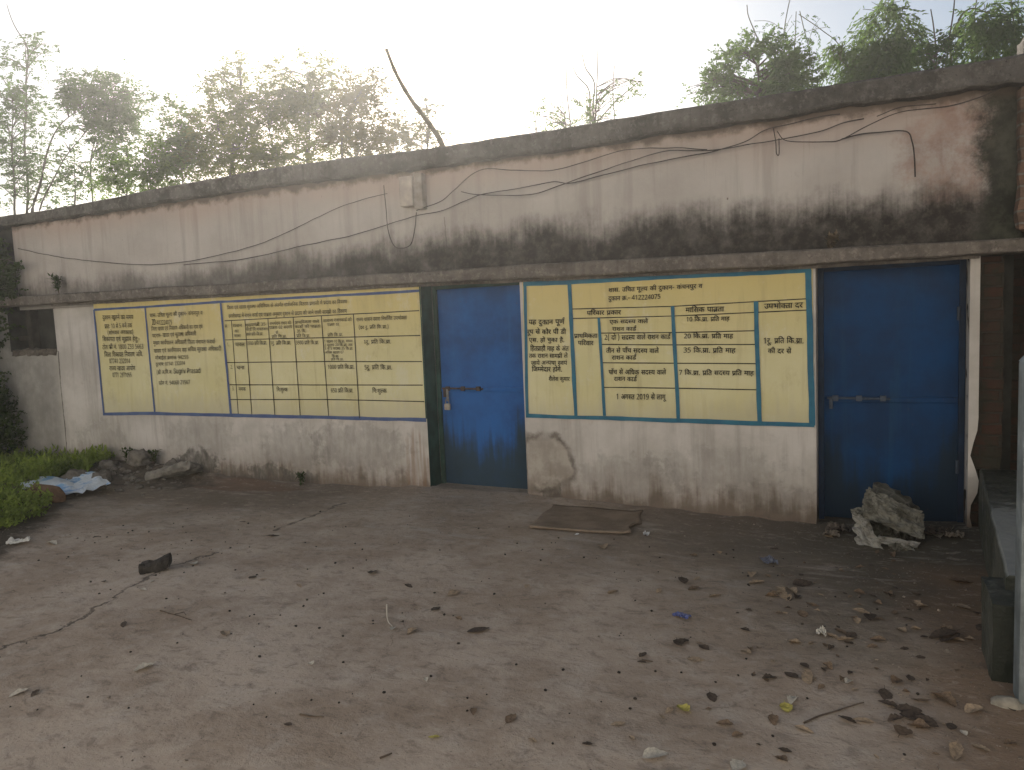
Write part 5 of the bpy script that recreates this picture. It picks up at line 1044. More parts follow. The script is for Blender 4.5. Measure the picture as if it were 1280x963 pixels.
def brick_mat(name, a, b, mortar, scale=1.0, moss=0.0):
    m = Mat(name, .95, .12)
    mp = m.n('ShaderNodeMapping')
    mp.inputs['Rotation'].default_value = (R(90), 0, 0)
    m.l(m.pos(), mp.inputs[0])
    br = m.n('ShaderNodeTexBrick')
    br.inputs['Color1'].default_value = a + (1,)
    br.inputs['Color2'].default_value = b + (1,)
    br.inputs['Mortar'].default_value = mortar + (1,)
    br.inputs['Scale'].default_value = scale
    br.inputs['Brick Width'].default_value = .24
    br.inputs['Row Height'].default_value = .082
    br.inputs['Mortar Size'].default_value = .010
    br.inputs['Mortar Smooth'].default_value = .4
    # wavering courses
    nz = m.n('ShaderNodeTexNoise')
    nz.inputs['Scale'].default_value = 5
    m.l(m.pos(), nz.inputs['Vector'])
    ad = m.n('ShaderNodeVectorMath', operation='MULTIPLY_ADD')
    ad.inputs[1].default_value = (.02, .02, .02)
    m.l(nz.outputs[1], ad.inputs[0])
    m.l(mp.outputs[0], ad.inputs[2])
    m.l(ad.outputs[0], br.inputs['Vector'])
    g = m.noise(6, 6, .7)
    c = m.mix(m.math('MULTIPLY', m.ramp(g, ((.4, 0.), (.62, 1.))), moss), br.outputs[0], (.03, .03, .022))
    m.color(c)
    m.bump(m.math('ADD', m.math('MULTIPLY', br.outputs[1], -.6), m.math('MULTIPLY', m.noise(25, 5, .7), .4)), .9, .02)
    return m.m


M_brick_dark = brick_mat('dark_brick', (.055, .028, .02), (.038, .028, .022), (.04, .034, .028), moss=.9)  # very dark brick tones under a patchy near-black overlay
M_brick = brick_mat('old_red_brick', (.19, .12, .085), (.16, .11, .085), (.21, .185, .155), moss=.55)


def rough_box(name, x0, x1, y0, y1, z0, z1, mat, parent, amp=.012, step=.06, fr=7, bevel=.0):
    """a masonry block with worn, wandering faces"""
    bm = bmesh.new()
    nx, ny, nz = (max(1, round((b - a) / step)) for a, b in ((x0, x1), (y0, y1), (z0, z1)))
    cache = {}

    def V(i, j, k):
        if (i, j, k) not in cache:
            p = Vector((x0 + (x1 - x0) * i / nx, y0 + (y1 - y0) * j / ny, z0 + (z1 - z0) * k / nz))
            q = p * fr
            w = Vector((noise.noise(q), noise.noise(q + Vector((9, 0, 0))), noise.noise(q + Vector((0, 9, 0)))))
            w2 = Vector((noise.noise(q * 3.3), noise.noise(q * 3.3 + Vector((9, 0, 0))), noise.noise(q * 3.3 + Vector((0, 9, 0)))))
            ex = sum((i in (0, nx), j in (0, ny), k in (0, nz)))
            c_ = Vector(((x0 + x1) / 2, (y0 + y1) / 2, (z0 + z1) / 2))
            if ex >= 2 and bevel:
                p = p + (c_ - p).normalized() * bevel * (.6 + .8 * abs(noise.noise(q * 2)))
            cache[i, j, k] = bm.verts.new(p + (w + w2 * .5) * amp)
        return cache[i, j, k]
    for i in range(nx):
        for j in range(ny):
            for k in (0, nz):
                bm.faces.new([V(i, j, k), V(i + 1, j, k), V(i + 1, j + 1, k), V(i, j + 1, k)])
    for i in range(nx):
        for k in range(nz):
            for j in (0, ny):
                bm.faces.new([V(i, j, k), V(i + 1, j, k), V(i + 1, j, k + 1), V(i, j, k + 1)])
    for j in range(ny):
        for k in range(nz):
            for i in (0, nx):
                bm.faces.new([V(i, j, k), V(i, j + 1, k), V(i, j + 1, k + 1), V(i, j, k + 1)])
    return build(name, bm, mat, parent)


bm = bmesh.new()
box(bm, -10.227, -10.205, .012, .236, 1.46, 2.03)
build('jamb', bm, M_dark, vent)  # dark sheet over the lit reveal, painting shade into the vent
rough_box('sill_rubble', -10.22, -9.33, .005, .17, 1.40, 1.475, box_m, vent, .030, .035, 10, .012)
rough_box('broken_brickwork', .632, .84, .055, .24, -.2, 1.94, M_brick_dark, shop, .014, .05, 9)
rough_box('parapet_block', .915, 1.12, -.02, .25, 3.268, 3.40, M_slab, shop, .012, .05, 8, .015)

# neighbouring veranda on the right ------------------------------------------------------------
nb = thing('veranda_building', (2.0, .5, 0), 'dark brick veranda building crowding the right end of the shop', 'building')
bm = bmesh.new()
box(bm, .94, 6.0, 1.7, 1.9, -.2, 3.0)
box(bm, 5.8, 6.0, -2.6, 1.7, -.2, 3.0)
build('wall', bm, M_brick_dark, nb)
bm = bmesh.new()
box(bm, 1.22, 6.2, -2.9, 1.95, 3.0, 3.13)  # unseen roof, added to keep light off the shop's right end
build('roof', bm, M_slab, nb)
rough_box('brick_pier', .885, 1.20, -.135, .0, 2.09, 3.05, M_brick, nb, .016, .05, 8, .02)
M_plinth = Mat('damp_mossy_concrete', .6, .35)
a_ = M_plinth.noise(3, 7, .7)
b_ = M_plinth.noise(18, 5, .65)
c_ = M_plinth.mix(M_plinth.ramp(a_, ((.38, 0.), (.62, 1.))), (.034, .040, .030), (.082, .084, .068))
c_ = M_plinth.mix(M_plinth.math('MULTIPLY', M_plinth.ramp(b_, ((.52, 0.), (.66, 1.))), .4), c_, (.18, .18, .16))
Xp, Yp, Zp = M_plinth.xyz()
pale = M_plinth.math('MULTIPLY', M_plinth.ramp(M_plinth.math('ADD', Zp, M_plinth.math('MULTIPLY', M_plinth.math('SUBTRACT', a_, .5), .03)), ((.405, 0.), (.415, 1.))), M_plinth.ramp(M_plinth.math('ADD', Yp, M_plinth.math('MULTIPLY', M_plinth.math('SUBTRACT', b_, .5), 1.2)), ((-1.3, 1.), (-.9, 0.))))
c_ = M_plinth.mix(M_plinth.math('MULTIPLY', pale, .8), c_, (.30, .31, .29))
nrm = M_plinth.n('ShaderNodeSeparateXYZ')
M_plinth.l(M_plinth.n('ShaderNodeNewGeometry').outputs['Normal'], nrm.inputs[0])
moss = M_plinth.math('MULTIPLY', M_plinth.ramp(M_plinth.math('ABSOLUTE', nrm.outputs[1]), ((.55, 0.), (.85, 1.))), M_plinth.ramp(b_, ((.25, .75), (.6, .95))))
c_ = M_plinth.mix(moss, c_, (.018, .022, .016))
M_plinth.color(c_).bump(M_plinth.math('ADD', a_, b_), .5, .02)
M_plinth.rough(M_plinth.ramp(a_, ((.35, .35), (.65, .85))))
bm = bmesh.new()
ny = 26
ring = []
for j in range(ny + 1):
    y = -2.40 + 2.45 * j / ny
    xl = .700 + .066 * y + .007 * noise.noise(Vector((y * 4, 1, 2)))
    zt = .418 + .006 * noise.noise(Vector((y * 3, 4, 2)))
    ring.append([bm.verts.new(p) for p in ((xl + .004, y, -.2), (xl, y, .2), (xl + .002, y, zt - .015), (xl + .014, y, zt), (xl + .3, y, zt + .002), (5.8, y, zt))])
for p, q in zip(ring, ring[1:]):
    for k in range(5):
        bm.faces.new((p[k], p[k + 1], q[k + 1], q[k]))
bm.faces.new(ring[0])
plat = build('platform', bm, M_plinth.m, nb)
st = rough_box('step', .467, .95, -2.605, -2.23, -.1, .352, M_plinth.m, None, .005, .05, 6, .006)
tag(st, 'low damp concrete step block at the front of the veranda platform', 'step')
bm = bmesh.new()
box(bm, .538, .658, -2.80, -2.66, -.1, 1.40, .012)
top_ = [bm.verts.new(p) for p in ((.538, -2.80, 1.397), (.658, -2.80, 1.397), (.658, -2.66, 1.397), (.538, -2.66, 1.397), (.580, -2.752, 1.462), (.616, -2.752, 1.462), (.616, -2.708, 1.462), (.580, -2.708, 1.462))]
for q in ((0, 1, 5, 4), (1, 2, 6, 5), (2, 3, 7, 6), (3, 0, 4, 7), (4, 5, 6, 7), (3, 2, 1, 0)):
    bm.faces.new([top_[i] for i in q])
post = build('concrete_post', bm, simple('grey_post_concrete', (.19, .215, .22), .8, .35, 5, .3, .6))
tag(post, 'grey square concrete post with pointed top at the right edge', 'post')
# unseen white house added behind the camera; its sunlit front bounces light
hs = thing('unseen_bounce_house', (-1.0, -10.5, 0), 'long unseen white house added behind the camera to bounce sunlight onto the shop', 'building')
bm = bmesh.new()
box(bm, -17, 15, -17, -10.5, -.2, 6.4)
M_white = simple('bounce_white', (.78, .765, .74), .9, .12, 3)
build('wall', bm, M_white, hs)
bm = bmesh.new()
box(bm, -17.4, 15.4, -17.4, -10.1, 6.402, 6.6)
build('roof', bm, M_slab, hs)
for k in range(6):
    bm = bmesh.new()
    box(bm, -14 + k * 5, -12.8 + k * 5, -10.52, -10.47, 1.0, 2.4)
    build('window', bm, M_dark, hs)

# ---------------------------------------------------------------- painted notices


def parse(g):
    return (g[0], [tuple(map(int, p.split(','))) for p in g[1].split()], [tuple(map(int, p.split(','))) for p in g[2].split()])


GL = {k: parse(g) for k, g in GLYPHS.items()}
VIRAMA = '\u094d'
CONS = {chr(c) for c in range(0x915, 0x93a)}
MARKS = set('\u093e\u093f\u0940\u0941\u0942\u0947\u0948\u094b\u0901\u0902\u0903')
ROUND = set('\u0926\u0915\u091f\u0921\u0939\u0930\u0922\u091b')     # letters without a full right stem


def clip(vs, ts, cut):
    """triangles of a glyph left of x = cut (a half letter loses its stem)"""
    out = []
    for t in ts:
        poly = [vs[i] for i in t]
        res = []
        for (ax, ay), (bx, by) in zip(poly, poly[1:] + poly[:1]):
            if ax <= cut:
                res.append((ax, ay))
            if (ax <= cut) != (bx <= cut):
                k = (cut - ax) / (bx - ax)
                res.append((cut, ay + (by - ay) * k))
        if len(res) >= 3:
            out.append(res)
    return out


def shape(text):
    """polygons of one line of lettering in font units, and its width"""
    polys, pen, i = [], 0, 0

    def put(ch, dx=0, cut=None, adv=None, sx=1.0):
        nonlocal pen
        if ch not in GL:
            return
        a, vs, ts = GL[ch]
        if cut is None:
            for t in ts:
                polys.append([(pen + dx + vs[k][0] * sx, vs[k][1]) for k in t])
        else:
            for q in clip(vs, ts, cut):
                polys.append([(pen + dx + x, y) for x, y in q])
        pen += a * sx if adv is None else adv
    while i < len(text):
        ch = text[i]
        if ch == ' ':
            pen += 190
            i += 1
            continue
        if ch in CONS:
            reph = False
            if ch == '\u0930' and i + 2 < len(text) and text[i + 1] == VIRAMA and text[i + 2] in CONS:
                reph = True
                i += 2
                ch = text[i]
            cl = [ch]
            i += 1
            while i + 1 < len(text) and text[i] == VIRAMA and text[i + 1] in CONS:
                cl.append(text[i + 1])
                i += 2
            if i < len(text) and text[i] == '\u093f':
                put('\u093f')
                i += 1
            rakar = len(cl) > 1 and cl[-1] == '\u0930'
            if rakar:
                cl.pop()
            for h in cl[:-1]:
                a = GL[h][0]
                if h in ROUND:
                    put(h, cut=a * .80, adv=a * .74)
                else:
                    put(h, cut=a - 88, adv=a - 95)
            put(cl[-1])
            if rakar:
                e = pen - 70 if cl[-1] not in ROUND else pen - 190
                polys.append([(e, 225), (e, 130), (e - 175, -35), (e - 215, 30)])
            while i < len(text) and text[i] in MARKS:
                put(text[i])
                i += 1
            if reph:
                pts = [(pen - 70, 365), (pen - 120, 430), (pen - 95, 500), (pen - 20, 500), (pen + 5, 440)]
                for (ax, ay), (bx, by) in zip(pts, pts[1:]):
                    nx_, ny_ = by - ay, ax - bx
                    L = math.hypot(nx_, ny_) / 24
                    nx_, ny_ = nx_ / L, ny_ / L
                    polys.append([(ax + nx_, ay + ny_), (bx + nx_, by + ny_), (bx - nx_, by - ny_), (ax - nx_, ay - ny_)])
            continue
        put(ch)
        i += 1
        while i < len(text) and text[i] in MARKS:
            put(text[i])
            i += 1
    return polys, pen


def lettering(rows, y, bold):
    offs = ((-9, -6), (11, 7)) if bold else ((-3, -3), (5, 4))
    verts, faces = [], []
    for k, (s, x0, z0, x1, z1, h) in enumerate(rows):
        polys, w = shape(s)
        sx, sy = (x1 - x0) / w, h / 369.0
        for q in [[(px + ox, py + oy) for px, py in p] for p in polys for ox, oy in offs]:
            base = len(verts)
            cx = sum(p[0] for p in q) / len(q)
            for px, py in q:
                x = x0 + px * sx
                wob = .0035 * noise.noise(Vector((x * 9, k * 3.1, 2)))
                z = z0 + (z1 - z0) * (px / w) + (py - 369) * sy * 1.04 + wob
                verts.append((x + (py - 180) * sx * .03, y, z))
            faces.append(tuple(range(base, base + len(q))))
    return verts, faces


def strokes(rows, y, flip=0.0):
    """brush-painted rules: ribbons of slightly uneven width"""
    verts, faces = [], []
    for k, (w, pts) in enumerate(rows):
        P = []
        for (ax, az), (bx, bz) in zip(pts, pts[1:]):
            n = max(2, int(math.hypot(bx - ax, bz - az) / .06))
            P += [(ax + (bx - ax) * t / n, az + (bz - az) * t / n) for t in range(n)]
        P.append(pts[-1])
        yy = y - .0006 * k
        for i, (x, z) in enumerate(P):
            a, b = P[max(0, i - 1)], P[min(len(P) - 1, i + 1)]
            dx, dz = b[0] - a[0], b[1] - a[1]
            L = math.hypot(dx, dz)
            nx_, nz_ = -dz / L, dx / L
            hw = w / 2 * (1 + .22 * noise.noise(Vector((x * 7, z * 7, k * 1.7))))
            o = .12 * w * noise.noise(Vector((x * 3, z * 3, k * 2.3 + 9)))
            verts += [(x + nx_ * (hw + o), yy, z + nz_ * (hw + o)), (x - nx_ * (hw - o), yy, z - nz_ * (hw - o))]
            if i:
                q = len(verts)
                faces.append((q - 4, q - 3, q - 1, q - 2))
    return verts, faces


def yellow_paint(name, seed):
    m = Mat(name, .85, .2)
    X, Y, Z = m.xyz()
    a = m.noise(1.1, 6, .62, m.vec(loc=(seed, 1, 2)))
    b = m.noise(6, 6, .68)
    st = m.noise(1, 6, .6, m.vec((11, 1, .8), (seed, 0, 0)))
    c = m.mix(m.ramp(a, ((.35, 0.), (.65, 1.))), (.53, .47, .19), (.62, .57, .32))
    zz = m.math('ADD', Z, m.math('MULTIPLY', m.math('SUBTRACT', a, .5), .8))
    c = m.mix(m.ramp(zz, ((1.15, .0), (1.95, .75))), m.mix(.35, c, (.61, .585, .41)), (.56, .45, .17))
    c = m.mix(m.math('MULTIPLY', m.ramp(st, ((.52, 0.), (.70, 1.))), .35), c, (.36, .30, .16))
    c = m.mix(m.math('MULTIPLY', m.ramp(b, ((.58, 0.), (.70, 1.))), .3), c, (.66, .62, .48))
    wear = m.noise(2.6, 8, .74, m.vec((1.3, 1, .8), (seed * 2, 0, 4)))
    c = m.mix(m.math('MULTIPLY', m.ramp(wear, ((.54, 0.), (.70, 1.))), .42), c, (.62, .60, .50))
    c = m.mix(m.math('MULTIPLY', m.math('SUBTRACT', 1.0, m.ramp(wear, ((.32, 0.), (.46, 1.)))), .4), c, (.40, .34, .17))
    low = m.ramp(m.math('ADD', Z, m.math('MULTIPLY', m.math('SUBTRACT', st, .5), .5)), ((.72, .45), (.98, 0.)))
    c = m.mix(low, c, (.40, .37, .29))
    m.color(c).bump(b, .15, .01)
    return m.m


M_black_paint = simple('faded_black_paint', (.034, .028, .022), .8, .5, 6)


def brush_blue(name, ca, cb):
    m = Mat(name, .7, .3)
    m.color(m.mix(m.ramp(m.noise(5, 6, .7), ((.3, 0.), (.7, 1.))), ca, cb))
    return m.m


def notice(name, sheet, border, grid, text, label, paint, blue, ink, bold):
    cx = sum(p[0] for p in sheet) / len(sheet)
    cz = sum(p[1] for p in sheet) / len(sheet)
    t = thing(name, (cx, 0, cz), label, 'sign', 'yellow painted notices on the shop wall')
    outline = []
    for (ax, az), (bx, bz) in zip(sheet, sheet[1:] + sheet[:1]):
        n = max(1, int(math.hypot(bx - ax, bz - az) / .08))
        for k in range(n):
            x, z = ax + (bx - ax) * k / n, az + (bz - az) * k / n
            outline.append((x + .004 * noise.noise(Vector((x * 6, z * 6, 1))), z + .004 * noise.noise(Vector((x * 6, z * 6, 5)))))
    bm = bmesh.new()
    fr = [bm.verts.new((x, -.004, z)) for x, z in outline]
    bk = [bm.verts.new((x, .002, z)) for x, z in outline]
    bm.faces.new(fr)
    n = len(fr)
    for i in range(n):
        bm.faces.new((fr[i], fr[(i + 1) % n], bk[(i + 1) % n], bk[i]))
    bmesh.ops.triangulate(bm, faces=[f for f in bm.faces if len(f.verts) > 4])
    build('yellow_ground', bm, paint, t)
    v, f = strokes(grid, -.0050)
    build_raw('table_lines', v, f, M_black_paint, t)
    v, f = strokes(border, -.0095)
    build_raw('painted_border', v, f, blue, t)
    v, f = lettering(text, -.0152, bold)
    build_raw('lettering', v, f, ink, t)


notice('painted_notice', NOTICE_LONG_SHEET, NOTICE_LONG_BORDER, NOTICE_LONG_GRID, NOTICE_LONG_TEXT,
       'long yellow painted notice of small Hindi lettering left of the first door', yellow_paint('faded_yellow_paint', 3), brush_blue('violet_blue_paint', (.045, .07, .19), (.075, .12, .24)), simple('worn_black_paint', (.085, .070, .042), .85, .45, 9), False)
notice('painted_notice', NOTICE_SHORT_SHEET, NOTICE_SHORT_BORDER, NOTICE_SHORT_GRID, NOTICE_SHORT_TEXT,
       'shorter yellow painted notice with blue table of larger Hindi lettering between the two doors', yellow_paint('yellow_paint', 17), brush_blue('teal_blue_paint', (.018, .10, .17), (.030, .15, .22)), M_black_paint, True)

# ---------------------------------------------------------------- cables and meter
M_cable = simple('sun_bleached_cable', (.055, .045, .040), .75, .4, 10)
CABLE_LABELS = ['thin slack cable sagging across the left half of the upper wall', 'longest cable running under the roof from left wall to right end',
                'cable dipping below its neighbour right of the meter box', 'faint cable climbing from the meter box to just under the roof',
                'cable rising steeply to the top right corner of the upper wall', 'cable that bends down and hangs free at the right of the upper wall',
                'short cable scrap just under the roof at the right', 'small narrow loop of wire hanging from the right-hand cables',
                'cable hanging in a wide U loop below the meter box']
for k, ((w, pts), lab) in enumerate(zip(CABLE_RUNS, CABLE_LABELS)):
    P = smooth_path([(x, -.030 - .012 * (k % 5), z) for x, z in pts], 7)
    P = [p + Vector((0, .006 * noise.noise(p * 4), .007 * noise.noise(p * 6 + Vector((k, 0, 0))))) for p in P]
    v, f = tube_data(P, [w * .8 * (1 + .25 * noise.noise(p * 3)) for p in P], 6)
    tag(build_raw('cable', v, f, M_cable, smooth=True), lab, 'cable', 'loose cables along the upper wall')
mb = thing('meter_box', (-3.93, -.05, 2.86), 'small pale electric meter box high on the upper wall under the roof', 'meter box')
bm = bmesh.new()
box(bm, -4.03, -3.885, -.105, -.004, 2.725, 3.0, .012)
build('housing', bm, simple('pale_meter_paint', (.40, .345, .295), .85, .2, 12), mb)
bm = bmesh.new()
box(bm, -3.882, -3.79, -.085, -.004, 2.69, 3.02, .006)
build('backboard', bm, simple('grey_board', (.27, .235, .20), .85, .25, 12), mb)
# bent bamboo pole leaning on the roof
P = smooth_path(ROOF_POLE, 6)
v, f = tube_data(P, [.032 - .016 * i / len(P) + (.004 if i % 5 == 0 else 0) for i in range(len(P))], 8)
tag(build_raw('bamboo_pole', v, f, simple('dry_bamboo', (.12, .095, .06), .8, .3, 6)), 'curved bare bamboo pole sticking up from the roof against the sky', 'pole')

# ---------------------------------------------------------------- things lying about


def lump(name, loc, size, mat, label, cat, seed, group=None, sub=3, rough=.35, flat=True, rot=0.0, ridged=False, fr=1.3):
    bm = bmesh.new()
    bmesh.ops.create_icosphere(bm, subdivisions=sub, radius=1.0)
    for v in bm.verts:
        p = v.co.copy()
        q = p * fr + Vector((seed * 3.7, seed * 1.3, seed * 7.1))
        n = noise.noise(q) + .5 * noise.noise(q * 2.3) + .25 * noise.noise(q * 5)
        if ridged:
            n = (abs(noise.noise(q * 1.6)) * 1.6 + abs(noise.noise(q * 3.6)) * .9 + .35 * abs(noise.noise(q * 8))) - .75
        s = 1 + rough * n
        co = Vector((p.x * s, p.y * s, p.z * s))
        if flat and co.z < -.35:
            co.z = -.35 + (co.z + .35) * .1
        v.co = Vector((co.x * size[0], co.y * size[1], (co.z + .36) * size[2]))
    o = build(name, bm, mat, smooth=not ridged)
    o.location = loc
    o.rotation_euler = (0, 0, rot)
    if label:
        tag(o, label, cat, group)
    return o


M_stone = simple('grey_stone', (.15, .135, .115), .95, .35, 14, .15, .6)
M_clay = simple('orange_brown_clay', (.17, .105, .065), .95, .35, 12, .1, .6)
M_conc = simple('broken_concrete', (.20, .185, .16), .95, .35, 10, .15, .7)
# half brick on the yard
hb = rough_box('broken_brick', -.105, .105, -.05, .05, 0, .085, simple('blackened_brick', (.045, .040, .036), .95, .45, 18, .1, .8), None, .011, .022, 16, .012)
for v in hb.data.vertices:
    if v.co.x > .0:
        v.co.z += v.co.x * .32
    elif v.co.z > .05:
        v.co.z -= .012
hb.location = (-4.505, -2.705, gz(-4.5, -2.7) - .004)
hb.rotation_euler = (0, 0, R(42))
tag(hb, 'blackened half brick lying alone on the left of the yard', 'brick')
# flat worn board in front of the notice
bm = bmesh.new()
C4 = [(-2.43, -.985), (-1.60, -.855), (-1.735, -.20), (-2.53, -.225)]
nu, nv = 26, 16
top, bot = {}, {}
for i in range(nu + 1):
    for j in range(nv + 1):
        s_, t_ = i / nu, j / nv
        a = Vector(C4[0]).lerp(Vector(C4[1]), s_).lerp(Vector(C4[3]).lerp(Vector(C4[2]), s_), t_)
        a += Vector((noise.noise(Vector((s_ * 3, t_ * 3, 1))), noise.noise(Vector((s_ * 3, t_ * 3, 8))))) * .028
        if s_ > .88 and t_ < .5:
            a.x -= .07 * (s_ - .88) / .12 * (1 - abs(t_ - .18) * 2)
        z = gz(a.x, a.y) + .016 + .007 * noise.noise(Vector((a.x * 3, a.y * 3, 4)))
        z += .022 * smoothstep(.86, 1, s_) * (.5 + .6 * math.sin(t_ * 7)) + .010 * smoothstep(.2, 0, t_)
        top[i, j] = bm.verts.new((a.x, a.y, z))
        bot[i, j] = bm.verts.new((a.x, a.y, z - .014))
for i in range(nu):
    for j in range(nv):
        bm.faces.new((top[i, j], top[i + 1, j], top[i + 1, j + 1], top[i, j + 1]))
        bm.faces.new((bot[i, j], bot[i, j + 1], bot[i + 1, j + 1], bot[i + 1, j]))
for i in range(nu):
    for j in (0, nv):
        bm.faces.new((top[i, j], bot[i, j], bot[i + 1, j], top[i + 1, j]))
for j in range(nv):
    for i in (0, nu):
        bm.faces.new((top[i, j], top[i, j + 1], bot[i, j + 1], bot[i, j]))
mm = Mat('trodden_fibre_mat', .95, .1)
a_ = mm.noise(3, 6, .65)
c_ = mm.mix(mm.ramp(a_, ((.35, 0.), (.65, 1.))), (.175, .134, .098), (.265, .21, .158))
c_ = mm.mix(mm.math('MULTIPLY', mm.ramp(mm.noise(1, 4, .6, mm.vec((60, 8, 1))), ((.5, 0.), (.7, 1.))), .3), c_, (.24, .19, .145))
mm.color(c_).bump(mm.noise(1, 4, .7, mm.vec((90, 30, 1))), .4, .01)
tag(build('doormat', bm, mm.m, smooth=True), 'flat worn brown mat lying on the yard below the shorter notice', 'mat')

# crumpled plastic sack by the second door


def crumple_cloth(w, h, n, amp, seed, fold=1.0):
    """a creased sheet as a grid of points"""
    V = {}
    for i in range(n + 1):
        for j in range(n + 1):
            s_, t_ = i / n, j / n
            q = Vector((s_ * 3.2 + seed, t_ * 3.2, seed))
            z = amp * (abs(noise.noise(q)) * 1.7 + abs(noise.noise(q * 2.4)) * .8 + .4 * abs(noise.noise(q * 5)))
            V[i, j] = Vector(((s_ - .5) * w + .14 * w * noise.noise(q * .8), (t_ - .5) * h + .14 * h * noise.noise(q * .8 + Vector((5, 5, 5))), z * fold))
    return V


sack = thing('plastic_sack', (.10, -.33, -.06), 'crumpled dirty white woven plastic sack slumped against the dark blue door', 'sack')
ms_ = Mat('dirty_shaded_plastic', .6, .35)
a_ = ms_.noise(5, 6, .68, ms_.pos(True))
b_ = ms_.noise(20, 5, .7, ms_.pos(True))
c_ = ms_.mix(ms_.ramp(a_, ((.42, 0.), (.60, 1.))), (.085, .082, .066), (.028, .026, .020))  # dirty plastic, darkened further to paint in the shaded cavity
c_ = ms_.mix(ms_.math('MULTIPLY', ms_.ramp(b_, ((.52, 0.), (.66, 1.))), .6), c_, (.05, .045, .035))
vo = ms_.n('ShaderNodeTexVoronoi', feature='F1')
vo.inputs['Scale'].default_value = 13
ms_.l(ms_.pos(True), vo.inputs['Vector'])
vo2 = ms_.n('ShaderNodeTexVoronoi', feature='DISTANCE_TO_EDGE')
vo2.inputs['Scale'].default_value = 7
ms_.l(ms_.pos(True), vo2.inputs['Vector'])
c_ = ms_.mix(ms_.math('SUBTRACT', .55, ms_.ramp(vo2.outputs[0], ((.0, 0.), (.05, .55)))), c_, (.16, .15, .125))
ms_.color(c_).bump(ms_.math('ADD', vo.outputs[0], ms_.math('MULTIPLY', vo2.outputs[0], -.8)), .6, .04)
ms3 = Mat('mottled_woven_plastic', .65, .25)
a_ = ms3.noise(9, 7, .72, ms3.pos(True))
b_ = ms3.noise(1, 5, .7, ms3.vec((6, 6, 26), obj=True))
c_ = ms3.mix(ms3.ramp(a_, ((.40, 0.), (.62, 1.))), (.20, .193, .160), (.075, .070, .054))
c_ = ms3.mix(ms3.math('MULTIPLY', ms3.ramp(b_, ((.54, 0.), (.68, 1.))), .6), c_, (.055, .05, .04))
ms3.color(c_).bump(ms3.noise(24, 4, .6, ms3.pos(True)), .5, .012)
ms_flap = ms3.m
ms2 = Mat('pale_woven_plastic', .55, .4)
a_ = ms2.noise(14, 6, .7, ms2.pos(True))
ms2.color(ms2.mix(ms2.ramp(a_, ((.45, 0.), (.7, 1.))), (.33, .32, .285), (.12, .11, .088))).bump(ms2.noise(150, 2, .5, ms2.pos(True)), .2, .004)
# body: a slumped shell, back higher than front; the outline follows the sack's silhouette
OUT = [(-.21, .06), (-.205, .16), (-.15, .24), (-.10, .32), (-.085, .40), (-.03, .375), (.05, .345), (.13, .295), (.19, .25), (.215, .205), (.225, .12), (.205, .05), (.14, .015), (.02, .0), (-.12, .0)]
bm = bmesh.new()
rings, nr = [], 18
cen = Vector((.01, .19))
for k in range(nr + 1):
    t = k / nr
    ring = []
    for i, (ox, oz) in enumerate(OUT):
        for sub_ in range(4):
            o2 = OUT[(i + 1) % len(OUT)]
            u_ = sub_ / 4
            ex, ez = ox + (o2[0] - ox) * u_, oz + (o2[1] - oz) * u_
            r_ = math.cos(t * math.pi / 2) ** .75
            x, z = cen.x + (ex - cen.x) * r_, cen.y + (ez - cen.y) * r_
            bulge = .13 * math.sin(t * math.pi / 2) * (1.15 - z / .42 * .75)
            q = Vector((x * 9, z * 9, 3.1))
            under = smoothstep(.0, .035, (.225 - .40 * (x + .16)) - z) * (1 - smoothstep(.13, .2, x)) * math.sin(t * math.pi / 2)
            w_ = .062 * (abs(noise.noise(q)) * 1.6 + abs(noise.noise(q * 2.2)) * .9 + .5 * abs(noise.noise(q * 4.7)) - .62)
            ring.append(bm.verts.new((x + w_ * .5, -bulge + .085 * under + w_ * (1.2 if t > 0 else .4) + (z - .1) * .38, max(z + w_ * .35, .0))))
    rings.append(ring)
for a, b in zip(rings, rings[1:]):
    n = len(a)
    for i in range(n):
        bm.faces.new((a[i], a[(i + 1) % n], b[(i + 1) % n], b[i]))
bm.faces.new(rings[-1])
bk = [bm.verts.new((v.co.x * .9, v.co.y + .09, v.co.z * .93)) for v in rings[0]]
n = len(bk)
for i in range(n):
    bm.faces.new((rings[0][i], bk[i], bk[(i + 1) % n], rings[0][(i + 1) % n]))
bm.faces.new(list(reversed(bk)))
bmesh.ops.triangulate(bm, faces=bm.faces)
build('sack_body', bm, ms_.m, sack).matrix_parent_inverse = Matrix()


def flap(parent, name, pts, mat, seed, amp=.02, n=12, thick=.003):
    """a creased tongue of sheet spanning four corner points"""
    a, b, c, d = (Vector(p) for p in pts)
    vs_, fs_ = [], []
    nrm = (b - a).cross(d - a).normalized()
    for i in range(n + 1):
        for j in range(n + 1):
            s_, t_ = i / n, j / n
            p = a.lerp(b, s_).lerp(d.lerp(c, s_), t_)
            q = Vector((s_ * 4 + seed, t_ * 4, seed * 2))
            p = p + nrm * amp * (abs(noise.noise(q)) * 1.8 + abs(noise.noise(q * 2.3)) - .7)
            p += Vector((noise.noise(q * 1.3), noise.noise(q * 1.3 + Vector((4, 4, 4))), 0)) * amp * .9
            vs_.append(p)
    m_ = (n + 1) ** 2
    vs_ += [p - nrm * thick for p in vs_]
    for i in range(n):
        for j in range(n):
            k = i * (n + 1) + j
            fs_.append((k, k + 1, k + n + 2, k + n + 1))
            fs_.append((m_ + k, m_ + k + n + 1, m_ + k + n + 2, m_ + k + 1))
    return build_raw(name, vs_, fs_, mat, parent)


sx, sy, sz = sack.location
def S(x, y, z):
    return (sx + x, sy + y, sz + z)


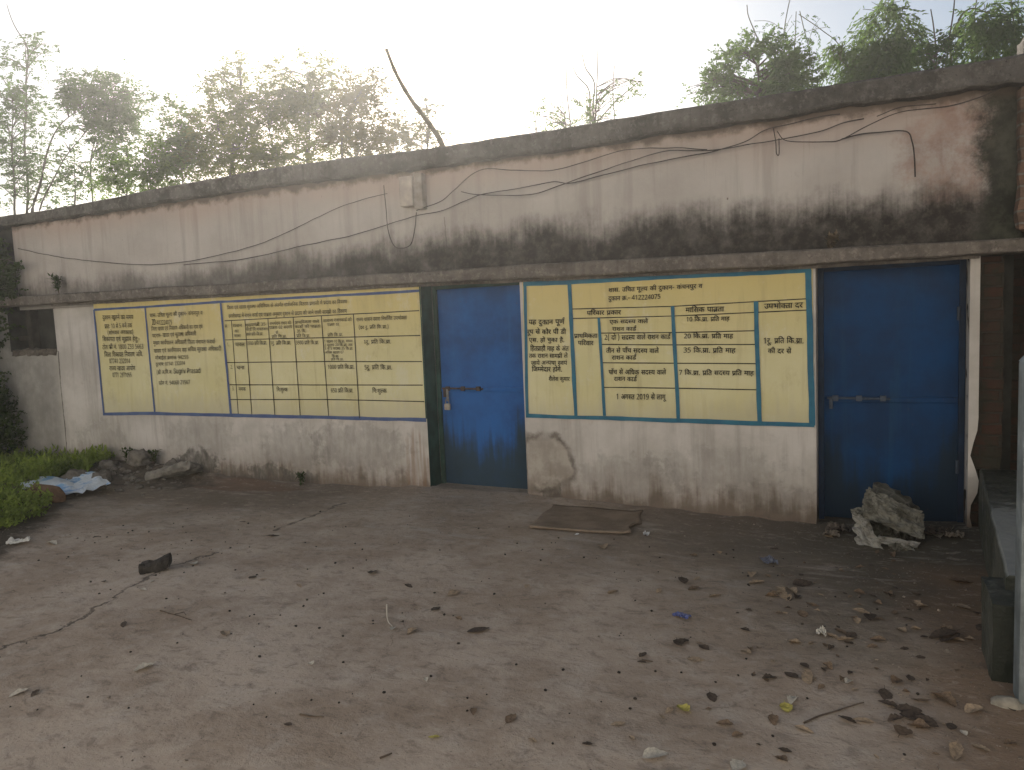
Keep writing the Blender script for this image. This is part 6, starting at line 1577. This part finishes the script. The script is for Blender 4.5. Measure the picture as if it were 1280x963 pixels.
flap(sack, 'sack_panel', [S(-.125, -.055, .395), S(.215, -.055, .240), S(.220, -.205, .085), S(-.165, -.190, .215)], ms_flap, 11.3, .030, 26)
flap(sack, 'sack_panel', [S(-.155, -.03, .300), S(-.105, -.05, .395), S(-.06, -.12, .300), S(-.175, -.12, .215)], ms_flap, 14.1, .020, 12)
flap(sack, 'sack_flap', [S(-.225, -.06, .205), S(-.205, -.17, .010), S(-.03, -.235, .004), S(-.135, -.125, .20)], ms2.m, 2.2, .024, 18)
flap(sack, 'sack_flap', [S(-.10, -.215, .05), S(-.05, -.235, .10), S(.20, -.20, .065), S(.16, -.235, .02)], ms2.m, 5.2, .020, 16)
flap(sack, 'sack_flap', [S(-.01, -.235, .045), S(.085, -.285, .002), S(.185, -.22, .04), S(.10, -.20, .07)], ms_flap, 8.4, .020, 14)
flap(sack, 'sack_hem', [S(.165, -.10, .245), S(.225, -.085, .235), S(.225, -.13, .07), S(.175, -.16, .07)], ms_flap, 3.4, .014)
flap(sack, 'sack_hem', [S(-.24, -.02, .215), S(-.13, -.04, .255), S(-.135, -.10, .20), S(-.225, -.09, .195)], ms_flap, 7.7, .016, 8)
# rags and scraps swept against the second door
M_rag = simple('grimy_rag', (.07, .058, .048), .95, .5, 14)
M_scrap = simple('dirty_paper', (.19, .16, .125), .85, .35, 14)
for k, (x, y, s, mt, lab) in enumerate([(-.23, -.17, .055, M_rag, 'small dark rag heap left of the sack by the door'), (-.27, -.33, .035, M_scrap, 'pale crumpled scrap at the left foot of the dark blue door'),
                                       (.45, -.19, .055, M_rag, 'flat dark rag right of the sack by the door'), (.53, -.24, .04, M_scrap, 'brown paper scrap in the right corner of the dark door')]):
    bm = bmesh.new()
    V = crumple_cloth(s * 3.0, s * 2.2, 14, s * .8, k * 3.1 + 1)
    G = {key: bm.verts.new(p + Vector((0, 0, s * .25 * (1 - abs(p.x) / (s * 2)))))for key, p in V.items()}
    for i in range(14):
        for j in range(14):
            bm.faces.new((G[i, j], G[i + 1, j], G[i + 1, j + 1], G[i, j + 1]))
    o = build('rag' if mt is M_rag else 'paper_scrap', bm, mt)
    o.location = (x, y, gz(x, y) + .004)
    tag(o, lab, 'rag' if mt is M_rag else 'paper', 'scraps swept against the dark blue door')

# blue and white plastic sheet on the soil bank
mp_ = Mat('blue_white_plastic', .4, .45)
a_ = mp_.noise(5.5, 4, .6, mp_.pos(True))
mp_.color(mp_.mix(mp_.ramp(a_, ((.50, 0.), (.62, 1.))), (.62, .68, .74), (.20, .38, .60)))
bm = bmesh.new()
V = crumple_cloth(.90, .66, 34, .038, 4.4)
G = {k: bm.verts.new(p) for k, p in V.items()}
for i in range(34):
    for j in range(34):
        bm.faces.new((G[i, j], G[i + 1, j], G[i + 1, j + 1], G[i, j + 1]))
o = build('plastic_sheet', bm, mp_.m)
o.location = (-7.68, -1.12, gz(-7.68, -1.12) + .004)
o.rotation_euler = (R(1), R(1), R(-22))
tag(o, 'crumpled pale blue and white plastic sheet on the soil bank', 'plastic sheet')
lump('clay_lump', (-7.47, -1.53, gz(-7.47, -1.53) - .05), (.24, .17, .13), M_clay, 'brown clay lump in front of the plastic sheet', 'clay lump', 2.0)
ROCKS = [(-7.14, -.22, .25, .16, .13, 'broken concrete slab piece tipped against the wall foot, largest in the rubble'), (-7.30, -.10, .09, .08, .11, 'small dark upright stone behind the concrete piece'),
         (-7.75, -.15, .16, .12, .12, 'grey brown stone by the wall left of the concrete piece'), (-8.15, -.28, .11, .09, .08, 'rounded stone among weeds near the wall crack'),
         (-8.0, -.78, .13, .09, .10, 'grey stone behind the plastic sheet'), (-7.72, -.70, .12, .10, .10, 'pale stone just right behind the plastic sheet')]
for k, (x, y, a, b, c, lab) in enumerate(ROCKS):
    if k == 0:
        o = rough_box('concrete_piece', -.27, .27, -.17, .17, 0, .10, M_conc, None, .022, .035, 7, .03)
        o.location = (x, y, gz(x, y) + .0)
        o.rotation_euler = (R(-20), R(-13), R(24))
        tag(o, lab, 'concrete piece', 'rubble at the foot of the wall')
        continue
    o = lump('concrete_piece' if k == 0 else 'stone', (x, y, gz(x, y) - .02), (a, b, c), M_conc if k == 0 else M_stone, lab, 'stone', 3.3 + k * 1.7, 'rubble at the foot of the wall', rough=.5, rot=k * 1.1)
PEB = [(rng.uniform(-8.2, -6.4), rng.uniform(-1.3, -.12)) for _ in range(120)]
first = None
for k, (x, y) in enumerate(PEB):
    if first is None:
        o = first = lump('rubble_chip', (0, 0, 0), (1, 1, .7), M_stone, 'small grey stone chip strewn on the soil bank', 'stone chip', 9.0, 'stone chips on the soil bank', sub=2, rough=.6)
    else:
        o = first.copy()
        COL.objects.link(o)
    s = rng.choice((.012, .018, .022, .03, .04))
    if k % 2:
        x, y = rng.gauss(-7.55, .45), min(-.1, rng.gauss(-.4, .2))
        s *= 1.1
        o.location = (x, y, gz(x, y) - .004)
    elif x < edge_x(y) + .5:
        o.location = (x, y, gz(x, y) - .003)
    else:
        x = edge_x(y) + rng.uniform(-.5, .35)
        o.location = (x, y, gz(x, y) - .003)
    o.scale = (s, s * rng.uniform(.6, 1), s)
    o.rotation_euler = (0, 0, rng.uniform(0, 6))
# grey stones near the step, white scraps by the grass
lump('stone', (.505, -2.80, gz(.5, -2.8) - .006), (.062, .038, .030), simple('pale_flat_stone', (.24, .22, .18), .9, .25, 20, .2, .4), 'pale flat stone at the foot of the concrete step', 'stone', 5.1)

# ---------------------------------------------------------------- dead leaves
LEAF_M = {'t': simple('tan_dead_leaf', (.30, .225, .15), .8, .3, 9, obj=True), 'p': simple('bleached_dead_leaf', (.50, .455, .37), .8, .2, 9, obj=True),
          'b': simple('brown_dead_leaf', (.165, .115, .075), .85, .35, 9, obj=True), 'd': simple('dark_dead_leaf', (.075, .056, .042), .85, .4, 9, obj=True),
          'y': simple('yellowing_leaf', (.42, .36, .09), .7, .3, 6, obj=True)}


def leaf_mesh(seed, mat):
    r_ = random.Random(seed)
    n, m = 10, 6
    curl, bend, twist = r_.uniform(.1, .75), r_.uniform(-.5, .7), r_.uniform(-.8, .8)
    vs_, fs_ = [], []
    wmax = r_.uniform(.22, .36)
    for i in range(n + 1):
        t = i / n
        w = wmax * math.sin(math.pi * min(1, t * .96 + .02)) ** .8 * (1.15 - .4 * t)
        for j in range(m + 1):
            s_ = j / m * 2 - 1
            ww = w * (1 + .34 * noise.noise(Vector((t * 7, s_, seed))))
            x, y = t - .5, s_ * ww
            z = curl * .55 * y * y / .12 + bend * .28 * (t - .5) ** 2 * 2.2 + twist * .35 * y * (t - .5) + .06 * noise.noise(Vector((t * 4, s_ * 2, seed * 2.1)))
            vs_.append(Vector((x, y, z)))
    zmin = min(v.z for v in vs_)
    vs_ = [Vector((v.x, v.y, v.z - zmin)) for v in vs_]
    for i in range(n):
        for j in range(m):
            k = i * (m + 1) + j
            fs_.append((k, k + 1, k + m + 2, k + m + 1))
    st_ = len(vs_)
    a = vs_[m // 2]
    for k in range(4):
        t = k / 3
        for d in (-.012, .012):
            vs_.append(Vector((a.x - .28 * t, a.y + d, a.z + .04 * math.sin(t * 3) + .004)))
        if k:
            q = st_ + 2 * k
            fs_.append((q - 2, q - 1, q + 1, q))
    me = bpy.data.meshes.new('leaf')
    me.from_pydata([tuple(v) for v in vs_], [], fs_)
    me.polygons.foreach_set('use_smooth', [True] * len(me.polygons))
    me.materials.append(mat)
    return me


LEAF_MESH = {k: [leaf_mesh(i * 7 + ord(k), LEAF_M[k]) for i in range(5)] for k in LEAF_M}
LEAF_TXT = {'t': ('tan dry leaf lying on the yard', 'tan dry leaves on the yard'), 'p': ('bleached pale dry leaf lying on the yard', 'pale dry leaves on the yard'),
            'b': ('brown dry leaf lying on the yard', 'brown dry leaves on the yard'), 'd': ('dark curled dry leaf lying on the yard', 'dark dry leaves on the yard')}
Y_TXT = iter(['small yellow green leaf at the bottom middle of the yard', 'yellow leaf with a dark curled half, right of the middle foreground', 'pale yellow leaf beside a bleached one at the lower right'])


def drop_leaf(x, y, s, k, label, group):
    o = bpy.data.objects.new('dead_leaf', rng.choice(LEAF_MESH[k]))
    COL.objects.link(o)
    o.location = (x, y, gz(x, y) + .002)
    s *= rng.uniform(.9, 1.25)
    o.scale = (s, s, s * rng.uniform(.4, 1.0))
    o.rotation_euler = (rng.uniform(-.2, .2), rng.uniform(-.2, .2), rng.uniform(0, 6.28))
    o.location.z += s * .03
    tag(o, label, 'leaf', group)
    return o


for x, y, s, k in LEAF_SPOTS:
    if k == 'y':
        drop_leaf(x, y, s, k, next(Y_TXT), 'dead leaves on the yard')
    elif s > .115 and y < -4.3 and x > -.6 and x < 0 and k == 'p':
        drop_leaf(x, y, s, k, 'large bleached curled leaf at the bottom edge right of the middle', 'dead leaves on the yard')
    else:
        drop_leaf(x, y, s, k, *LEAF_TXT[k])
for i in range(120):                                 # small bits, gathered to the right
    x, y = rng.gauss(-.05, .42), rng.gauss(-2.2, .8)
    if x > .44 or y > -.6 or y < -4:
        continue
    k = rng.choice('tbbdd')
    drop_leaf(x, y, rng.uniform(.024, .062), k, *LEAF_TXT[k])
M_twig = simple('dry_twig', (.10, .075, .055), .9, .4, 20)
TW_LAB = ['forked dry twig at the left of the foreground', 'thin straight dry twig in the left foreground', 'short bleached stick standing out in the middle of the yard',
          'short dark twig right of the middle of the yard', 'short dry twig at the bottom edge left of the middle', 'thin curved stalk in the right foreground']
for k, (pts, lab) in enumerate(zip(TWIG_SPOTS, TW_LAB)):
    P = smooth_path([(x, y, gz(x, y) + .006 + (.05 if (k == 2 and i == 0) else 0)) for i, (x, y) in enumerate(pts)], 5)
    P = [p + Vector((noise.noise(p * 9), noise.noise(p * 9 + Vector((3, 3, 3))), 0)) * .008 for p in P]
    v, f = tube_data(P, [.0045 - .002 * i / len(P) for i in range(len(P))], 5)
    if k == 0:
        b0 = len(v)
        v2, f2 = tube_data([P[4], P[4] + Vector((.05, .03, .01)), P[4] + Vector((.09, .01, .004))], [.003, .0025, .002], 5)
        v = v + v2
        f = f + [tuple(i + b0 for i in q) for q in f2]
    tag(build_raw('twig', v, f, LEAF_M['p'] if k == 2 else M_twig), lab, 'twig')
# dark droppings and grit dotted over the yard
M_pel = simple('dark_pellet', (.035, .028, .022), .9, .4, 40)
bm = bmesh.new()
bmesh.ops.create_icosphere(bm, subdivisions=2, radius=1)
for v in bm.verts:
    v.co = Vector((v.co.x * 1.3, v.co.y, v.co.z * .8 + .5)) * (1 + .2 * noise.noise(v.co * 1.4))
pel_me = bpy.data.meshes.new('pellet')
bm.to_mesh(pel_me)
bm.free()
pel_me.materials.append(M_pel)
for i in range(265):
    for _ in range(20):
        x, y = rng.uniform(-6, .3), rng.uniform(-5.0, -.9)
        d = rng.random()
        if noise.noise(Vector((x * .9, y * .9, 2))) > -.25 + .5 * (d - .5) and x < .35 and (y > -4.6 or x > -3):
            break
    o = bpy.data.objects.new('pellet', pel_me)
    COL.objects.link(o)
    s = rng.choice((.0035, .004, .005, .006, .007))
    o.scale = (s, s, s)
    o.rotation_euler = (0, 0, rng.uniform(0, 6))
    o.location = (x, y, gz(x, y))
    tag(o, 'small dark pellet dotted on the yard', 'pellet', 'dark pellets dotted over the yard')
# grit and crumbs of soil, thickest along the slab's edges and at the right
r_ = random.Random(31)
vs_, fs_ = [], []
ICO = bmesh.new()
bmesh.ops.create_icosphere(ICO, subdivisions=1, radius=1)
IV = [v.co.copy() for v in ICO.verts]
ICO.verts.index_update()
IF = [tuple(v.index for v in f.verts) for f in ICO.faces]
ICO.free()
n = 0
while n < 2600:
    x, y = r_.uniform(-6.6, .62), r_.uniform(-5.2, -.03)
    if y < -4.75 and x < -3.2:
        continue
    d = noise.noise(Vector((x * 1.1, y * 1.1, 12))) + .6 * noise.noise(Vector((x * 3.5, y * 3.5, 3)))
    d += .55 * smoothstep(-.6, .4, x) + .7 * smoothstep(-.35, -.05, y) + .4 * smoothstep(.9, .1, x - edge_x(y))
    if d < .05 + .75 * r_.random():
        continue
    s = r_.choice((.0016, .002, .0025, .003, .0045, .007 if r_.random() < .3 else .003))
    p = Vector((x, y, gz(x, y) + s * .4))
    q = Vector((r_.uniform(.7, 1.4), r_.uniform(.7, 1.3), r_.uniform(.5, .9)))
    b0 = len(vs_)
    vs_ += [p + Vector((v.x * q.x, v.y * q.y, v.z * q.z)) * s * r_.uniform(.75, 1.2) for v in IV]
    fs_ += [tuple(i + b0 for i in f) for f in IF]
    n += 1
tag(build_raw('grit', vs_, fs_, simple('mixed_grit', (.23, .19, .15), .95, .65, 45)), 'fine grit and soil crumbs scattered over the concrete yard', 'grit', kind='stuff')
# litter
for x, y, s, mt, lab in [(-.93, -2.35, .035, simple('blue_foil', (.07, .09, .24), .4, .3, 60, .5, obj=True), 'small crumpled blue wrapper on the right half of the yard'), (-.62, -1.15, .055, simple('grey_blue_wrapper', (.13, .14, .18), .5, .3, 40, .4, obj=True), 'grey blue strip of wrapper below the end of the shorter notice'),
                         (-.23, -2.33, .032, simple('printed_paper', (.52, .49, .42), .7, .25, 60, .3, obj=True), 'small pale printed paper scrap among leaves at the right'), (-1.545, -.80, .03, simple('white_wrapper', (.5, .5, .5), .5, .3, 60, .4, obj=True), 'small whitish wrapper at the right corner of the brown mat'),
                         (-2.03, -.99, .014, simple('white_paper_bit', (.7, .7, .68), .7, .1, 60, obj=True), 'tiny white paper bit at the front edge of the brown mat'), (-6.15, -2.62, .06, simple('white_litter', (.55, .54, .50), .6, .25, 40, obj=True), 'white paper litter at the edge of the weeds in the left')]:
    bm = bmesh.new()
    V = crumple_cloth(s * 2.6, s * 1.5, 10, s * .55, x * 3)
    G = {k: bm.verts.new(p) for k, p in V.items()}
    for i in range(10):
        for j in range(10):
            bm.faces.new((G[i, j], G[i + 1, j], G[i + 1, j + 1], G[i, j + 1]))
    o = build('paper_scrap' if 'paper' in lab else 'wrapper', bm, mt)
    o.location = (x, y, gz(x, y) + .003)
    o.rotation_euler = (0, 0, x * 7)
    tag(o, lab, 'litter')

# ---------------------------------------------------------------- plants


def leaf_quad(vs_, fs_, p, d, side, L, W):
    b = len(vs_)
    up = d.cross(side) * (.18 * W)
    vs_ += [p, p + d * (L * .45) + side * W + up, p + d * L, p + d * (L * .45) - side * W + up]
    fs_ += [(b, b + 1, b + 2), (b, b + 2, b + 3)]


def rand_dir(r_):
    while True:
        v = Vector((r_.uniform(-1, 1), r_.uniform(-1, 1), r_.uniform(-1, 1)))
        if .05 < v.length < 1:
            return v.normalized()


M_weed = leaf_mat('weed_leaf', (.200, .285, .085), .45, .5, 2.2)
r_ = random.Random(5)
vs_, fs_ = [], []
n = 0
while n < 5200:
    y = r_.uniform(-3.6, -.02)
    x = edge_x(y) - .12 - abs(r_.gauss(0, 1.4))
    if x < -12.5:
        continue
    dens = noise.noise(Vector((x * 1.3, y * 1.3, 6))) + noise.noise(Vector((x * 4, y * 4, 6))) * .5
    edge = smoothstep(.0, .5, edge_x(y) - x)
    if (y > -1.7 and x > -8.0) and r_.random() < .80:
        continue
    if abs(x + 7.64) < .50 and abs(y + 1.16) < .42:
        continue
    if dens < .25 - .9 * edge:
        continue
    n += 1
    z = gz(x, y)
    back = smoothstep(-1.6, -.6, y)
    h = r_.uniform(.02, .11 + .10 * edge * (1 - back * .4)) * (1 + .6 * noise.noise(Vector((x * 2, y * 2, 1))))
    base = Vector((x, y, z + h * .3))
    for k in range(r_.randint(3, 6)):
        d = rand_dir(r_)
        d.z = abs(d.z) * .9 + .25
        d.normalize()
        sd = d.cross(Vector((0, 0, 1)))
        sd = sd.normalized() if sd.length > .01 else Vector((1, 0, 0))
        L = r_.uniform(.022, .055) if back < .5 or r_.random() < .4 else r_.uniform(.05, .12)
        W = L * .33 if back < .5 else L * .14
        leaf_quad(vs_, fs_, base + Vector((r_.uniform(-.03, .03), r_.uniform(-.03, .03), h * r_.random() * .9)), d, sd, L, W)
tag(build_raw('weeds', vs_, fs_, M_weed), 'low green weeds and grass covering the soil at the left', 'weeds', kind='stuff')


def little_plant(name, loc, h, stems, leaf, label, seed, mat, parent=None):
    r_ = random.Random(seed)
    vs_, fs_, sv, sf = [], [], [], []
    for k in range(stems):
        a = r_.uniform(0, 6.28)
        lean = Vector((math.cos(a), math.sin(a) * .6, 0)) * r_.uniform(.1, .5) * h
        P = [Vector(loc), Vector(loc) + lean * .4 + Vector((0, 0, h * .55)), Vector(loc) + lean + Vector((0, 0, h * r_.uniform(.75, 1)))]
        P = smooth_path(P, 4)
        v, f = tube_data(P, [.004 * (1.1 - i / len(P)) for i in range(len(P))], 4)
        b = len(sv)
        sv += v
        sf += [tuple(i + b for i in q) for q in f]
        for p in P[2:]:
            for _ in range(3):
                d = (rand_dir(r_) + Vector((0, 0, .2))).normalized()
                sd = d.cross(Vector((0, 0, 1))).normalized()
                leaf_quad(vs_, fs_, p, d, sd, leaf * r_.uniform(.6, 1.2), leaf * .22)
    t = thing(name, loc, label, 'plant')
    build_raw('stem', sv, sf, M_twig, t)
    build_raw('foliage', vs_, fs_, mat, t)
    return t


M_darkleaf = leaf_mat('dark_green_leaf', (.040, .070, .022), .3, .4, 3)
little_plant('weed_plant', (-8.0, -.12, .02), .26, 6, .06, 'dark leafy weed standing against the wall left of the rubble', 3, M_darkleaf)
little_plant('weed_plant', (-7.62, -.1, .08), .2, 5, .05, 'small weed against the wall behind the rubble', 4, M_darkleaf)
little_plant('weed_plant', (-5.42, -.1, -.02), .13, 5, .05, 'tiny dark weed at the wall foot below the long notice', 6, M_darkleaf)
little_plant('ledge_plant', (-9.05, -.07, 2.15), .24, 5, .07, 'small plant rooted on the ledge at the left end', 5, M_darkleaf)
little_plant('dry_grass_tuft', (-.28, -.08, 2.06), .10, 9, .05, 'tuft of dry grass on the ledge above the shorter notice', 8, simple('dry_grass', (.16, .125, .085), .9, .3, 20))

# ---------------------------------------------------------------- trees behind the shop


def crown(blobs, density, L, W, style, seed, spray=12):
    r_ = random.Random(seed)
    vs_, fs_ = [], []
    for (cx, cy, cz, rx, rz, n) in blobs:
        c = Vector((cx, cy, cz))
        cnt = int(n * density * math.pi * rx * rz * 7.5)
        ry = max(rx, rz) * .9
        for _ in range(max(2, cnt)):
            d = rand_dir(r_)
            q = d * (r_.random() ** .45)
            p = c + Vector((q.x * rx, q.y * ry, q.z * rz)) * 1.12
            g = noise.noise(p * 1.15 + Vector((seed, 0, 0))) + .5 * noise.noise(p * 2.9)
            if g < -.42 + .25 * r_.random():
                continue
            out = Vector((q.x, q.y, q.z * .6)) + rand_dir(r_) * .7
            if style == 'pinnate':
                ax = (out + Vector((0, 0, .35))).normalized()
                droop = .5
            elif style == 'bamboo':
                ax = (out + Vector((0, 0, -.55))).normalized()
                droop = .7
            else:
                ax = (out + Vector((0, 0, .1))).normalized()
                droop = .25
            ln = L * spray * .20 * r_.uniform(.6, 1.25)
            sd = ax.cross(Vector((0, 0, 1)))
            sd = sd.normalized() if sd.length > .05 else Vector((1, 0, 0))
            for k in range(spray):
                t = k / spray
                b = p + ax * (ln * t) - Vector((0, 0, droop * ln * t * t))
                s_ = 1 if k % 2 else -1
                if style == 'pinnate':
                    ld = (sd * s_ + ax * .5 + Vector((0, 0, -.25)) + rand_dir(r_) * .25).normalized()
                elif style == 'bamboo':
                    ld = (ax * .8 + sd * s_ * .6 + Vector((0, 0, -.55)) + rand_dir(r_) * .35).normalized()
                else:
                    ld = (sd * s_ * .8 + ax * .4 + rand_dir(r_) * .8).normalized()
                ls = ld.cross(rand_dir(r_))
                ls = ls.normalized() if ls.length > .05 else sd
                k_ = .72 * r_.uniform(.65, 1.2) * (1 - .35 * t)
                leaf_quad(vs_, fs_, b, ld, ls, L * k_, W * k_)
    return vs_, fs_


def tree(name, key, label, mat, style, density, L, W, bark, seed, base_r=.07, twigs=5, group='trees behind the shop', cat='tree', spray=12, droop=None):
    stems, blobs = TREES[key]
    r_ = random.Random(seed)
    sv, sf = [], []

    def add(P, ra, rb, sides=6):
        v, f = tube_data(P, [ra + (rb - ra) * i / (len(P) - 1) for i in range(len(P))], sides)
        b = len(sv)
        sv.extend(v)
        sf.extend([tuple(i + b for i in q) for q in f])
    nodes = []
    root = Vector((stems[0][0][0], stems[0][0][1], 0))
    for k, pts in enumerate(stems):
        P = [Vector(p) for p in pts]
        g = Vector((root.x * .7 + P[0].x * .3 + r_.uniform(-.2, .2), P[0].y, -.1))
        P = smooth_path([g, P[0].lerp(g, .3) + Vector((0, 0, .0)), P[0].lerp(g, .08)] + P, 5)
        P = [p + Vector((noise.noise(p * .9 + Vector((k, 0, 0))), noise.noise(p * .9 + Vector((0, k, 5))), 0)) * .10 for p in P]
        rr = .62 * base_r * (1 if k == 0 else r_.uniform(.55, .85))
        add(P, rr, .008)
        nodes += P[len(P) // 3:]
    for (cx, cy, cz, rx, rz, n) in blobs:                # limbs out into every leaf mass
        c = Vector((cx, cy, cz))
        near = sorted(nodes, key=lambda p: (p - c).length + max(0, p.z - cz) * 1.5)[:3]
        for k in range(twigs):
            d = rand_dir(r_)
            e = c + Vector((d.x * rx, d.y * rx * .8, abs(d.z) * rz * .95 - .1 * rz))
            a = near[k % len(near)]
            m_ = a.lerp(e, .5) + Vector((0, 0, .12 * (e - a).length))
            add(smooth_path([a, m_, e], 4), .013 * base_r / .07, .004, 4)
    t = thing(name, (root.x, root.y, 0), label, cat, group)
    build_raw('trunk', sv, sf, bark, t, smooth=True)
    v, f = crown(blobs, density, L, W, style, seed, spray)
    build_raw('crown', v, f, mat, t)
    return t


BARK = simple('grey_brown_bark', (.085, .07, .055), .95, .35, 5)
CULM = simple('dull_bamboo_culm', (.10, .095, .05), .8, .3, 5)
L_dark = leaf_mat('deep_green_foliage', (.070, .130, .046), .6)
L_mid = leaf_mat('mid_green_foliage', (.090, .145, .045), .6)
L_olive = leaf_mat('olive_foliage', (.120, .145, .045), .6)
L_light = leaf_mat('light_green_foliage', (.12, .21, .05), .6)
L_bam = leaf_mat('bamboo_foliage', (.095, .165, .060), .6)
tree('slender_tree', 'slim', 'tall slender tree with thin straight trunks at the left edge', L_dark, 'pinnate', 26, .15, .040, BARK, 1, .11)
tree('arching_tree', 'arch', 'tree with slanting trunks under a dense arching green mass, second from the left', L_dark, 'pinnate', 34, .14, .036, BARK, 2, .12)
tree('low_tree', 'low', 'low bright green tree just above the roof below the arching tree', L_light, 'leafy', 34, .12, .036, BARK, 3, .07)
tree('feathery_tree', 'spire', 'narrow feathery tree with pointed top beside the low green tree', L_mid, 'pinnate', 32, .15, .034, BARK, 4, .06)
tree('feathery_tree', 'broad', 'broad feathery tree with one tall spire, left of the twin tree', L_olive, 'pinnate', 34, .15, .034, BARK, 5, .09)
tree('feathery_tree', 'twin', 'widest feathery tree with several pointed tops left of the sun', L_olive, 'pinnate', 34, .15, .034, BARK, 6, .10)
tree('feathery_tree', 'sunny', 'yellowish feathery tree standing right below the sun', leaf_mat('yellow_olive_foliage', (.11, .10, .035), .55), 'pinnate', 32, .15, .034, BARK, 7, .08)
tree('feathery_tree', 'edge', 'small pale feathery tree behind the bamboo pole', leaf_mat('pale_olive_foliage', (.11, .11, .05), .55), 'pinnate', 26, .13, .032, BARK, 8, .06)
tree('scrubby_tree', 'scrub', 'small sparse scrubby tree with a bare spike above the roof middle', L_mid, 'leafy', 46, .09, .024, BARK, 9, .045, 7)
tree('scrubby_tree', 'twiggy', 'sparse twiggy tree with tall bare stems right of the scrubby tree', L_mid, 'leafy', 50, .09, .024, BARK, 10, .05, 8)
tree('round_tree', 'bush', 'dense rounded green tree above the right half of the roof', L_bam, 'leafy', 36, .11, .034, BARK, 11, .10)
tree('bare_bamboo', 'dry', 'thin bare bamboo stems arching above the dense rounded tree', L_dark, 'bamboo', 30, .10, .016, CULM, 12, .026, 3, spray=8)
tree('bamboo_clump', 'bamboo_a', 'tall plume of bamboo right of the dense rounded tree', L_bam, 'bamboo', 40, .17, .026, CULM, 13, .05, 5)
tree('shady_tree', 'shade', 'small dark rounded tree between the two bamboo clumps', L_dark, 'leafy', 36, .11, .034, BARK, 14, .05)
tree('bamboo_clump', 'bamboo_b', 'bamboo clump with arching stem at the top right corner', L_bam, 'bamboo', 38, .17, .026, CULM, 15, .05, 5)
# climber smothering the left end of the shop
TREES['climber'] = ([[(-10.35, -.35, .6), (-10.2, -.25, 1.6), (-10.1, -.25, 2.6)], [(-10.3, -.3, .5), (-10.35, -.2, 1.9), (-9.98, -.2, 2.35)]],
                    [(-10.18, -.2, 2.75, .20, .22, 2.4), (-10.06, -.2, 2.42, .22, .22, 2.4), (-9.95, -.2, 2.22, .18, .10, 1.4), (-10.3, -.25, 1.9, .18, .5, 1.6), (-10.42, -.3, 1.1, .22, .6, 2.2), (-10.4, -.3, .5, .35, .5, 2.4), (-9.75, -.16, 2.56, .10, .10, .5)])
tree('climbing_shrub', 'climber', 'dark leafy climber smothering the left end of the wall and ledge', M_darkleaf, 'leafy', 95, .075, .026, BARK, 21, .02, 4, group=None, cat='shrub', spray=8)

# ---------------------------------------------------------------- added haze imitating veiling lens glare
HAZE_DENSITY = 0.0023
bm = bmesh.new()
box(bm, -170, 170, -170, 170, -1.2, 14)
hm = bpy.data.materials.new('haze')
hm.use_nodes = True
hm.node_tree.nodes.remove(hm.node_tree.nodes['Principled BSDF'])
pv = hm.node_tree.nodes.new('ShaderNodeVolumePrincipled')
pv.inputs['Color'].default_value = (.96, .96, .94, 1)
pv.inputs['Density'].default_value = HAZE_DENSITY
pv.inputs['Anisotropy'].default_value = .72
hm.node_tree.links.new(pv.outputs[0], hm.node_tree.nodes['Material Output'].inputs['Volume'])
if HAZE_DENSITY > 0:
    tag(build('haze', bm, hm), 'thin haze added to imitate lens glare round the sun', 'haze', kind='stuff')
else:
    bm.free()
